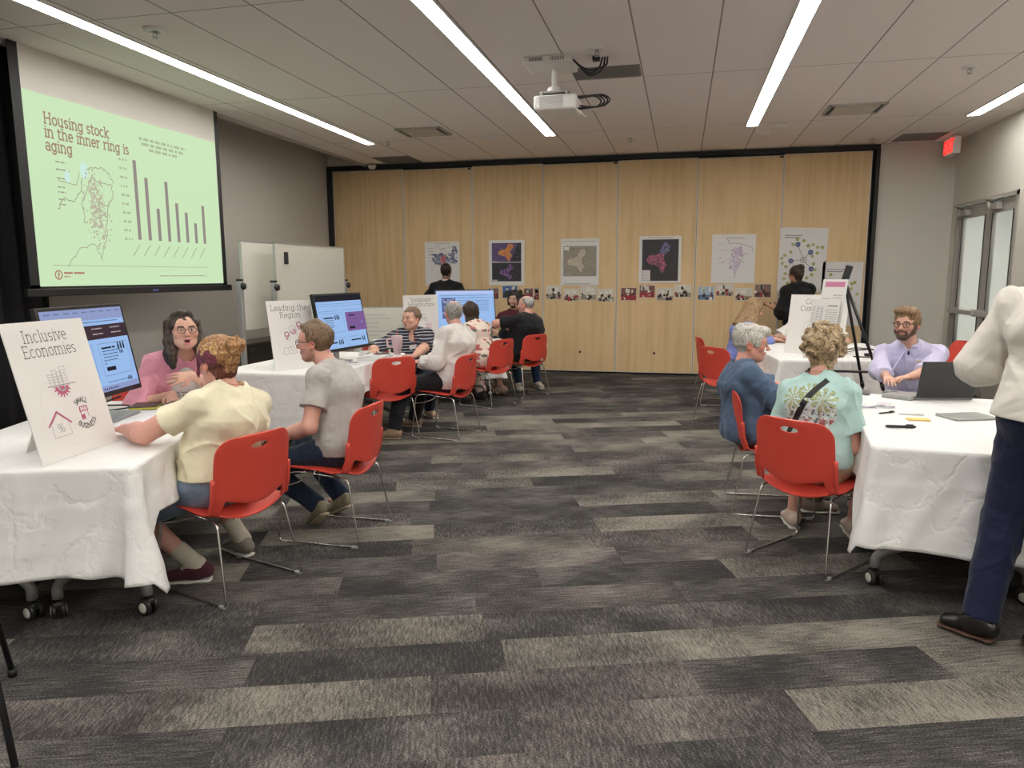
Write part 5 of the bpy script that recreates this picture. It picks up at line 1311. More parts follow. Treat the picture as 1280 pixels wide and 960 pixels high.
# f, g: network diagrams
def network(x0, z0, x1, z1, label, hub, nodes, ring, seed, ang):
    t, w, h = poster('diagram_poster', x0, z0, x1, z1, label, ang); rnd = random.Random(seed)
    f = Flat()
    for a in nodes: f.line([(hub[0] * w, hub[1] * h), (a[0] * w, a[1] * h)], .007, .0005)
    for k, (u, v) in enumerate(ring): 
        if k % 2: n_ = min(nodes, key=lambda a: (a[0] - u) ** 2 + (a[1] - v) ** 2); wline(f, [(n_[0] * w, n_[1] * h), (u * w, v * h)], .0022, rnd, .006, .0005)
    f.rect(.06, h - .115, .30, h - .105, .0005); f.rect(.06, h - .145, .28, h - .135, .0005)
    f.out('links', P(110, 112, 125), t, WM)
    f = Flat()
    for (u, v) in nodes: f.disc(u * w, v * h, .036, .001, 18)
    f.out('blue_nodes', P(74, 84, 128), t, WM)
    f = Flat()
    for (u, v) in nodes: greek(f, u * w - .02, u * w + .02, v * h - .004, .008, rnd, .02, w=.0014)
    f.out('node_type', P(190, 195, 220), t, WM)
    f = Flat()
    for (u, v) in ring: f.disc(u * w, v * h, .024, .0012, 14, mi=rnd.randrange(2))
    f.out('green_nodes', [P(152, 162, 92), P(168, 172, 118)], t, WM)
    f = Flat(); f.ring(hub[0] * w, hub[1] * h, .042, .008, 24, w=.0014); f.ring(hub[0] * w, hub[1] * h, .016, .004, 14, w=.0014); f.out('hub_ring', P(130, 128, 126), t, WM)
ring = [(.36, .82), (.5, .8), (.28, .74), (.6, .72), (.7, .74), (.8, .7), (.9, .7), (.8, .61), (.24, .62), (.12, .57), (.06, .52), (.08, .44), (.16, .39), (.7, .56), (.74, .44), (.78, .35), (.72, .27), (.16, .28), (.14, .2), (.22, .13), (.62, .22)]
network(1.352, 1.28, 2.0, 2.195, 'white network diagram poster with four blue nodes, tallest on the partition', (.52, .5), [(.38, .74), (.66, .62), (.26, .48), (.7, .36)], ring, 31, R(1.5))
ring2 = [(.22, .80), (.12, .7), (.1, .5), (.06, .42), (.75, .66), (.82, .68), (.74, .58), (.68, .52), (.7, .25), (.5, .3), (.6, .78), (.9, .5), (.85, .35), (.3, .2)]
network(1.955, .79, 2.50, 1.70, 'white network diagram poster low on the last panel behind the easel', (.45, .5), [(.3, .66), (.55, .36)], ring2, 32, R(.8))

# photo prints in a row
skin_p = P(196, 140, 116)
def photo(x0, z0, x1, z1, seed, label, kind):
    rnd = random.Random(seed); w, h = x1 - x0, z1 - z0
    top, floor_, dark = {'hall': ((205, 200, 190), (150, 140, 125), (38, 36, 40)), 'sky': ((70, 105, 160), (62, 66, 62), (40, 52, 60)), 'red': ((120, 80, 74), (150, 40, 48), (70, 40, 42)), 'blue': ((160, 178, 196), (96, 120, 150), (34, 44, 62)), 'brown': ((128, 100, 92), (84, 60, 56), (70, 34, 44))}[kind]
    o = obj('photo_print', bbox_mesh(0, w, -.0015, 0, 0, h), [m_paper]); o.location = (x0, D - .0255, z0)
    tag(o, label, 'photo', 'photo prints in a row on the partition')
    f = Flat(); f.rect(.004, .004, w - .004, h - .004, 0, mi=0); f.rect(.004, .004, w - .004, h * .38, .0002, mi=1)
    for k in range(3): u = rnd.uniform(.02, w - .07); f.rect(u, h * .6, u + rnd.uniform(.02, .06), h * rnd.uniform(.75, .95), .0003, mi=3)
    for k in range(11 if kind != 'sky' else 3):
        u = rnd.uniform(.015, w - .03); v = rnd.uniform(.1, .5) * h; s = rnd.uniform(.016, .03); f.disc(u, v, s * .8, .0004 + k * 2e-5, 10, mi=rnd.choice((2, 2, 2, 4 if kind in ('red', 'brown', 'hall') else 2, 3)), ry=s); f.disc(u, v + s, s * .33, .0004 + k * 2e-5, 8, mi=5)
    if kind == 'sky': f.poly([(.004, .004), (.004, h * .35), (w * .35, h * .7), (w * .55, h * .4), (w * .8, h * .62), (w - .004, h * .3), (w - .004, .004)], .0006, mi=2)
    if kind == 'red': f.poly([(w * .3, .01), (w * .25, h * .3), (w * .95, h * .12), (w * .95, .01)], .0008, mi=4); f.rect(w * .1, h * .25, w * .9, h * .42, .0007, mi=4)
    f.out('picture', [P(*top), P(*floor_), P(*dark), P(222, 218, 208), P(150, 44, 52), skin_p], o, Matrix(((1, 0, 0, 0), (0, 0, -1, -.0018), (0, 1, 0, 0), (0, 0, 0, 1))))
PH = [((611, 360, 624, 374), 'brown', 'small dark photo print just left of the pale blue mountain photo'), ((628.5, 357, 647.6, 372.6), 'sky', 'blue mountain photo print above the maroon shirt man'), ((655, 360, 667, 375), 'red', 'reddish photo print above the head of the black polo man'), ((668, 359.5, 674.5, 375), 'brown', 'narrow photo print cut at the panel joint by the black polo man'),
 ((683, 357, 702.5, 374), 'hall', 'photo print with a broad white strip below, first under the grey map'), ((705, 361, 724.5, 376), 'hall', 'photo print of seated people, second under the grey map'), ((725.5, 358, 745.6, 375), 'hall', 'photo print of people around white tables, third under the grey map'), ((747, 361, 767.6, 377), 'hall', 'photo print of dark figures before a white screen, right of the grey map'),
 ((776, 359.5, 796, 375.6), 'red', 'photo print with a red shape lower right, first under the black map'), ((799, 356.5, 819, 372), 'red', 'reddest photo print, second under the black map'), ((820.6, 360, 841.8, 375.6), 'hall', 'photo print of standing people, third under the black map'), ((843, 355.7, 864.4, 371.6), 'hall', 'photo print, rightmost and highest under the black map'),
 ((872, 358, 893, 375), 'blue', 'blue toned group photo print, first under the lilac map'), ((894.5, 355, 917, 370), 'hall', 'bright photo print of a crowd, second under the lilac map'), ((918.5, 360, 940.6, 375.6), 'hall', 'photo print of a meeting, third under the lilac map'), ((942.5, 355, 964, 371.6), 'brown', 'brown purple photo print, rightmost of the whole row')]
_f = 917.1390298
def wallpt(px, py):
    a = np.array([213, 137, -_f]); a /= np.linalg.norm(a); b = -np.array([-4023, 115, -_f]); b = b - a * (a @ b); b /= np.linalg.norm(b); c = np.cross(b, a); d = np.array([b, a, c]) @ np.array([px - 640, 480 - py, -_f]); k = D / d[1]; return d[0] * k, 1.53 + d[2] * k
PH_W = [(tuple(round(q, 3) for q in (*wallpt(p[0], p[3]), *wallpt(p[2], p[1]))), k, l) for p, k, l in PH]
for i, (q, k, l) in enumerate(PH_W): photo(q[0], min(q[1], q[3]), q[2], max(q[1], q[3]), 50 + i, l, k)
# ================================================================ people
UP = V3(0, 0, 1)
def hd2(deg): return V3(cos(R(deg)), sin(R(deg)), 0)
def ik(a, t, l1, l2, pole):
    a, t = V3(a), V3(t); d = t - a; L = np.linalg.norm(d)
    if L > (l1 + l2) * .985: t = a + d / L * (l1 + l2) * .985; d = t - a; L = np.linalg.norm(d)
    if L < abs(l1 - l2) + .02: L = abs(l1 - l2) + .02
    x = (l1 * l1 - l2 * l2 + L * L) / (2 * L); y = math.sqrt(max(l1 * l1 - x * x, 0)); u = nrm(d); p = V3(pole); p = nrm(p - u * (p @ u))
    return a + u * x + p * y, t
def hand_prims(s, w, hd, pn, thumb, curl=.5, sc=1.0, spread=.16, point=False):
    """w wrist, hd towards the fingers, pn out of the palm, thumb: unit sign of the thumb side"""
    hd = nrm(hd); pn = nrm(np.asarray(pn, float) - hd * (np.asarray(pn, float) @ hd)); sd = np.cross(hd, pn) * thumb
    s.ecap(w + hd * .008, w + hd * .075 * sc, .029 * sc, .018 * sc, .038 * sc, .014 * sc, sd, k=.015)
    for i, (o, ln, r) in enumerate(((.028, .070, .0088), (.009, .078, .009), (-.010, .072, .0085), (-.028, .056, .0075))):
        b = w + hd * (.082 - .006 * abs(i - 1.2)) * sc + sd * o * sc; ang = 0; cc = curl * (.25 if point and i == 0 else 1)
        d0 = nrm(hd + sd * spread * o / .03)
        for j, fr in enumerate((.45, .32, .23)):
            ang += cc * (.55, .75, .5)[j]; d = d0 * cos(ang) + pn * sin(ang); e = b + d * ln * fr * sc
            s.cap(b, e, r * sc * (1 - .08 * j), r * sc * (.93 - .1 * j), k=.003 if j else .006); b = e
    b = w + hd * .022 * sc + sd * .024 * sc; d = nrm(hd * .72 + sd * .7 + pn * .25); e = b + d * .042 * sc; s.cap(b, e, .013 * sc, .0105 * sc, k=.008)
    d = nrm(hd * .95 + sd * .15 + pn * (.2 + .4 * curl)); s.cap(e, e + d * .03 * sc, .0105 * sc, .0085 * sc, k=.003)
HP = dict()
def head_prims(s, c, M, sc=1.0, jaw=1.0, mouth=0, nose=1.0, ears=True, fat=0):
    """M rows: right, forward, up"""
    T = lambda x, y, z: c + sc * (M[0] * x + M[1] * y + M[2] * z)
    E = lambda x, y, z, r, **k: s.ell(T(x, y, z), V3(*r) * sc, M, **k)
    E(0, -.016, .034, (.077, .096, .084), k=.02)
    s.ecap(T(0, .028, .03), T(0, .036, -.062), (.068 + fat * .5) * sc, .062 * sc, (.05 * jaw + fat) * sc, .047 * sc, M[0], k=.03)
    E(0, .06, -.088, (.024 * jaw, .024, .02), k=.03)
    for q in (-1, 1):
        s.cap(T(q * (.054 * jaw + fat), .0, -.048), T(q * .022, .052, -.086), .017 * sc, .015 * sc, k=.025)
        E(q * .04, .062, -.018, (.023 + fat, .02, .022), k=.02)
        s.cap(T(q * .014, .089, .024), T(q * .045, .074, .022), .009 * sc, .008 * sc, k=.012)
        E(q * .031, .097, .004, (.017, .014, .0105), k=.008, sub=True)
        E(q * .031, .0775, .003, (.0135, .0125, .0125), k=.002)
        s.cap(T(q * .02, .087, .012), T(q * .042, .082, .011), .0035 * sc, .003 * sc, k=.004)
        E(q * .011, .1, -.028, (.008, .009, .007), k=.006)
        if ears:
            E(q * .078, -.012, -.008, (.009, .021, .031), k=.006); E(q * .087, -.008, -.006, (.006, .011, .018), k=.004, sub=True)
    s.cap(T(0, .088, .012), T(0, .108 * (1 + .04 * nose), -.024), .0075 * sc, .0105 * sc, k=.012)
    if mouth:
        s.cap(T(-.02, .09, -.052), T(.02, .09, -.052), .0065 * sc, k=.006); s.cap(T(-.016, .084, -.054 - .022 * mouth), T(.016, .084, -.054 - .022 * mouth), .007 * sc, k=.008)
        E(0, .094, -.054 - .011 * mouth, (.017, .022, .0095 * mouth), k=.004, sub=True)
    else:
        s.cap(T(-.021, .087, -.052), T(0, .094, -.050), .005 * sc, .0055 * sc, k=.006); s.cap(T(.021, .087, -.052), T(0, .094, -.050), .005 * sc, .0055 * sc, k=.006)
        s.cap(T(-.017, .086, -.062), T(.017, .086, -.062), .0062 * sc, k=.006)
def head_color(c, M, sc, skin, brow, lip, mouth=0, stubble=0, iris=(.04, .03, .02), beardcol=None):
    skin = V3(*skin)
    def f(V):
        q = (V - c) @ M.T / sc; x, y, z = q[:, 0], q[:, 1], q[:, 2]; ax = np.abs(x)
        C = np.tile(skin, (len(V), 1)); inh = (np.abs(x) < .1) & (np.abs(y) < .13) & (np.abs(z) < .14)
        ck = np.exp(-((ax - .042) / .022) ** 2 - ((z + .02) / .02) ** 2) * inh * (y > .02); C = C * (1 - .0 * ck[:, None]) + ck[:, None] * V3(.05, -.03, -.03)
        er = inh & (ax > .074) & (z < .03) & (z > -.05) & (y > -.05) & (y < .03); C[er] = skin * V3(1.05, .78, .72)
        if stubble:
            st = inh & (z < -.03) & (y > -.02) & (z > -.12) & ~((ax < .02) & (z > -.045)); C[st] = C[st] * (1 - stubble) + V3(.09, .07, .06) * stubble
        br = inh & (y > .06) & (ax > .012) & (ax < .05) & (np.abs(z - .027 + .25 * (ax - .03) ** 2 * 40) < .0052); C[br] = V3(*brow)
        ey = inh & (y > .07) & (((ax - .031) / .0135) ** 2 + ((z - .004) / .0065) ** 2 < 1); C[ey] = V3(.62, .6, .57)
        ir = ey & (((ax - .031) ** 2 + (z - .004) ** 2) < .0058 ** 2); C[ir] = V3(*iris)
        lid = inh & (y > .07) & ~ey & (((ax - .031) / .0165) ** 2 + ((z - .0065) / .0075) ** 2 < 1) & (z > .005); C[lid] = skin * V3(.45, .36, .32)
        lp = inh & (y > .07) & (ax < .024) & (np.abs(z + .056 + .011 * mouth) < .0085 + .009 * mouth) & (ax < .019); C[lp] = V3(*lip)
        if mouth:
            mo = inh & (((ax) / .015) ** 2 + ((z + .054 + .011 * mouth) / (.0085 * mouth)) ** 2 < 1) & (y < .1); C[mo] = V3(.07, .02, .02)
        ns = inh & (y > .095) & (z < -.028) & (z > -.036) & (ax < .011) & (ax > .003); C[ns] = skin * V3(.5, .35, .3)
        return np.clip(C, 0, 1)
    return f
SK = dict(fair=(.62, .36, .27), pink=(.62, .33, .26), tan=(.50, .27, .18), deep=(.20, .10, .065))
def fabric(name, col, rough=.85, bump=.15, var=.05, folds=.5):
    if name in MATS: return MATS[name]
    m = mat(name, col, rough, bump=bump, bscale=350, var=var, vscale=12, sheen=.1, spec=.2); add_folds(m, folds); return m
def add_folds(m, k=.5):
    """soft creases of worn cloth"""
    nt = m.node_tree; N = nt.nodes.new; L = nt.links.new; b = nt.nodes['Principled BSDF']
    tc = N('ShaderNodeTexCoord'); n1 = N('ShaderNodeTexNoise'); n1.inputs['Scale'].default_value = 6; n1.inputs['Detail'].default_value = 2; n1.inputs['Distortion'].default_value = .6; L(tc.outputs['Object'], n1.inputs['Vector'])
    ad = N('ShaderNodeVectorMath'); ad.operation = 'MULTIPLY_ADD'; L(n1.outputs['Color'], ad.inputs[0]); ad.inputs[1].default_value = (.25, .25, .25); L(tc.outputs['Object'], ad.inputs[2])
    v = N('ShaderNodeTexVoronoi'); v.feature = 'SMOOTH_F1'; v.inputs['Scale'].default_value = 9; v.inputs['Smoothness'].default_value = .35; L(ad.outputs[0], v.inputs['Vector'])
    bp = N('ShaderNodeBump'); bp.inputs['Strength'].default_value = k; bp.inputs['Distance'].default_value = .022; L(v.outputs['Distance'], bp.inputs['Height'])
    if b.inputs['Normal'].is_linked: L(b.inputs['Normal'].links[0].from_socket, bp.inputs['Normal'])
    L(bp.outputs['Normal'], b.inputs['Normal'])
def surf(p, o, u, v, back=False, off=.002, c=None):
    """point on garment o at (u across, v up) from the chest centre, and its normal"""
    d = -p.fwd if back else p.fwd; q = (p.Ch if c is None else c) + p.side * u + p.up * v + d * .6
    dg = bpy.context.evaluated_depsgraph_get(); ok, co_, nn, _ = o.ray_cast(Vector(tuple(q)), Vector(tuple(-d)))
    if not ok: return q - d * .45, d
    return V3(*co_) + V3(*nn) * off, V3(*nn)
class Person: pass
def person(name, label, base, heading, P, N, H, hyaw, hpitch=0, hroll=0, skin='fair', sw=.185, g=1.0, belly=0, arms=None, legs=None, h=.006, hs=1.0, brow=(.08, .05, .03), lip=(.50, .2, .17), mouth=0, stubble=0, jaw=1.0, fat=0, twist=0, neck=.056, shoe=None, sock=None, footlen=1.0, standing=False, al=1.0, ll=1.0, arm_r=1.0, leg_r=1.0, iris=(.04, .03, .02)):
    p = Person(); p.h = h; rz = R(heading - 90); ca, sa = cos(-rz), sin(-rz)
    def W(q):
        q = V3(*q); x, y = q[0] - base[0], q[1] - base[1]; return V3(x * ca - y * sa, x * sa + y * ca, q[2])
    def Dr(q): q = nrm(V3(*q)); return V3(q[0] * ca - q[1] * sa, q[0] * sa + q[1] * ca, q[2])
    p.W, p.Dr = W, Dr
    p.root = empty(name, (base[0], base[1], 0), rz, label, 'person'); C = W(P); Nn = W(N); Hc = W(H); p.P, p.N, p.H = C, Nn, Hc
    up = nrm(Nn - C); side = nrm(np.cross(V3(-sin(R(twist)), cos(R(twist)), 0), UP)); side = nrm(side - up * (side @ up)); fwd = np.cross(up, side); sideP = nrm(V3(1, 0, 0) - up * up[0] * 0)
    p.up, p.side, p.fwd = up, side, fwd
    yaw = R(hyaw - heading); pt = R(hpitch); rl = R(hroll)
    f = V3(-sin(yaw) * cos(pt), cos(yaw) * cos(pt), sin(pt)); r0 = nrm(np.cross(f, UP)); u0 = np.cross(r0, f); r = r0 * cos(rl) + u0 * sin(rl); u = np.cross(r, f); p.HM = np.array([r, f, u]); p.hs = hs
    s = S(); p.g = g
    Lt = np.linalg.norm(Nn - C); Wst = C + up * Lt * .36 + fwd * .01; Ch = C + up * Lt * .68 - fwd * .012; p.Wst, p.Ch, p.Lt = Wst, Ch, Lt
    p.belly = belly; p.sw = sw
    torso(p, s, -.024)
    s.cap(Nn - up * .04, Hc + p.HM[2] * -.05 * hs - p.HM[1] * .018 * hs, neck * 1.08, neck * .95, k=.035)
    p.neck = neck
    head_prims(s, Hc, p.HM, hs, jaw, mouth, fat=fat)
    p.arm = {}
    for q, sg in (('R', 1), ('L', -1)):
        a = (arms or {}).get(q)
        sh = Nn - up * .072 + side * sg * sw; 
        if a is None: a = dict(w=None)
        t = W(a['w']) if a.get('w') is not None else sh + V3(sg * .05, .05, -.5)
        el, wr = ik(sh, t, .29 * al, .25 * al, Dr(a.get('pole', None)) if a.get('pole') is not None else V3(sg * .6, -.8, -.3))
        hdv = Dr(a['hd']) if a.get('hd') is not None else nrm(wr - el); pn = Dr(a['pn']) if a.get('pn') is not None else V3(-sg, 0, -.2)
        s.cap(sh, el, .05 * arm_r, .042 * arm_r, k=.03); s.cap(el, el + (wr - el) * .35, .041 * arm_r, .041 * arm_r, k=.02); s.cap(el + (wr - el) * .35, wr, .041 * arm_r, .0265, k=.02)
        if a.get('hand', 1):
            d0, n0 = nrm(hdv), nrm(pn - nrm(hdv) * (pn @ nrm(hdv))); hand_prims(s, wr, hdv, pn, sg * 1.0 * np.sign(1) * a.get('flip', 1), a.get('curl', .5), a.get('hsc', .95), point=a.get('point', False))
        p.arm[q] = (sh, el, wr)
    p.leg = {}
    for q, sg in (('R', 1), ('L', -1)):
        l = legs[q]; hip = C + V3(sg * .092, .0, -.01)
        an = W(l['a']); kn, an = ik(hip, an, .43 * ll, .41 * ll, Dr(l.get('pole')) if l.get('pole') is not None else V3(sg * .12, 1, .55))
        s.cap(hip, kn, .072 * leg_r, .052, k=.03); s.cap(kn, kn + (an - kn) * .35, .05, .053 * leg_r, k=.02); s.cap(kn + (an - kn) * .35, an, .053 * leg_r, .034, k=.02)
        fdir = Dr(l['f']) if l.get('f') is not None else V3(sg * .1, 1, 0)
        p.leg[q] = (hip, kn, an, nrm(fdir))
        s.ecap(an - UP * .03 - nrm(fdir) * .02, an - UP * .045 + nrm(fdir) * .10, .03, .028, .034, .018, np.cross(nrm(fdir), UP), k=.03)
    col = head_color(Hc, p.HM, hs, SK[skin] if isinstance(skin, str) else skin, brow, lip, mouth, stubble, iris)
    p.body = sdf_obj('body', s, h, attr_mat('skin', .5, bump=.05, sss=.08), p.root, col)
    return p
def torso(p, s, inf=0, k=.05, hips=True, low=0, wide=0):
    g = p.g; C, Wst, Ch, N, up, side, fwd = p.P, p.Wst, p.Ch, p.N, p.up, p.side, p.fwd; i = inf
    if hips: s.ecap(C + V3(-.055, -.015, 0), C + V3(.055, -.015, 0), .105 * (.4 + .6 * g) + i, .11 * (.4 + .6 * g) + i, .105 * (.4 + .6 * g) + i, .11 * (.4 + .6 * g) + i, UP, k=k)
    s.ecap(C + up * .02, Wst, (.155 + wide) * g + i, .115 * g + i, (.142 + wide) * g + i, .105 * g + i, side, k=k)
    s.ecap(Wst, Ch, (.142 + wide) * g + i, .105 * g + i, .165 * g + i, .118 * g + i, side, k=k)
    s.ecap(Ch, N - up * .045, .165 * g + i, .118 * g + i, .10 + i, .07 + i, side, k=k)
    if p.belly: s.ell(Wst + fwd * (.05 + p.belly * .5) + up * .0, (.125 * g + p.belly * .4 + i, .08 * g + p.belly + i, .12 + i), np.array([side, fwd, up]), k=k * 1.2)
    for sg in (-1, 1):
        sh = N - up * .072 + side * sg * p.sw
        s.cap(N - up * .015 + side * sg * .03, sh, .042 + i, .05 * (.6 + .4 * g) + i, k=k * .7)
        s.cap(Ch + side * sg * (.155 * g - .06) + up * .02, sh, .055 + i, .042 * (.6 + .4 * g) + i, k=k * .7)
def wrinkle(a=.004, f=18, seed=0, f2=45, b=.0018):
    return lambda P_: -a * 1.5 * (1 - np.abs(wob(P_ * V3(1, 1, .55) + .03 * wob(P_, 9, seed)[:, None], f * 1.5, seed))) ** 3 * (.3 + .7 * np.clip(wob(P_, f * .4, seed + 3) + .4, 0, 1)) + a * .4 + b * wob(P_, f2, seed + 5)
def top(p, m, sleeve='short', name='shirt', inf=.012, frac=.55, cuff=None, hem=None, seed=0, collar=None, color=None, open_=None, loose=.0, puff=0, a=.006, f=18, neckcut=None, low=0, h=None, wide=0, noise=None, lower=True, tuck=False):
    s = S(); torso(p, s, inf, hips=lower, wide=wide)
    if lower: s.ecap(p.P + V3(0, -.01, -.03), p.P + p.up * .12, .165 * p.g + inf + loose, .125 * p.g + inf + loose, .152 * p.g + inf, .115 * p.g + inf, V3(1, 0, 0), k=.05)
    if hem is not None: s.ecap(p.P + p.up * .1, p.P - p.up * .16, .15 * p.g + inf, .115 * p.g + inf, (.15 if tuck else .168) * p.g + inf + loose, (.112 if tuck else .128) * p.g + inf + loose, p.side, k=.04)
    for q in ('R', 'L'):
        sh, el, wr = p.arm[q]; fr = frac[q] if isinstance(frac, dict) else frac
        if sleeve == 'short':
            e = sh + (el - sh) * fr; s.cap(sh - p.up * .012, e, .047 * (.6 + .4 * p.g) + inf * .6, .05 * (.5 + .5 * p.g) + inf + puff, k=.03, flat=True)
        elif sleeve == 'long':
            e = el + (wr - el) * fr; s.cap(sh - p.up * .012, el, .047 * (.6 + .4 * p.g) + inf * .6, .046 * (.6 + .4 * p.g) + inf + puff, k=.03); s.cap(el, e, .05 * (.5 + .5 * p.g) + inf + puff, .036 + inf * .8 + (puff * .4 if fr > .8 else puff), k=.02, flat=True)
    if collar: s.ecap(p.N - p.up * .05, p.N + p.up * .028 + p.fwd * .01, p.neck + .028, p.neck + .028, p.neck + .014, p.neck + .016, p.side, k=.01, flat=True)
    # neck opening
    nc = p.N + p.up * (.05 if neckcut is None else neckcut)
    s.cap(p.N + p.up * .02, nc + p.up * .1 + p.fwd * .02, p.neck + .004, p.neck + .012, k=.006, sub=True)
    if open_: s.ell(p.Ch + p.fwd * (.16 if len(open_) < 4 else .19) + p.up * open_[1], (open_[0], .09 if len(open_) < 4 else open_[3], open_[2]), np.array([p.side, p.fwd, p.up]), k=.01, sub=True)
    if hem is not None: s.clips.append((V3(0, 0, hem), V3(0, 0, -1)))
    elif lower: s.clips.append((p.P - V3(0, 0, .085 + low), V3(0, 0, -1)))
    s.noise = noise or wrinkle(a, f, seed)
    return sdf_obj(name, s, h or p.h, m, p.root, color)
def trousers(p, m, name='trousers', shorts=None, seed=1, inf=.014, hemz=None, top_=.10, taper=1.0, a=.005, color=None):
    s = S(); C = p.P; g = .4 + .6 * p.g
    s.ecap(C + V3(-.06, -.012, -.01), C + V3(.06, -.012, -.01), .108 * g + inf * .5, .115 * g + inf * .5, .108 * g + inf * .5, .115 * g + inf * .5, UP, k=.05)
    s.ecap(C, C + p.up * top_, .16 * p.g + inf * .3, .12 * p.g + inf * .3, .15 * p.g + inf * .3, .112 * p.g + inf * .3, p.side, k=.05, flat=True)
    for q in ('R', 'L'):
        hip, kn, an, fd = p.leg[q]
        if shorts is not None:
            e = hip + (kn - hip) * shorts; s.cap(hip, e, .088 * g + inf * .5, .078 * g + inf, k=.03, flat=True)
        else:
            e = an + nrm(kn - an) * .0; s.cap(hip, kn, .086 * g + inf * .5, .06 + inf, k=.03); s.cap(kn, e, .06 * taper + inf, .045 * taper + inf, k=.02, flat=True)
    s.noise = wrinkle(a, 16, seed, 40, .0015)
    return sdf_obj(name, s, p.h, m, p.root, color)
def shoes(p, m, msole, kind='shoe', name='shoe', h=.0055, tilt=None, sc=1.0, only='RL'):
    for q in only:
        hip, kn, an, fd = p.leg[q]; tl = (tilt or {}).get(q, 0)
        fw = nrm(V3(fd[0], fd[1], 0)); sdv = np.cross(fw, UP); f = fw * cos(R(tl)) - UP * sin(R(tl)); u = np.cross(sdv, f)
        o = an - u * .052
        A = o - f * .05 * sc; B = o + f * .155 * sc
        s = S(); s.ecap(A + u * .022, A + f * .07 + u * .03, .033, .038, .036, .042, sdv, k=.02); s.ecap(A + f * .05 + u * .022, B - f * .02 + u * .0, .036, .042, .042, .026, sdv, k=.03)
        if kind == 'sandal':
            s.cap(an + u * .02, an - u * .02, .042, .046, k=.02, flat=False); s.ell(o + f * .055 + u * .052, (.06, .028, .03), np.array([sdv, f, u]), k=.01, sub=True)
        else: s.cap(an + u * (.02 if kind == 'boot' else -.002), an - u * .02 + f * .01, .041, .044, k=.025, flat=False)
        s.clips = [(o - u * .028, -u)]
        if kind != 'boot': s.clips.append((an + u * .02, u))
        sh = sdf_obj(name, s, h, m, p.root)
        s = S(); s.ecap(A - f * .004 - u * .024, o + f * .05 - u * .024, .036, .016, .037, .016, sdv, k=.02); s.ecap(o + f * .03 - u * .024, B - u * .024, .038, .016, .042, .016, sdv, k=.02)
        s.clips = [(o - u * .022, u), (o - u * .038, -u)]
        sdf_obj('sole', s, h, msole, sh)
def hair_mat(name, c1, c2, scale=(60, 60, 14), rough=.45, c3=None):
    if name in MATS: return MATS[name]
    m, nt, b = new_mat(name); N = nt.nodes.new; L = nt.links.new
    tc = N('ShaderNodeTexCoord'); mp = N('ShaderNodeMapping'); mp.inputs['Scale'].default_value = scale; L(tc.outputs['Object'], mp.inputs['Vector'])
    n = N('ShaderNodeTexNoise'); n.inputs['Scale'].default_value = 1; n.inputs['Detail'].default_value = 4; n.inputs['Distortion'].default_value = 1.2; L(mp.outputs['Vector'], n.inputs['Vector'])
    cr = N('ShaderNodeValToRGB'); e = cr.color_ramp.elements; e[0].position = .36; e[0].color = (*c1, 1); e[1].position = .64; e[1].color = (*c2, 1); L(n.outputs['Fac'], cr.inputs['Fac']); L(cr.outputs['Color'], b.inputs['Base Color'])
    b.inputs['Roughness'].default_value = rough; b.inputs['Specular IOR Level'].default_value = .35
    bp = N('ShaderNodeBump'); bp.inputs['Strength'].default_value = .6; bp.inputs['Distance'].default_value = .006; L(n.outputs['Fac'], bp.inputs['Height']); L(bp.outputs['Normal'], b.inputs['Normal'])
    MATS[name] = m; return m
def hair(p, m, extra=None, th=.010, face=(.060, .07, .085), fc=(0, .105, -.035), back=-.075, amp=.003, freq=90, h=None, name='hair', k=.02, base=True, color=None, ear=True, clipz=None, seed=0, scx=1.0):
    """cap of hair around the skull; extra(S, T, M) adds locks; the face is cut out"""
    sc = p.hs; M = p.HM; c = p.H; T = lambda x, y, z: c + sc * (M[0] * x + M[1] * y + M[2] * z); s = S()
    if base:
        s.ell(T(0, -.018, .036), V3(.077 + th, .096 + th, .084 + th) * sc, M, k=k); s.ecap(T(0, -.04, .02), T(0, -.045, back), (.066 + th * .6) * sc, .055 * sc, .052 * sc, .03 * sc, M[0], k=k)
    if face: s.ell(T(*fc), V3(*face) * sc, M, k=.008, sub=True)
    if ear:
        for q in (-1, 1): s.ell(T(q * .088, .012, -.03), V3(.028, .036, .036) * sc, M, k=.006, sub=True)
    if extra: extra(s, T, M)
    if clipz is not None: s.clips.append((T(0, 0, clipz), -M[2]))
    s.noise = lambda Q: amp * wob((Q - c) @ M.T * V3(1, .55, .7) + c * 0, freq, seed) + amp * .6 * wob(Q, freq * .5, seed + 9)
    return sdf_obj(name, s, h or p.h * .8, m, p.root, color)
def glasses(p, m, rx=.021, ry=.016, y=.101, z=.005, r=.0014, rnd_=2.0, name='glasses'):
    M = p.HM; T = lambda x, yy, zz: Vector(tuple(p.H + p.hs * (M[0] * x + M[1] * yy + M[2] * zz))); b = bmesh.new()
    for q in (-1, 1):
        tube(b, [T(q * .032 + a[0], y - abs(a[0] + q * .0) * 0 - .1 * abs(q * .032 + a[0]) ** 1, z + a[1]) for a in ellipse2(0, 0, rx, ry, 20, rnd_)], r, 6, closed=True)
        tube(b, [T(q * .053, y - .006, z + .006), T(q * .076, y - .02, z + .007), T(q * .086, -.01, z + .006), T(q * .085, -.03, z - .012)], r, 6)
    tube(b, [T(-.011, y - .001, z + .003), T(0, y + .003, z + .006), T(.011, y - .001, z + .003)], r, 6)
    return obj(name, b, m, p.root)
def tubes_part(p, name, pts, r, m, n=8, radii=None, smooth=True):
    b = bmesh.new(); tube(b, pts, r, n, radii=radii); return obj(name, b, m, p.root)
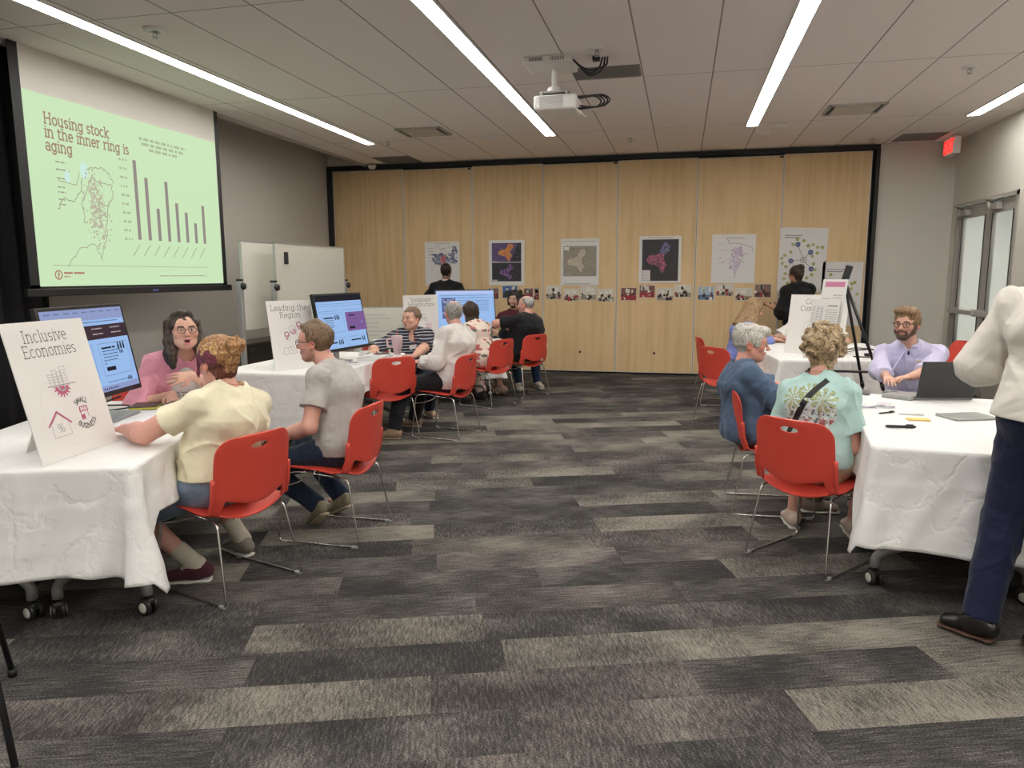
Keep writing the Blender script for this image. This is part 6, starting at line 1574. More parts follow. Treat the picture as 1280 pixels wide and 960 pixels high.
def flat_cloth_strap(p, name, pts, nrmls, w, m, th=.003):
    b = bmesh.new(); prev = None
    for i, (q, n_) in enumerate(zip(pts, nrmls)):
        d = nrm(V3(*pts[min(i + 1, len(pts) - 1)]) - V3(*pts[max(i - 1, 0)])); s_ = nrm(np.cross(d, n_)) * w / 2; a, c = b.verts.new(tuple(q - s_)), b.verts.new(tuple(q + s_))
        if prev: b.faces.new((prev[0], prev[1], c, a))
        prev = (a, c)
    o = obj(name, b, m, p.root); o.modifiers.new('s', 'SOLIDIFY').thickness = th; return o

m_glassframe = mat('glasses_black', (.01, .01, .012), .3); m_soleW = mat('sole_white', (.62, .60, .55), .6); m_soleB = mat('sole_black', (.02, .02, .02), .6)
def painted_hair():
    if 'hair_painted' in MATS: return MATS['hair_painted']
    m = attr_mat('hair_painted', .5); nt = m.node_tree; N = nt.nodes.new; L = nt.links.new; b = nt.nodes['Principled BSDF']; a = b.inputs['Base Color'].links[0].from_socket
    tc = N('ShaderNodeTexCoord'); n = N('ShaderNodeTexNoise'); n.inputs['Scale'].default_value = 45; n.inputs['Detail'].default_value = 5; n.inputs['Distortion'].default_value = 2.5; L(tc.outputs['Object'], n.inputs['Vector'])
    r = N('ShaderNodeMapRange'); r.inputs['From Min'].default_value = .35; r.inputs['From Max'].default_value = .65; r.inputs['To Min'].default_value = .35; r.inputs['To Max'].default_value = 1.55; L(n.outputs['Fac'], r.inputs['Value'])
    v = N('ShaderNodeVectorMath'); v.operation = 'SCALE'; L(a, v.inputs[0]); L(r.outputs[0], v.inputs['Scale']); L(v.outputs[0], b.inputs['Base Color'])
    bp = N('ShaderNodeBump'); bp.inputs['Strength'].default_value = .6; bp.inputs['Distance'].default_value = .006; L(n.outputs['Fac'], bp.inputs['Height']); L(bp.outputs['Normal'], b.inputs['Normal']); return m
def pt(*a): return a
# ---- woman in the pink overshirt, talking, behind the nearest left table
p = person('person', 'woman with long dark hair and glasses in a pink overshirt, talking', (-3.38, 4.38), -48, (-3.36, 4.36, .55), (-3.11, 4.11, 1.03), (-3.045, 4.03, 1.195), -42, hpitch=3, sw=.172, g=1.2, belly=.03, mouth=1, fat=.010, jaw=1.1, neck=.062, arm_r=1.15, brow=(.05, .03, .025), lip=(.55, .2, .2),
  arms=dict(R=dict(w=(-3.10, 3.95, .80), pole=(-.6, -.3, -.7), hd=(.45, -.55, -.18), pn=(0, 0, -1), curl=.45, flip=-1), L=dict(w=(-2.93, 3.93, .93), pole=(.55, .5, -.7), hd=(-.62, -.6, -.12), pn=(-.55, .55, -.3), curl=.3, flip=-1)),
  legs=dict(R=dict(a=(-3.25, 4.0, .09)), L=dict(a=(-3.02, 4.16, .09))), h=.005, hs=1.0)
m_tee = attr_mat('tee_print', .8, bump=.1); add_folds(m_tee, .35)
def paint_text(p, txt, size, cx, cz, base, ink, t=.10, front=True):
    segs = []; x = cx - text_width(txt, size) / 2
    for ch in txt:
        adv, st = GL[ch]
        for q in st:
            for a, b in zip(q, q[1:]): segs.append((x + a[0] * size, cz + a[1] * size, x + b[0] * size, cz + b[1] * size))
        x += adv * size
    def f(V):
        Q = V - p.Ch; u = -(Q @ p.side); v = Q @ p.up; w = Q @ p.fwd; d = np.full(len(V), 9.)
        for x0, z0, x1, z1 in segs:
            L2 = (x1 - x0) ** 2 + (z1 - z0) ** 2 + 1e-9; k = np.clip(((u - x0) * (x1 - x0) + (v - z0) * (z1 - z0)) / L2, 0, 1); d = np.minimum(d, np.hypot(u - x0 - k * (x1 - x0), v - z0 - k * (z1 - z0)))
        C = np.tile(V3(*base), (len(V), 1)); C[(d < t * size) & ((w > 0) == front)] = V3(*ink); return C
    return f
top(p, m_tee, 'none', 'tee_shirt', .008, color=paint_text(p, 'STLC', .052, 0, -.035, (.72, .70, .66), (.22, .22, .22), .06), a=.003, seed=4, h=.0042, neckcut=.03)
top(p, fabric('pink_twill', (.74, .33, .42)), 'long', 'overshirt', .022, frac={'R': .45, 'L': .45}, seed=6, open_=(.105, -.12, .42, .13), puff=.012, a=.007, low=.02, f=22)
trousers(p, fabric('dark_trousers', (.03, .03, .035)))
shoes(p, m_blackplastic, m_soleB)
def x(s, T, M):
    for q in (-1, 1):
        s.ecap(T(q * .060, -.02, .05), T(q * .078, .0, -.06), .026, .05, .03, .045, M[1], k=.03); s.ecap(T(q * .078, -.0, -.06), T(q * .092, .03, -.17), .03, .045, .034, .035, M[1], k=.03); s.cap(T(q * .095, .04, -.15), T(q * .085, .055, -.215), .03, .018, k=.03)
        s.cap(T(q * .02, .05, .105), T(q * .07, .045, .035), .02, .018, k=.02)
    s.ecap(T(0, -.07, .0), T(0, -.15, -.16), .08, .05, .1, .035, M[0], k=.04)
    s.ell(T(0, .115, -.035), V3(.061, .07, .112), M, k=.008, sub=True)
hair(p, hair_mat('hair_dark', (.014, .010, .008), (.075, .05, .038)), x, th=.009, amp=.005, freq=75, ear=False, face=(.058, .07, .105), fc=(0, .115, -.038))
glasses(p, m_glassframe, .024, .0185, r=.0015)
b = bmesh.new(); tube(b, [tuple(p.N + p.side * a_ + p.up * (.005 - .06 * (1 - (a_ / .06) ** 2)) + p.fwd * (.075 + .035 * (1 - (a_ / .06) ** 2))) for a_ in (-.06, -.04, -.02, 0, .02, .04, .06)], .0012, 5); obj('necklace', b, m_alu, p.root)
b = bmesh.new(); lathe(b, [(.0085, -.002), (.0098, -.002), (.0098, .002), (.0085, .002), (.0085, -.002)], 14, Matrix.Translation(tuple(p.arm['L'][2] + p.Dr((-.62, -.6, -.12)) * .095))); obj('ring', b, mat('gold', (.6, .4, .12), .3, metal=1), p.root)

# ---- woman in the cream shirt, back to the camera
p = person('person', 'woman in a cream t-shirt with red and blonde hair in a bun, seated nearest left', (-2.22, 3.12), 155, (-2.21, 3.11, .545), (-2.14, 3.15, .985), (-2.215, 3.17, 1.115), 160, hpitch=-6, sw=.172, g=1.1, arm_r=1.15, neck=.055, fat=.006, skin='pink', twist=8,
  arms=dict(L=dict(w=(-2.66, 3.03, .79), pole=(-.25, -.85, -.55), hd=(-.75, .3, -.1), pn=(0, 0, -1), curl=.3), R=dict(w=(-2.50, 3.42, .79), pole=(.4, .7, -.5), hd=(-.9, -.2, -.1), pn=(0, 0, -1), curl=.4)),
  legs=dict(L=dict(a=(-2.36, 3.10, .085), f=(-.8, -.3, 0), pole=(-1, -.2, .4)), R=dict(a=(-2.32, 3.44, .1), f=(-.95, .4, 0), pole=(-1, .35, .4))), h=.005)
top(p, fabric('cream_cotton', (.74, .69, .50)), 'short', 'tee_shirt', .018, frac=.60, seed=2, puff=.012, a=.011, f=15, low=-.115)
trousers(p, fabric('light_denim', (.19, .25, .34), var=.25), seed=3, shorts=.98, top_=.15, inf=.014)
so = fabric('sock_cream', (.5, .46, .38)); 
for q in 'RL':
    hip, kn, an, fd = p.leg[q]; s = S(); s.cap(an + (kn - an) * .28, an, .047, .042, k=.01); s.cap(an, an - UP * .03 + fd * .05, .042, .036, k=.02); s.noise = lambda Q: .0015 * np.sin(Q[:, 2] * 500); sdf_obj('sock', s, .005, so, p.root)
shoes(p, fabric('sneaker_grey', (.20, .18, .15)), m_soleW, only='R'); shoes(p, fabric('sneaker_maroon', (.07, .02, .03)), m_soleW, only='L')
def x(s, T, M):
    s.ell(T(.0, -.02, .045), V3(.09, .11, .088), M, k=.02)
    s.ell(T(.01, -.125, .075), V3(.045, .04, .043), M, k=.01)
    for i in range(7):
        a_ = i * .9; s.cap(T(.01 + .035 * cos(a_), -.13 - .02 * cos(a_ * 2), .075 + .035 * sin(a_)), T(.01 + .04 * cos(a_ + 1.3), -.145, .075 + .04 * sin(a_ + 1.3)), .014, .012, k=.006)
    s.ell(T(0, -.055, -.03), V3(.06, .05, .06), M, k=.03)
    s.cap(T(-.078, .045, .02), T(-.074, .062, -.07), .007, .004, k=.01); s.cap(T(-.076, .055, -.05), T(-.06, .066, -.105), .004, .0025, k=.006); s.cap(T(-.06, -.06, -.07), T(-.05, -.05, -.12), .006, .003, k=.008)
def redblonde(V, p=p):
    q = (V - p.H) @ p.HM.T; n2 = wob(V, 60, 3); n3 = wob(V, 35, 1)
    C = np.tile(V3(.30, .15, .06), (len(V), 1)); C[(n3 > .1) & (q[:, 2] > .02)] = V3(.46, .28, .12)
    red = (q[:, 2] < .055 + .015 * n2) & (q[:, 1] > -.08 + .02 * n2) & (q[:, 1] < .09); C[red] = V3(.15, .03, .055)
    C[(q[:, 2] < -.0 + .015 * n2) & (q[:, 1] < -.0)] = V3(.12, .035, .022); C[q[:, 1] < -.1] = V3(.36, .19, .08); return C
hair(p, painted_hair(), x, th=.012, amp=.0045, freq=110, color=redblonde, back=-.05, h=.0038)
tubes_part(p, 'ear_hoop', [tuple(p.H + p.HM[0] * -.084 + p.HM[1] * (-.012 + .006 * cos(k)) + p.HM[2] * (-.046 + .007 * sin(k))) for k in (0, 1, 2, 3, 4, 5, 6.28)], .0015, m_alu, 5)
tubes_part(p, 'necklace', [tuple(p.N + p.up * .035 + (p.side * cos(a_) + p.fwd * sin(a_)) * .061) for a_ in [k * .3 for k in range(22)]], .0016, mat('cord_red', (.45, .15, .08), .5), 5)

# ---- man in the grey shirt
p = person('person', 'man with glasses in a light grey t-shirt and dark jeans seated in profile', (-1.97, 3.95), 180, (-1.955, 3.95, .54), (-2.035, 4.02, 0.995), (-2.14, 4.02, 1.135), 184, hpitch=-2, sw=.178, g=1.0, skin='pink', stubble=.35, jaw=1.05, neck=.06, brow=(.16, .09, .05), arm_r=1.05,
  arms=dict(L=dict(w=(-2.27, 3.77, .60), pole=(.3, -.5, -.9), hd=(-.9, .25, -.15), pn=(0, .1, -1), curl=.4), R=dict(w=(-2.30, 4.08, .60), pole=(.2, .5, -.9), hd=(-.9, -.3, -.1), pn=(0, 0, -1), curl=.5)),
  legs=dict(L=dict(a=(-2.16, 4.0, .13), f=(-.75, .6, 0), pole=(-1, -.5, .3)), R=dict(a=(-2.10, 4.20, .13), f=(-.85, .45, 0), pole=(-1, .3, .3))), h=.005)
top(p, fabric('grey_melange', (.40, .385, .36), var=.12), 'short', 'tee_shirt', .02, frac=.62, seed=7, puff=.01, a=.007, f=16, low=-.045)
trousers(p, fabric('dark_denim', (.016, .028, .055), var=.3), seed=8, taper=.95)
shoes(p, fabric('suede_tan', (.28, .25, .17)), mat('sole_gum', (.42, .36, .24), .6), tilt={'L': 35, 'R': 25})
def x(s, T, M):
    s.cap(T(0, .065, .1), T(0, -.02, .125), .018, .02, k=.03)
hair(p, hair_mat('hair_brown', (.085, .05, .03), (.22, .14, .085), (90, 90, 30)), x, th=.008, face=(.072, .055, .088), fc=(0, .098, -.0), back=-.05, amp=.002, freq=130)
glasses(p, m_glassframe, .024, .017, r=.0024, rnd_=3)
o = flat_cloth_strap(p, 'collar_band', [p.N + p.up * .03 + (p.side * cos(a_) + p.fwd * sin(a_)) * .068 for a_ in [k * .3 for k in range(22)]], [p.side * cos(a_) + p.fwd * sin(a_) for a_ in [k * .3 for k in range(22)]], .016, fabric('grey_rib', (.34, .31, .27)))
# ---- woman in the striped top
p = person('person', 'woman in a dark blue top with thin white stripes, hair tied back', (-2.88, 7.58), -60, (-2.88, 7.58, .54), (-2.84, 7.46, .95), (-2.815, 7.43, 1.075), -112, hpitch=0, sw=.185, g=1.28, belly=.05, fat=.012, jaw=1.12, neck=.064, arm_r=1.25, leg_r=1.15, skin='fair', brow=(.2, .12, .07), lip=(.5, .22, .2),
  arms=dict(R=dict(w=(-3.03, 6.94, .79), pole=(-.9, .1, -.5), hd=(.1, -.95, -.15), pn=(0, 0, -1), curl=.5), L=dict(w=(-2.66, 6.98, .68), pole=(.9, -.1, -.6), hd=(-.7, -.6, .1), pn=(0, .3, -1), curl=.5)),
  legs=dict(R=dict(a=(-2.86, 7.12, .09), f=(.5, -.85, 0)), L=dict(a=(-2.66, 7.5, .09), f=(.7, -.7, 0))), h=.0065)
def stripes():
    m, nt, b = new_mat('navy_stripes'); N = nt.nodes.new; L = nt.links.new
    tc = N('ShaderNodeTexCoord'); sp = N('ShaderNodeSeparateXYZ'); L(tc.outputs['Object'], sp.inputs[0])
    def mth(op, a, c):
        n = N('ShaderNodeMath'); n.operation = op
        for i, v in enumerate((a, c)):
            if isinstance(v, (int, float)): n.inputs[i].default_value = v
            else: L(v, n.inputs[i])
        return n.outputs[0]
    z = mth('ADD', sp.outputs[2], mth('MULTIPLY', mth('SINE', mth('MULTIPLY', sp.outputs[0], 14), 0), .006)); f = mth('FRACT', mth('DIVIDE', z, .031), 0); g = mth('GREATER_THAN', f, .8)
    mx = N('ShaderNodeMix'); mx.data_type = 'RGBA'; mx.inputs['A'].default_value = (.012, .015, .032, 1); mx.inputs['B'].default_value = (.5, .5, .52, 1); L(g, mx.inputs['Factor']); L(mx.outputs['Result'], b.inputs['Base Color']); b.inputs['Roughness'].default_value = .8; return m
top(p, stripes(), 'short', 'striped_top', .016, frac=.95, seed=12, puff=.014, a=.007, open_=(.055, .13, .09))
trousers(p, fabric('navy_jeans', (.014, .02, .05), var=.2), seed=3)
shoes(p, fabric('sandal_tan', (.5, .36, .26)), m_soleW, kind='sandal')
def x(s, T, M):
    s.cap(T(0, -.1, .03), T(.05, -.1, -.03), .035, .04, k=.02); s.cap(T(.05, -.1, -.03), T(.078, -.06, -.13), .036, .024, k=.02)
hair(p, hair_mat('hair_lightbrown', (.09, .055, .035), (.22, .14, .085), (70, 70, 20)), x, th=.011, amp=.003, freq=100, face=(.058, .06, .088), fc=(0, .102, -.03), back=-.05)
b = bmesh.new(); nb = p.Ch + p.fwd * .16 * p.g + p.up * .02; rbox(b, -.045, .045, -.002, .002, -.02, .02, .001, Matrix.Translation(tuple(nb)) @ Matrix.Rotation(.2, 4, 'Y')); obj('name_badge', b, mat('badge_white', (.75, .74, .72), .4), p.root)
tubes_part(p, 'lanyard', [tuple(p.N + p.side * -.06), tuple(p.Ch + p.fwd * .135 * p.g + p.up * .09 - p.side * .03), tuple(nb + V3(0, 0, .02))], .003, mat('lanyard_red', (.3, .05, .07), .6), 6)

# ---- man in the white shirt
p = person('person', 'balding grey haired man in a white long sleeved shirt, his back to the camera', (-2.14, 6.73), 158, (-2.13, 6.72, .55), (-2.10, 6.80, 1.03), (-2.16, 6.84, 1.17), 128, hpitch=2, sw=.175, g=1.08, skin='pink', neck=.056, al=1.0,
  arms=dict(L=dict(w=(-2.44, 6.68, .70), pole=(.3, -.6, -.7), hd=(-.75, .35, .05), pn=(0, .2, -1), curl=.6), R=dict(w=(-2.45, 6.92, .70), pole=(.2, .9, -.5), hd=(-.8, -.3, .05), pn=(0, 0, -1), curl=.6)),
  legs=dict(L=dict(a=(-2.62, 6.38, .09), f=(-.95, -.1, 0), pole=(-1, 0, .8)), R=dict(a=(-2.62, 6.95, .09), f=(-.9, .1, 0), pole=(-1, 0, .7))), h=.006)
top(p, fabric('white_shirt', (.62, .58, .55), var=.06), 'long', 'shirt', .018, frac=.92, seed=22, puff=.014, a=.012, f=24, collar=True, low=.0)
trousers(p, fabric('black_trousers', (.012, .012, .014)), seed=5, inf=.02, a=.007)
shoes(p, fabric('tan_sneaker', (.32, .22, .14)), mat('sole_tan', (.42, .33, .24), .6))
hair(p, hair_mat('hair_grey', (.14, .13, .12), (.40, .38, .35), (90, 90, 30)), lambda s, T, M: s.ell(T(0, .0, .13), V3(.05, .085, .05), M, k=.01, sub=True), th=.007, amp=.002, freq=130, face=(.072, .07, .12), fc=(0, .085, .0), back=-.05)
b = bmesh.new(); rbox(b, -.002, .002, -.03, .03, -.03, .03, .001, Matrix.Translation(tuple(p.P + p.W((-2.14, 6.73, 0)) * 0 + V3(-.17, .03, .02))) @ Matrix.Rotation(.6, 4, 'X')); obj('pocket_tag', b, mat('badge_white', (.75, .74, .72), .4), p.root)

# ---- woman with long dark curly hair
p = person('person', 'woman with long dark wavy hair in a pale floral top, seen from behind', (-2.27, 8.42), 150, (-2.26, 8.42, .55), (-2.42, 8.52, .97), (-2.49, 8.56, 1.09), 128, sw=.16, g=.95, neck=.05, skin='fair',
  arms=dict(R=dict(w=(-2.52, 8.72, .79), pole=(.7, .3, -.6), hd=(-.7, .5, -.1), pn=(0, 0, -1)), L=dict(w=(-2.62, 8.38, .66), pole=(-.2, -.9, -.5), hd=(-.7, .3, -.1), pn=(0, 0, -1))),
  legs=dict(L=dict(a=(-2.50, 8.35, .1)), R=dict(a=(-2.38, 8.66, .1))), h=.007)
def floral(V): 
    n_ = wob(V, 60, 2); n2 = wob(V, 45, 7); C = np.tile(V3(.66, .56, .48), (len(V), 1)); C[n_ > .45] = V3(.45, .12, .12); C[n2 > .55] = V3(.12, .13, .10); return C
top(p, attr_mat('floral_print', .8), 'short', 'blouse', .014, frac=.35, seed=31, puff=.006, color=floral)
trousers(p, attr_mat('floral_print', .8), name='skirt', seed=9, inf=.02, color=floral)
shoes(p, fabric('shoe_dark', (.04, .03, .03)), m_soleB)
def x(s, T, M):
    s.ecap(T(0, -.04, .03), T(.01, -.09, -.19), .092, .075, .085, .05, M[0], k=.03); s.cap(T(.02, -.08, -.18), T(.03, -.07, -.26), .04, .015, k=.02)
hair(p, hair_mat('hair_darkbrown', (.012, .008, .006), (.06, .035, .022), (60, 60, 30)), x, th=.014, amp=.007, freq=60, ear=False)

# ---- man in the maroon shirt
p = person('person', 'young bearded man with dark shaggy hair and glasses in a maroon t-shirt', (-2.22, 9.98), -75, (-2.22, 9.98, .60), (-2.24, 9.92, 1.05), (-2.235, 9.88, 1.20), -100, sw=.185, g=1.0, skin='fair', neck=.054, brow=(.03, .02, .015), jaw=.95,
  arms=dict(R=dict(w=(-2.46, 9.70, .78), pole=(-.8, .1, -.6), hd=(.3, -.8, -.1), pn=(0, 0, -1)), L=dict(w=(-2.02, 9.72, .74), pole=(.8, .2, -.6), hd=(-.6, -.5, -.1), pn=(0, 0, -1))),
  legs=dict(R=dict(a=(-2.12, 9.62, .09), f=(.3, -.9, 0)), L=dict(a=(-1.90, 9.78, .09), f=(.6, -.8, 0))), h=.007)
top(p, fabric('maroon_cotton', (.085, .015, .025)), 'short', 'tee_shirt', .014, frac=.7, seed=33, puff=.01)
trousers(p, fabric('blue_jeans', (.02, .04, .085), var=.2), seed=10)
shoes(p, fabric('shoe_offwhite', (.5, .46, .38)), m_soleW)
def x(s, T, M):
    for k in range(16):
        a_ = k * 2.4; s.ell(T(.062 * cos(a_), -.03 + .07 * sin(a_), .04 + .05 * sin(k * 1.7)), V3(.036, .036, .036), M, k=.02)
    for q in (-1, 1): s.cap(T(q * .08, .0, .02), T(q * .085, .0, -.06), .028, .022, k=.02)
hair(p, hair_mat('hair_black', (.008, .006, .006), (.03, .02, .016), (60, 60, 60)), x, th=.015, amp=.006, freq=70, ear=False, face=(.056, .07, .09), fc=(0, .112, -.025))
def beard(p, m, th=.005, moust=True):
    T = lambda x, y, z: p.H + p.hs * (p.HM[0] * x + p.HM[1] * y + p.HM[2] * z); s = S(); M = p.HM
    for q in (-1, 1):
        s.cap(T(q * .069, .012, -.01), T(q * .058, .028, -.055), .010 + th, .013 + th, k=.015); s.cap(T(q * .058, .026, -.055), T(q * .02, .062, -.092), .014 + th, .018 + th, k=.015)
        if moust: s.cap(T(q * .006, .099, -.040), T(q * .027, .086, -.052), .0045 + th * .4, .004 + th * .3, k=.008); s.cap(T(q * .028, .08, -.052), T(q * .03, .068, -.078), .008 + th * .5, .01 + th, k=.01)
    s.ell(T(0, .066, -.090), V3(.03 + th, .028 + th, .022 + th), M, k=.02)
    s.ell(T(0, .1, -.059), V3(.021, .03, .009), M, k=.004, sub=True)
    s.noise = lambda Q: .0015 * wob(Q, 260); return sdf_obj('beard', s, .0042, m, p.root)
beard(p, MATS['hair_black'], -.002)
glasses(p, m_alu, .022, .017, r=.0012)
b = bmesh.new(); rbox(b, -.035, .035, -.002, .002, -.025, .025, .001, Matrix.Translation(tuple(p.Ch + p.fwd * .14 + p.side * .05 + p.up * .02))); obj('name_badge', b, MATS['badge_white'], p.root)

# ---- man in the black polo shirt
p = person('person', 'man in a black polo shirt and khaki shorts, arms crossed, sunglasses on his head', (-1.98, 9.20), 155, (-1.98, 9.19, .56), (-1.90, 9.22, 1.02), (-1.95, 9.27, 1.15), 168, hpitch=4, sw=.205, g=1.42, belly=.12, skin='pink', neck=.068, arm_r=1.25, leg_r=1.25, fat=.008, stubble=.3,
  arms=dict(L=dict(w=(-2.20, 9.22, .93), pole=(-.7, -.7, -.1), hd=(.1, .95, .0), pn=(.8, 0, 0), curl=.5), R=dict(w=(-2.16, 9.12, .88), pole=(-.3, .9, -.2), hd=(.1, -.95, .0), pn=(.8, 0, 0), curl=.5)),
  legs=dict(L=dict(a=(-2.26, 9.20, .09), f=(-.7, -.1, 0), pole=(-1, -.3, .5)), R=dict(a=(-2.36, 9.42, .09), f=(-.8, .2, 0), pole=(-1, .2, .5))), h=.007)
top(p, fabric('black_pique', (.010, .010, .012)), 'short', 'polo_shirt', .018, frac=.8, seed=41, puff=.012, collar=True, a=.006, low=.02)
trousers(p, fabric('khaki', (.36, .23, .09)), name='shorts', shorts=.96, seed=11, inf=.022, a=.008)
shoes(p, fabric('sandal_brown', (.42, .27, .21)), mat('sole_brown', (.16, .1, .07), .6), kind='sandal')
hair(p, hair_mat('hair_greywhite', (.24, .22, .2), (.50, .48, .45), (100, 100, 60)), lambda s, T, M: s.ell(T(0, .02, .12), V3(.052, .08, .05), M, k=.01, sub=True), th=.004, amp=.0015, freq=150, face=(.075, .07, .12), fc=(0, .085, .01), back=-.04)
b = bmesh.new(); T = lambda x, y, z: Vector(tuple(p.H + p.HM[0] * x + p.HM[1] * y + p.HM[2] * z))
for q in (-1, 1): tube(b, [T(q * .025, .05, .122), T(q * .07, .03, .09), T(q * .088, -.02, .04), T(q * .09, -.05, .0)], .0035, 6); lathe(b, [(0, 0), (.022, .002), (.023, -.002), (0, -.003)], 14, Matrix.Translation(T(q * .03, .055, .118)) @ Matrix.Rotation(-.9, 4, 'X'))
obj('sunglasses', b, m_glassframe, p.root)

# ---- man in the dark suit at the wall
def stand(base, z=.92): return (*base, z)
p = person('person', 'man in a black suit standing with his back turned, looking at the first map poster', (-3.50, 10.78), 92, (-3.50, 10.78, .93), (-3.505, 10.76, 1.43), (-3.505, 10.79, 1.595), 88, hpitch=3, sw=.185, g=.98, skin='deep', neck=.054,
  arms=dict(R=dict(w=(-3.20, 10.92, .98), pole=(.8, -.5, -.4), hd=(-.5, .8, .2), pn=(-.8, 0, 0)), L=dict(w=(-3.80, 10.92, .98), pole=(-.8, -.5, -.4), hd=(.5, .8, .2), pn=(.8, 0, 0))),
  legs=dict(R=dict(a=(-3.39, 10.78, .09)), L=dict(a=(-3.62, 10.79, .09))), h=.008, ll=1.03)
p_suit = fabric('black_suit', (.010, .010, .012))
s_ = top(p, p_suit, 'long', 'suit_jacket', .022, frac=.9, seed=43, puff=.006, hem=.80, a=.004)
s = S(); s.ecap(p.N - p.up * .03, p.N + p.up * .04 + p.fwd * .01, .068, .068, .062, .064, p.side, flat=True); sdf_obj('shirt_collar', s, .006, fabric('collar_white', (.6, .52, .48)), p.root)
trousers(p, p_suit, seed=2); shoes(p, m_blackplastic, m_soleB)
hair(p, hair_mat('hair_cropped', (.012, .008, .007), (.03, .02, .016), (120, 120, 120)), None, th=.004, amp=.001, freq=150, back=-.05, face=(.07, .06, .1))
# ---- woman with a phone at the wall
p = person('person', 'woman with a bun and loose black top standing at the wall posters', (1.60, 10.95), 105, (1.60, 10.95, .92), (1.565, 10.93, 1.37), (1.545, 10.98, 1.515), 130, hpitch=-4, sw=.165, g=.98, skin='tan', neck=.05, brow=(.04, .03, .02),
  arms=dict(L=dict(w=(1.19, 10.99, 1.10), pole=(.2, -.5, -1), hd=(-.95, .2, .08), pn=(.1, .2, 1), curl=.5), R=dict(w=(1.42, 11.2, 1.08), pole=(.8, .2, -.6), hd=(-.95, -.1, .1), pn=(0, -.5, .6), curl=.5)),
  legs=dict(R=dict(a=(1.70, 10.95, .09)), L=dict(a=(1.50, 10.95, .09))), h=.008)
top(p, fabric('black_knit', (.009, .009, .010)), 'long', 'loose_top', .03, frac={'L': .3, 'R': .3}, seed=51, puff=.025, hem=.78, loose=.02, a=.008)
trousers(p, fabric('black_trousers', (.012, .012, .014)), seed=4); shoes(p, m_blackplastic, m_soleB)
def x(s, T, M): s.ell(T(0, -.09, .1), V3(.05, .045, .045), M, k=.02); s.cap(T(0, -.09, -.02), T(0, -.085, -.085), .035, .012, k=.02)
hair(p, MATS['hair_darkbrown'], x, th=.012, amp=.005, freq=90)
glasses(p, m_glassframe, .022, .017)
L_ = p.arm['L'][2]; hdv = p.Dr((-.95, .2, .08)); b = bmesh.new(); rbox(b, -.075, .075, -.036, .036, -.004, .004, .002, Matrix.Translation(tuple(L_ + hdv * .10 + UP * .022)) @ Matrix.Rotation(math.atan2(hdv[1], hdv[0]), 4, 'Z'))
ph_ = obj('phone', b, m_blackplastic); ph_.matrix_world = p.root.matrix_basis @ Matrix.Identity(4); tag(ph_, 'dark phone held by the woman in the loose black top', 'phone')
for k in range(2): tubes_part(p, 'bracelet', [tuple(L_ - hdv * (.03 + .012 * k) + (np.cross(hdv, UP) * cos(a_) + UP * sin(a_)) * .034) for a_ in [i * .35 for i in range(19)]], .004, mat('bracelet_dark', (.05, .02, .02), .5), 5)

# ---- woman with long blonde hair
p = person('person', 'woman with long straight blonde hair in a blue shirt, head bowed', (.66, 9.02), 10, (.66, 9.03, .55), (.74, 9.03, 1.0), (.83, 9.05, 1.12), 20, hpitch=-25, sw=.16, g=1.0, neck=.05,
  arms=dict(R=dict(w=(1.05, 8.85, .79), pole=(-.1, -.8, -.6), hd=(.9, .1, -.1), pn=(0, 0, -1)), L=dict(w=(1.05, 9.2, .79), pole=(0, .8, -.6), hd=(.9, -.1, -.1), pn=(0, 0, -1))),
  legs=dict(R=dict(a=(.98, 8.95, .09)), L=dict(a=(.98, 9.16, .09))), h=.007)
top(p, fabric('cornflower_shirt', (.17, .22, .52)), 'long', 'shirt', .014, frac=.8, seed=52, puff=.008, collar=True)
trousers(p, MATS['dark_denim'], seed=4); shoes(p, m_blackplastic, m_soleB)
def x(s, T, M):
    hh = p.H; 
    s.ecap(hh - p.HM[1] * .03 + UP * .03, hh + p.Dr((-.75, -.35, 0)) * .20 - UP * .17, .09, .08, .10, .05, M[0], k=.04)
    s.ecap(hh + p.Dr((0, -1, 0)) * .05 + UP * .0, hh + p.Dr((-.2, -.9, 0)) * .17 - UP * .17, .06, .06, .075, .04, M[1], k=.03)
hair(p, hair_mat('hair_blonde', (.16, .095, .045), (.42, .28, .15), (130, 130, 9)), x, th=.012, amp=.0035, freq=80, ear=False, face=(.055, .05, .09), fc=(0, .12, -.04))

# ---- person in white behind the Complete Communities sign
p = person('person', 'person in a white shirt mostly hidden behind the Complete Communities sign', (1.50, 9.30), -100, (1.50, 9.3, .56), (1.49, 9.18, 1.0), (1.52, 9.14, 1.14), -100, sw=.19, g=1.05,
  arms=dict(R=dict(w=(1.20, 8.86, .80), pole=(-.8, .1, -.5), hd=(.5, -.7, -.1), pn=(0, 0, -1)), L=dict(w=(1.7, 8.8, .80), pole=(.8, .1, -.5), hd=(-.3, -.8, -.1), pn=(0, 0, -1))),
  legs=dict(R=dict(a=(1.42, 8.95, .09)), L=dict(a=(1.62, 8.95, .09))), h=.008)
top(p, fabric('white_cotton', (.66, .64, .62)), 'short', 'shirt', .016, frac=.85, seed=53, puff=.012)
trousers(p, MATS['black_trousers'], seed=4); shoes(p, m_blackplastic, m_soleB); hair(p, MATS['hair_brown'], None)

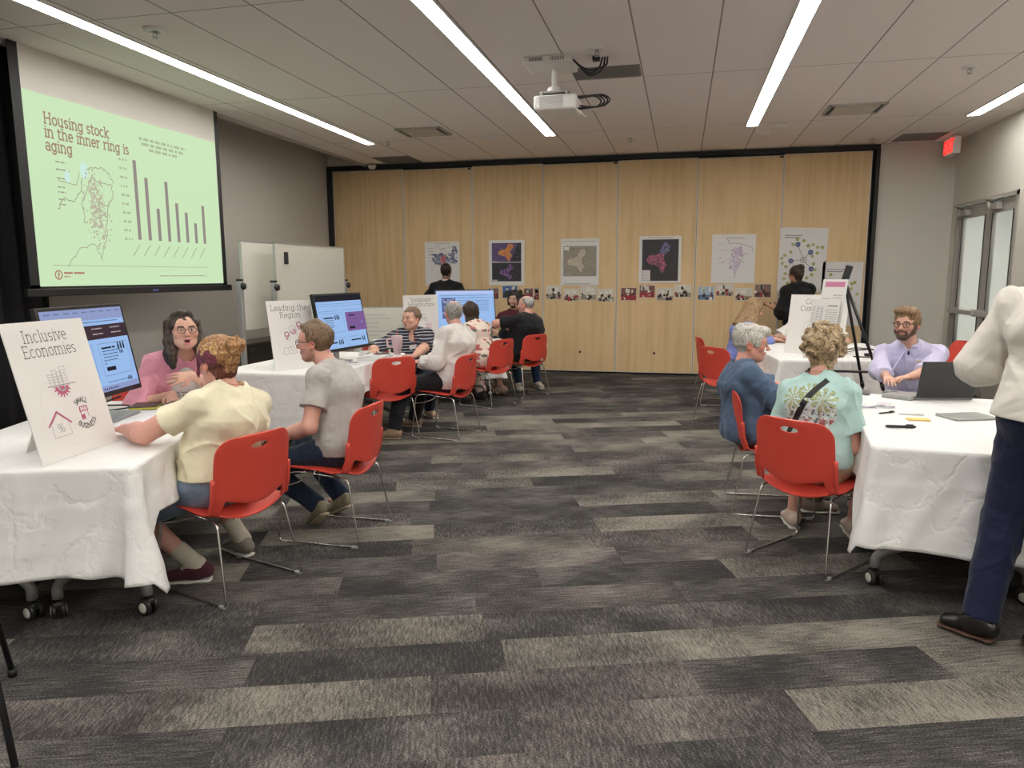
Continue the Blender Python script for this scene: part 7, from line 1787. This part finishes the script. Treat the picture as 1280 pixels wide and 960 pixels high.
# ---- grey haired man in the blue polo
p = person('person', 'man with thick grey hair and glasses in a faded blue polo shirt', (.44, 4.98), 12, (.45, 4.98, .54), (.40, 5.02, .945), (.455, 5.04, 1.075), -3, hpitch=-4, sw=.175, g=1.08, belly=.04, skin=(.62, .30, .23), neck=.06, jaw=1.05, brow=(.35, .3, .26), stubble=.1,
  arms=dict(R=dict(w=(.86, 4.93, .70), pole=(-.3, -.8, -.5), hd=(.9, .3, .15), pn=(0, .3, -1)), L=dict(w=(.9, 5.2, .72), pole=(0, .8, -.5), hd=(.9, -.3, .1), pn=(0, 0, -1))),
  legs=dict(R=dict(a=(.86, 4.9, .09), f=(1, .1, 0)), L=dict(a=(.86, 5.15, .09), f=(1, 0, 0))), h=.005)
top(p, fabric('faded_blue', (.075, .115, .185), var=.18), 'short', 'polo_shirt', .018, frac=.85, seed=61, puff=.014, collar=True, a=.009, f=20)
trousers(p, fabric('khaki_dark', (.14, .10, .06)), seed=4); shoes(p, fabric('shoe_brown', (.25, .2, .16)), m_soleW)
def x(s, T, M):
    s.ell(T(0, .07, .085), V3(.06, .04, .035), M, k=.02); s.ell(T(0, -.07, .07), V3(.075, .05, .06), M, k=.03)
hair(p, hair_mat('hair_silver', (.22, .20, .18), (.62, .60, .54), (90, 90, 40)), x, th=.012, amp=.005, freq=80, face=(.08, .07, .1), fc=(0, .1, -.028), back=-.06)
glasses(p, mat('glasses_steel', (.3, .25, .22), .3, metal=.7), .022, .015, r=.0012)

# ---- woman in the teal shirt
p = person('person', 'woman with short curly blonde hair in a teal palm tree t-shirt', (.72, 4.12), 62, (.73, 4.13, .54), (.735, 4.22, .965), (.765, 4.285, 1.115), 78, hpitch=-3, sw=.150, g=.98, skin='pink', neck=.052, hs=1.05,
  arms=dict(R=dict(w=(.95, 4.36, .62), pole=(.05, -.5, -1), hd=(.1, .95, -.05), pn=(-.3, 0, -1), curl=.5), L=dict(w=(.74, 4.44, .60), pole=(-.7, -.5, -.6), hd=(.5, .8, 0), pn=(0, 0, -1))),
  legs=dict(L=dict(a=(.70, 4.60, .085), f=(-.1, 1, 0), pole=(.3, 1, .6)), R=dict(a=(1.02, 4.50, .085), f=(.0, 1, 0), pole=(.75, .8, .6))), h=.005)
def palm(V):
    Q = V - p.Ch; u = Q @ p.side; v = Q @ p.up; w = Q @ p.fwd
    C = np.tile(V3(.40, .58, .555), (len(V), 1)); n1 = wob(V, 70, 1); n2 = wob(V, 150, 2); back = w < 0
    inside = back & ((u / .135) ** 2 + ((v + .035) / .115) ** 2 < 1); C[inside] = V3(.48, .60, .60)
    low_ = inside & (v < -.02); C[low_ & (n1 > 0)] = V3(.60, .64, .62); C[low_ & (n2 > .5)] = V3(.12, .14, .16)
    rim = back & (np.abs(np.sqrt((u / .135) ** 2 + ((v + .035) / .115) ** 2) - 1) < .03) & (v > 0); C[rim] = V3(.55, .66, .64)
    for cx_, cz_, rr_ in ((-.085, .03, .062), (.0, .055, .055), (.075, .015, .065)):
        du, dv = u - cx_, v - cz_; rad = np.hypot(du, dv); an = np.arctan2(dv, du); leaf = np.abs(np.sin(an * 4.5 + cx_ * 20 - rad * 9)); on = back & (rad < rr_) & (leaf > .72)
        C[on] = V3(.36, .40, .20); C[on & (leaf < .80)] = V3(.05, .07, .04); C[back & (np.abs(du - dv * .2) < .004) & (dv < 0) & (dv > -.1)] = V3(.42, .38, .28)
    rd = inside & (v < -.085) & (n1 > .3); C[rd] = V3(.36, .12, .12); dl = inside & (np.abs(np.sin(u * 60 + v * 90)) < .13) & (v < -.03); C[dl] = V3(.1, .12, .14); return C
teal_m = attr_mat('teal_print', .85, bump=.1); add_folds(teal_m, .4)
shirt_ = top(p, teal_m, 'short', 'tee_shirt', .016, frac=.72, seed=62, puff=.018, a=.008, f=17, color=palm, h=.0042, low=-.07, neckcut=.04)
trousers(p, fabric('khaki_shorts', (.42, .35, .24)), name='shorts', shorts=.8, seed=6, top_=.14, inf=.018, a=.007)
shoes(p, fabric('shoe_taupe', (.5, .40, .33)), m_soleW, kind='sandal')
ss = [(-.165, -.25), (-.14, -.20), (-.11, -.15), (-.08, -.10), (-.05, -.05), (-.02, 0), (.01, .045), (.035, .08), (.06, .11), (.075, .125)]
bpn = [surf(p, shirt_, *a_, back=True, off=.003) for a_ in ss]; flat_cloth_strap(p, 'shoulder_strap', [a_[0] for a_ in bpn], [nrm(a_[1]) for a_ in bpn], .032, m_black)
def x(s, T, M):
    rn = random.Random(7)
    for k in range(60):
        th_, ph2 = rn.uniform(0, 6.28), rn.uniform(-.5, 1.35); d = V3(cos(th_) * cos(ph2), sin(th_) * cos(ph2), sin(ph2))
        if d[1] > .55 and d[2] < .5: continue
        c_ = T(*(V3(0, -.02, .03) + d * V3(.094, .108, .10))); t_ = nrm(np.cross(d, V3(rn.uniform(-1, 1), rn.uniform(-1, 1), .4))); e_ = c_ + t_ * .032; s.cap(c_ - t_ * .012, c_ + d * .012 + t_ * .01, .014, .015, k=.006); s.cap(c_ + d * .012 + t_ * .01, e_, .015, .008, k=.004)
hair(p, hair_mat('hair_curls', (.10, .065, .035), (.48, .36, .21), (42, 42, 42), .5), x, th=.016, amp=.003, freq=60, back=-.10, face=(.066, .07, .1), fc=(0, .12, -.03), h=.0038, ear=False)
tubes_part(p, 'necklace', [tuple(p.N + p.up * .036 + (p.side * cos(a_) + p.fwd * sin(a_)) * .058) for a_ in [k * .3 for k in range(22)]], .0018, MATS['cord_red'], 5)

# ---- bearded man in the lavender shirt
p = person('person', 'bearded man with round glasses in a lavender shirt behind the black laptop', (1.80, 6.26), -112, (1.79, 6.25, .55), (1.70, 6.10, .985), (1.655, 6.05, 1.15), -125, hpitch=-2, sw=.19, g=1.02, skin='fair', jaw=.95, brow=(.14, .08, .04), neck=.055,
  arms=dict(R=dict(w=(1.44, 5.62, .78), pole=(-.7, .2, -.7), hd=(-.05, -.95, -.15), pn=(0, 0, -1), curl=.4), L=dict(w=(1.57, 5.60, .80), pole=(.85, .1, -.5), hd=(-.95, -.35, -.1), pn=(0, 0, -1), curl=.45)),
  legs=dict(R=dict(a=(1.62, 5.85, .09)), L=dict(a=(1.85, 5.83, .09))), h=.005)
s_in = top(p, fabric('navy_tee', (.03, .035, .06)), 'none', 'undershirt', .004, a=0, lower=False)
lav_ = top(p, fabric('lavender_shirt', (.56, .54, .74), var=.03), 'long', 'shirt', .016, frac={'R': .75, 'L': .4}, seed=71, puff=.012, collar=False, a=.009, f=20, open_=(.05, .19, .12))
s = S(); N_ = p.N; s.ecap(N_ - p.up * .04, N_ + p.up * .04 + p.fwd * .012, .085, .085, .07, .072, p.side, k=.01, flat=True); s.cap(N_ - p.up * .06, N_ + p.up * .12, .062, .066, k=.004, sub=True); s.ell(N_ + p.fwd * .1 - p.up * .01, (.034, .08, .06), np.array([p.side, p.fwd, p.up]), k=.004, sub=True); sdf_obj('collar', s, .0045, MATS['lavender_shirt'], p.root)
trousers(p, MATS['dark_trousers'], seed=4); shoes(p, m_blackplastic, m_soleB)
def x(s, T, M): s.ell(T(.01, .045, .105), V3(.066, .05, .032), M, k=.02); s.ell(T(-.045, .05, .095), V3(.04, .035, .03), M, k=.02)
for sg in (-1, 1):
    b = bmesh.new(); q4 = [surf(p, lav_, sg * .02, .15, off=.006), surf(p, lav_, sg * .06, .165, off=.014), surf(p, lav_, sg * .068, .125, off=.006), surf(p, lav_, sg * .038, .10, off=.006)]
    b.faces.new([b.verts.new(tuple(a_[0])) for a_ in q4]); o = obj('collar_flap', b, MATS['lavender_shirt'], p.root); o.modifiers.new('s', 'SOLIDIFY').thickness = .004
for k in range(4):
    q_ = surf(p, lav_, .004, .05 - .075 * k, off=.002); b = bmesh.new(); lathe(b, [(0, .002), (.005, .0015), (.006, 0)], 10, Matrix.Translation(tuple(q_[0])) @ Vector(tuple(q_[1])).to_track_quat('Z', 'Y').to_matrix().to_4x4()); obj('shirt_button', b, m_white, p.root)
hair(p, hair_mat('hair_sandy', (.13, .075, .035), (.30, .19, .10), (80, 80, 30)), x, th=.014, amp=.004, freq=85, face=(.068, .06, .1), fc=(0, .11, -.032), back=-.05)
beard(p, hair_mat('beard_brown', (.045, .025, .015), (.13, .075, .045), (200, 200, 200)), .0035)
glasses(p, mat('glasses_tort', (.06, .02, .015), .3), .0225, .0205, r=.0022)
bd, bn_ = surf(p, lav_, -.085, .06, off=.014); ang = math.atan2(p.fwd[1], p.fwd[0]) - pi / 2; mb = Matrix.Translation(tuple(bd)) @ Matrix.Rotation(ang - .2, 4, 'Z') @ Matrix.Rotation(.15, 4, 'Y'); b = bmesh.new(); rbox(b, -.042, .042, -.003, .003, -.024, .024, .002, mb); bo = obj('name_badge', b, MATS['badge_white'], p.root)
f = Flat(); rnd = random.Random(5); greek(f, -.03, .03, .004, .006, rnd, .03); greek(f, -.025, .025, -.008, .004, rnd, .02); f.rect(-.038, -.021, .038, -.017); f.out('badge_type', mat('badge_red', (.35, .05, .08), .5), bo, mb @ Matrix(((-1, 0, 0, 0), (0, 0, 1, .0034), (0, 1, 0, 0), (0, 0, 0, 1))))

# ---- man standing at the right edge
p = person('person', 'man standing at the right edge in a white shirt and navy trousers', (1.44, 3.23), 52, (1.455, 3.25, .965), (1.50, 3.28, 1.46), (1.55, 3.34, 1.61), 60, hpitch=-12, sw=.20, g=1.14, skin='fair', neck=.062, ll=1.05, arm_r=1.1,
  arms=dict(L=dict(w=(1.50, 3.60, 1.16), pole=(-.8, .0, -.6), hd=(.7, .5, .2), pn=(.4, -.5, 0)), R=dict(w=(1.75, 3.47, 1.16), pole=(.8, -.5, -.35), hd=(-.5, .8, .2), pn=(-.5, -.4, 0))),
  legs=dict(L=dict(a=(1.255, 3.27, .088), f=(-.55, .5, 0), pole=(.4, .9, .1)), R=dict(a=(1.44, 3.12, .088), f=(.1, 1, 0), pole=(.4, .9, .1))), h=.0055)
top(p, fabric('white_poplin', (.70, .665, .605), var=.03), 'long', 'dress_shirt', .022, frac=.88, seed=81, puff=.022, hem=.96, tuck=True, loose=.012, a=.012, f=13, collar=True)
trousers(p, fabric('navy_wool', (.011, .015, .044), bump=.05, var=.04), seed=82, inf=.02, taper=1.05, top_=.06, a=.006)
s = S(); s.ecap(p.P + p.up * .055, p.P + p.up * .085, .186, .137, .184, .136, p.side, k=.005, flat=True); s.clips = [(p.P + p.up * .05, -p.up)]; sdf_obj('belt', s, .006, mat('belt_black', (.012, .01, .01), .4), p.root)
shoes(p, mat('polished_black', (.012, .010, .010), .28), mat('heel_brown', (.10, .05, .035), .5), sc=.92, h=.004)
bk = p.P - p.fwd * .163 + p.side * .08 - p.up * .06; b = bmesh.new(); lathe(b, [(0, .003), (.007, .002), (.008, 0)], 12, Matrix.Translation(tuple(bk)) @ Matrix.Rotation(math.atan2(p.fwd[1], p.fwd[0]) + pi, 4, 'Z') @ Matrix.Rotation(pi / 2, 4, 'Y')); obj('pocket_button', b, m_black, p.root)
hair(p, MATS['hair_brown'], None)
# ================================================================ camera and render look
a = np.array([213, 137, -917.139]); a /= np.linalg.norm(a)
b = -np.array([-4023, 115, -917.139]); b = b - a * (a @ b); b /= np.linalg.norm(b); c = np.cross(b, a)
cam = bpy.data.cameras.new('camera'); co = bpy.data.objects.new('camera', cam); COL.objects.link(co)
mw = Matrix([list(b) + [0], list(a) + [0], list(c) + [1.53], [0, 0, 0, 1]]); co.matrix_world = mw
cam.sensor_width = 36; cam.lens = 917.139 / 1280 * 36; cam.clip_start = .05
SC.camera = co
w = bpy.data.worlds.new('world'); SC.world = w; w.use_nodes = True; w.node_tree.nodes['Background'].inputs[0].default_value = (.5, .5, .5, 1); w.node_tree.nodes['Background'].inputs[1].default_value = .02
SC.view_settings.view_transform = 'Standard'; SC.view_settings.look = 'None'; SC.view_settings.exposure = 0.0; SC.view_settings.gamma = 1; SC.view_settings.use_curve_mapping = False
SC.cycles.max_bounces = 10; SC.cycles.diffuse_bounces = 8; SC.cycles.glossy_bounces = 3; SC.cycles.transmission_bounces = 4; SC.cycles.sample_clamp_indirect = 6; SC.cycles.use_denoising = True
SC.cycles.caustics_reflective = False; SC.cycles.caustics_refractive = False
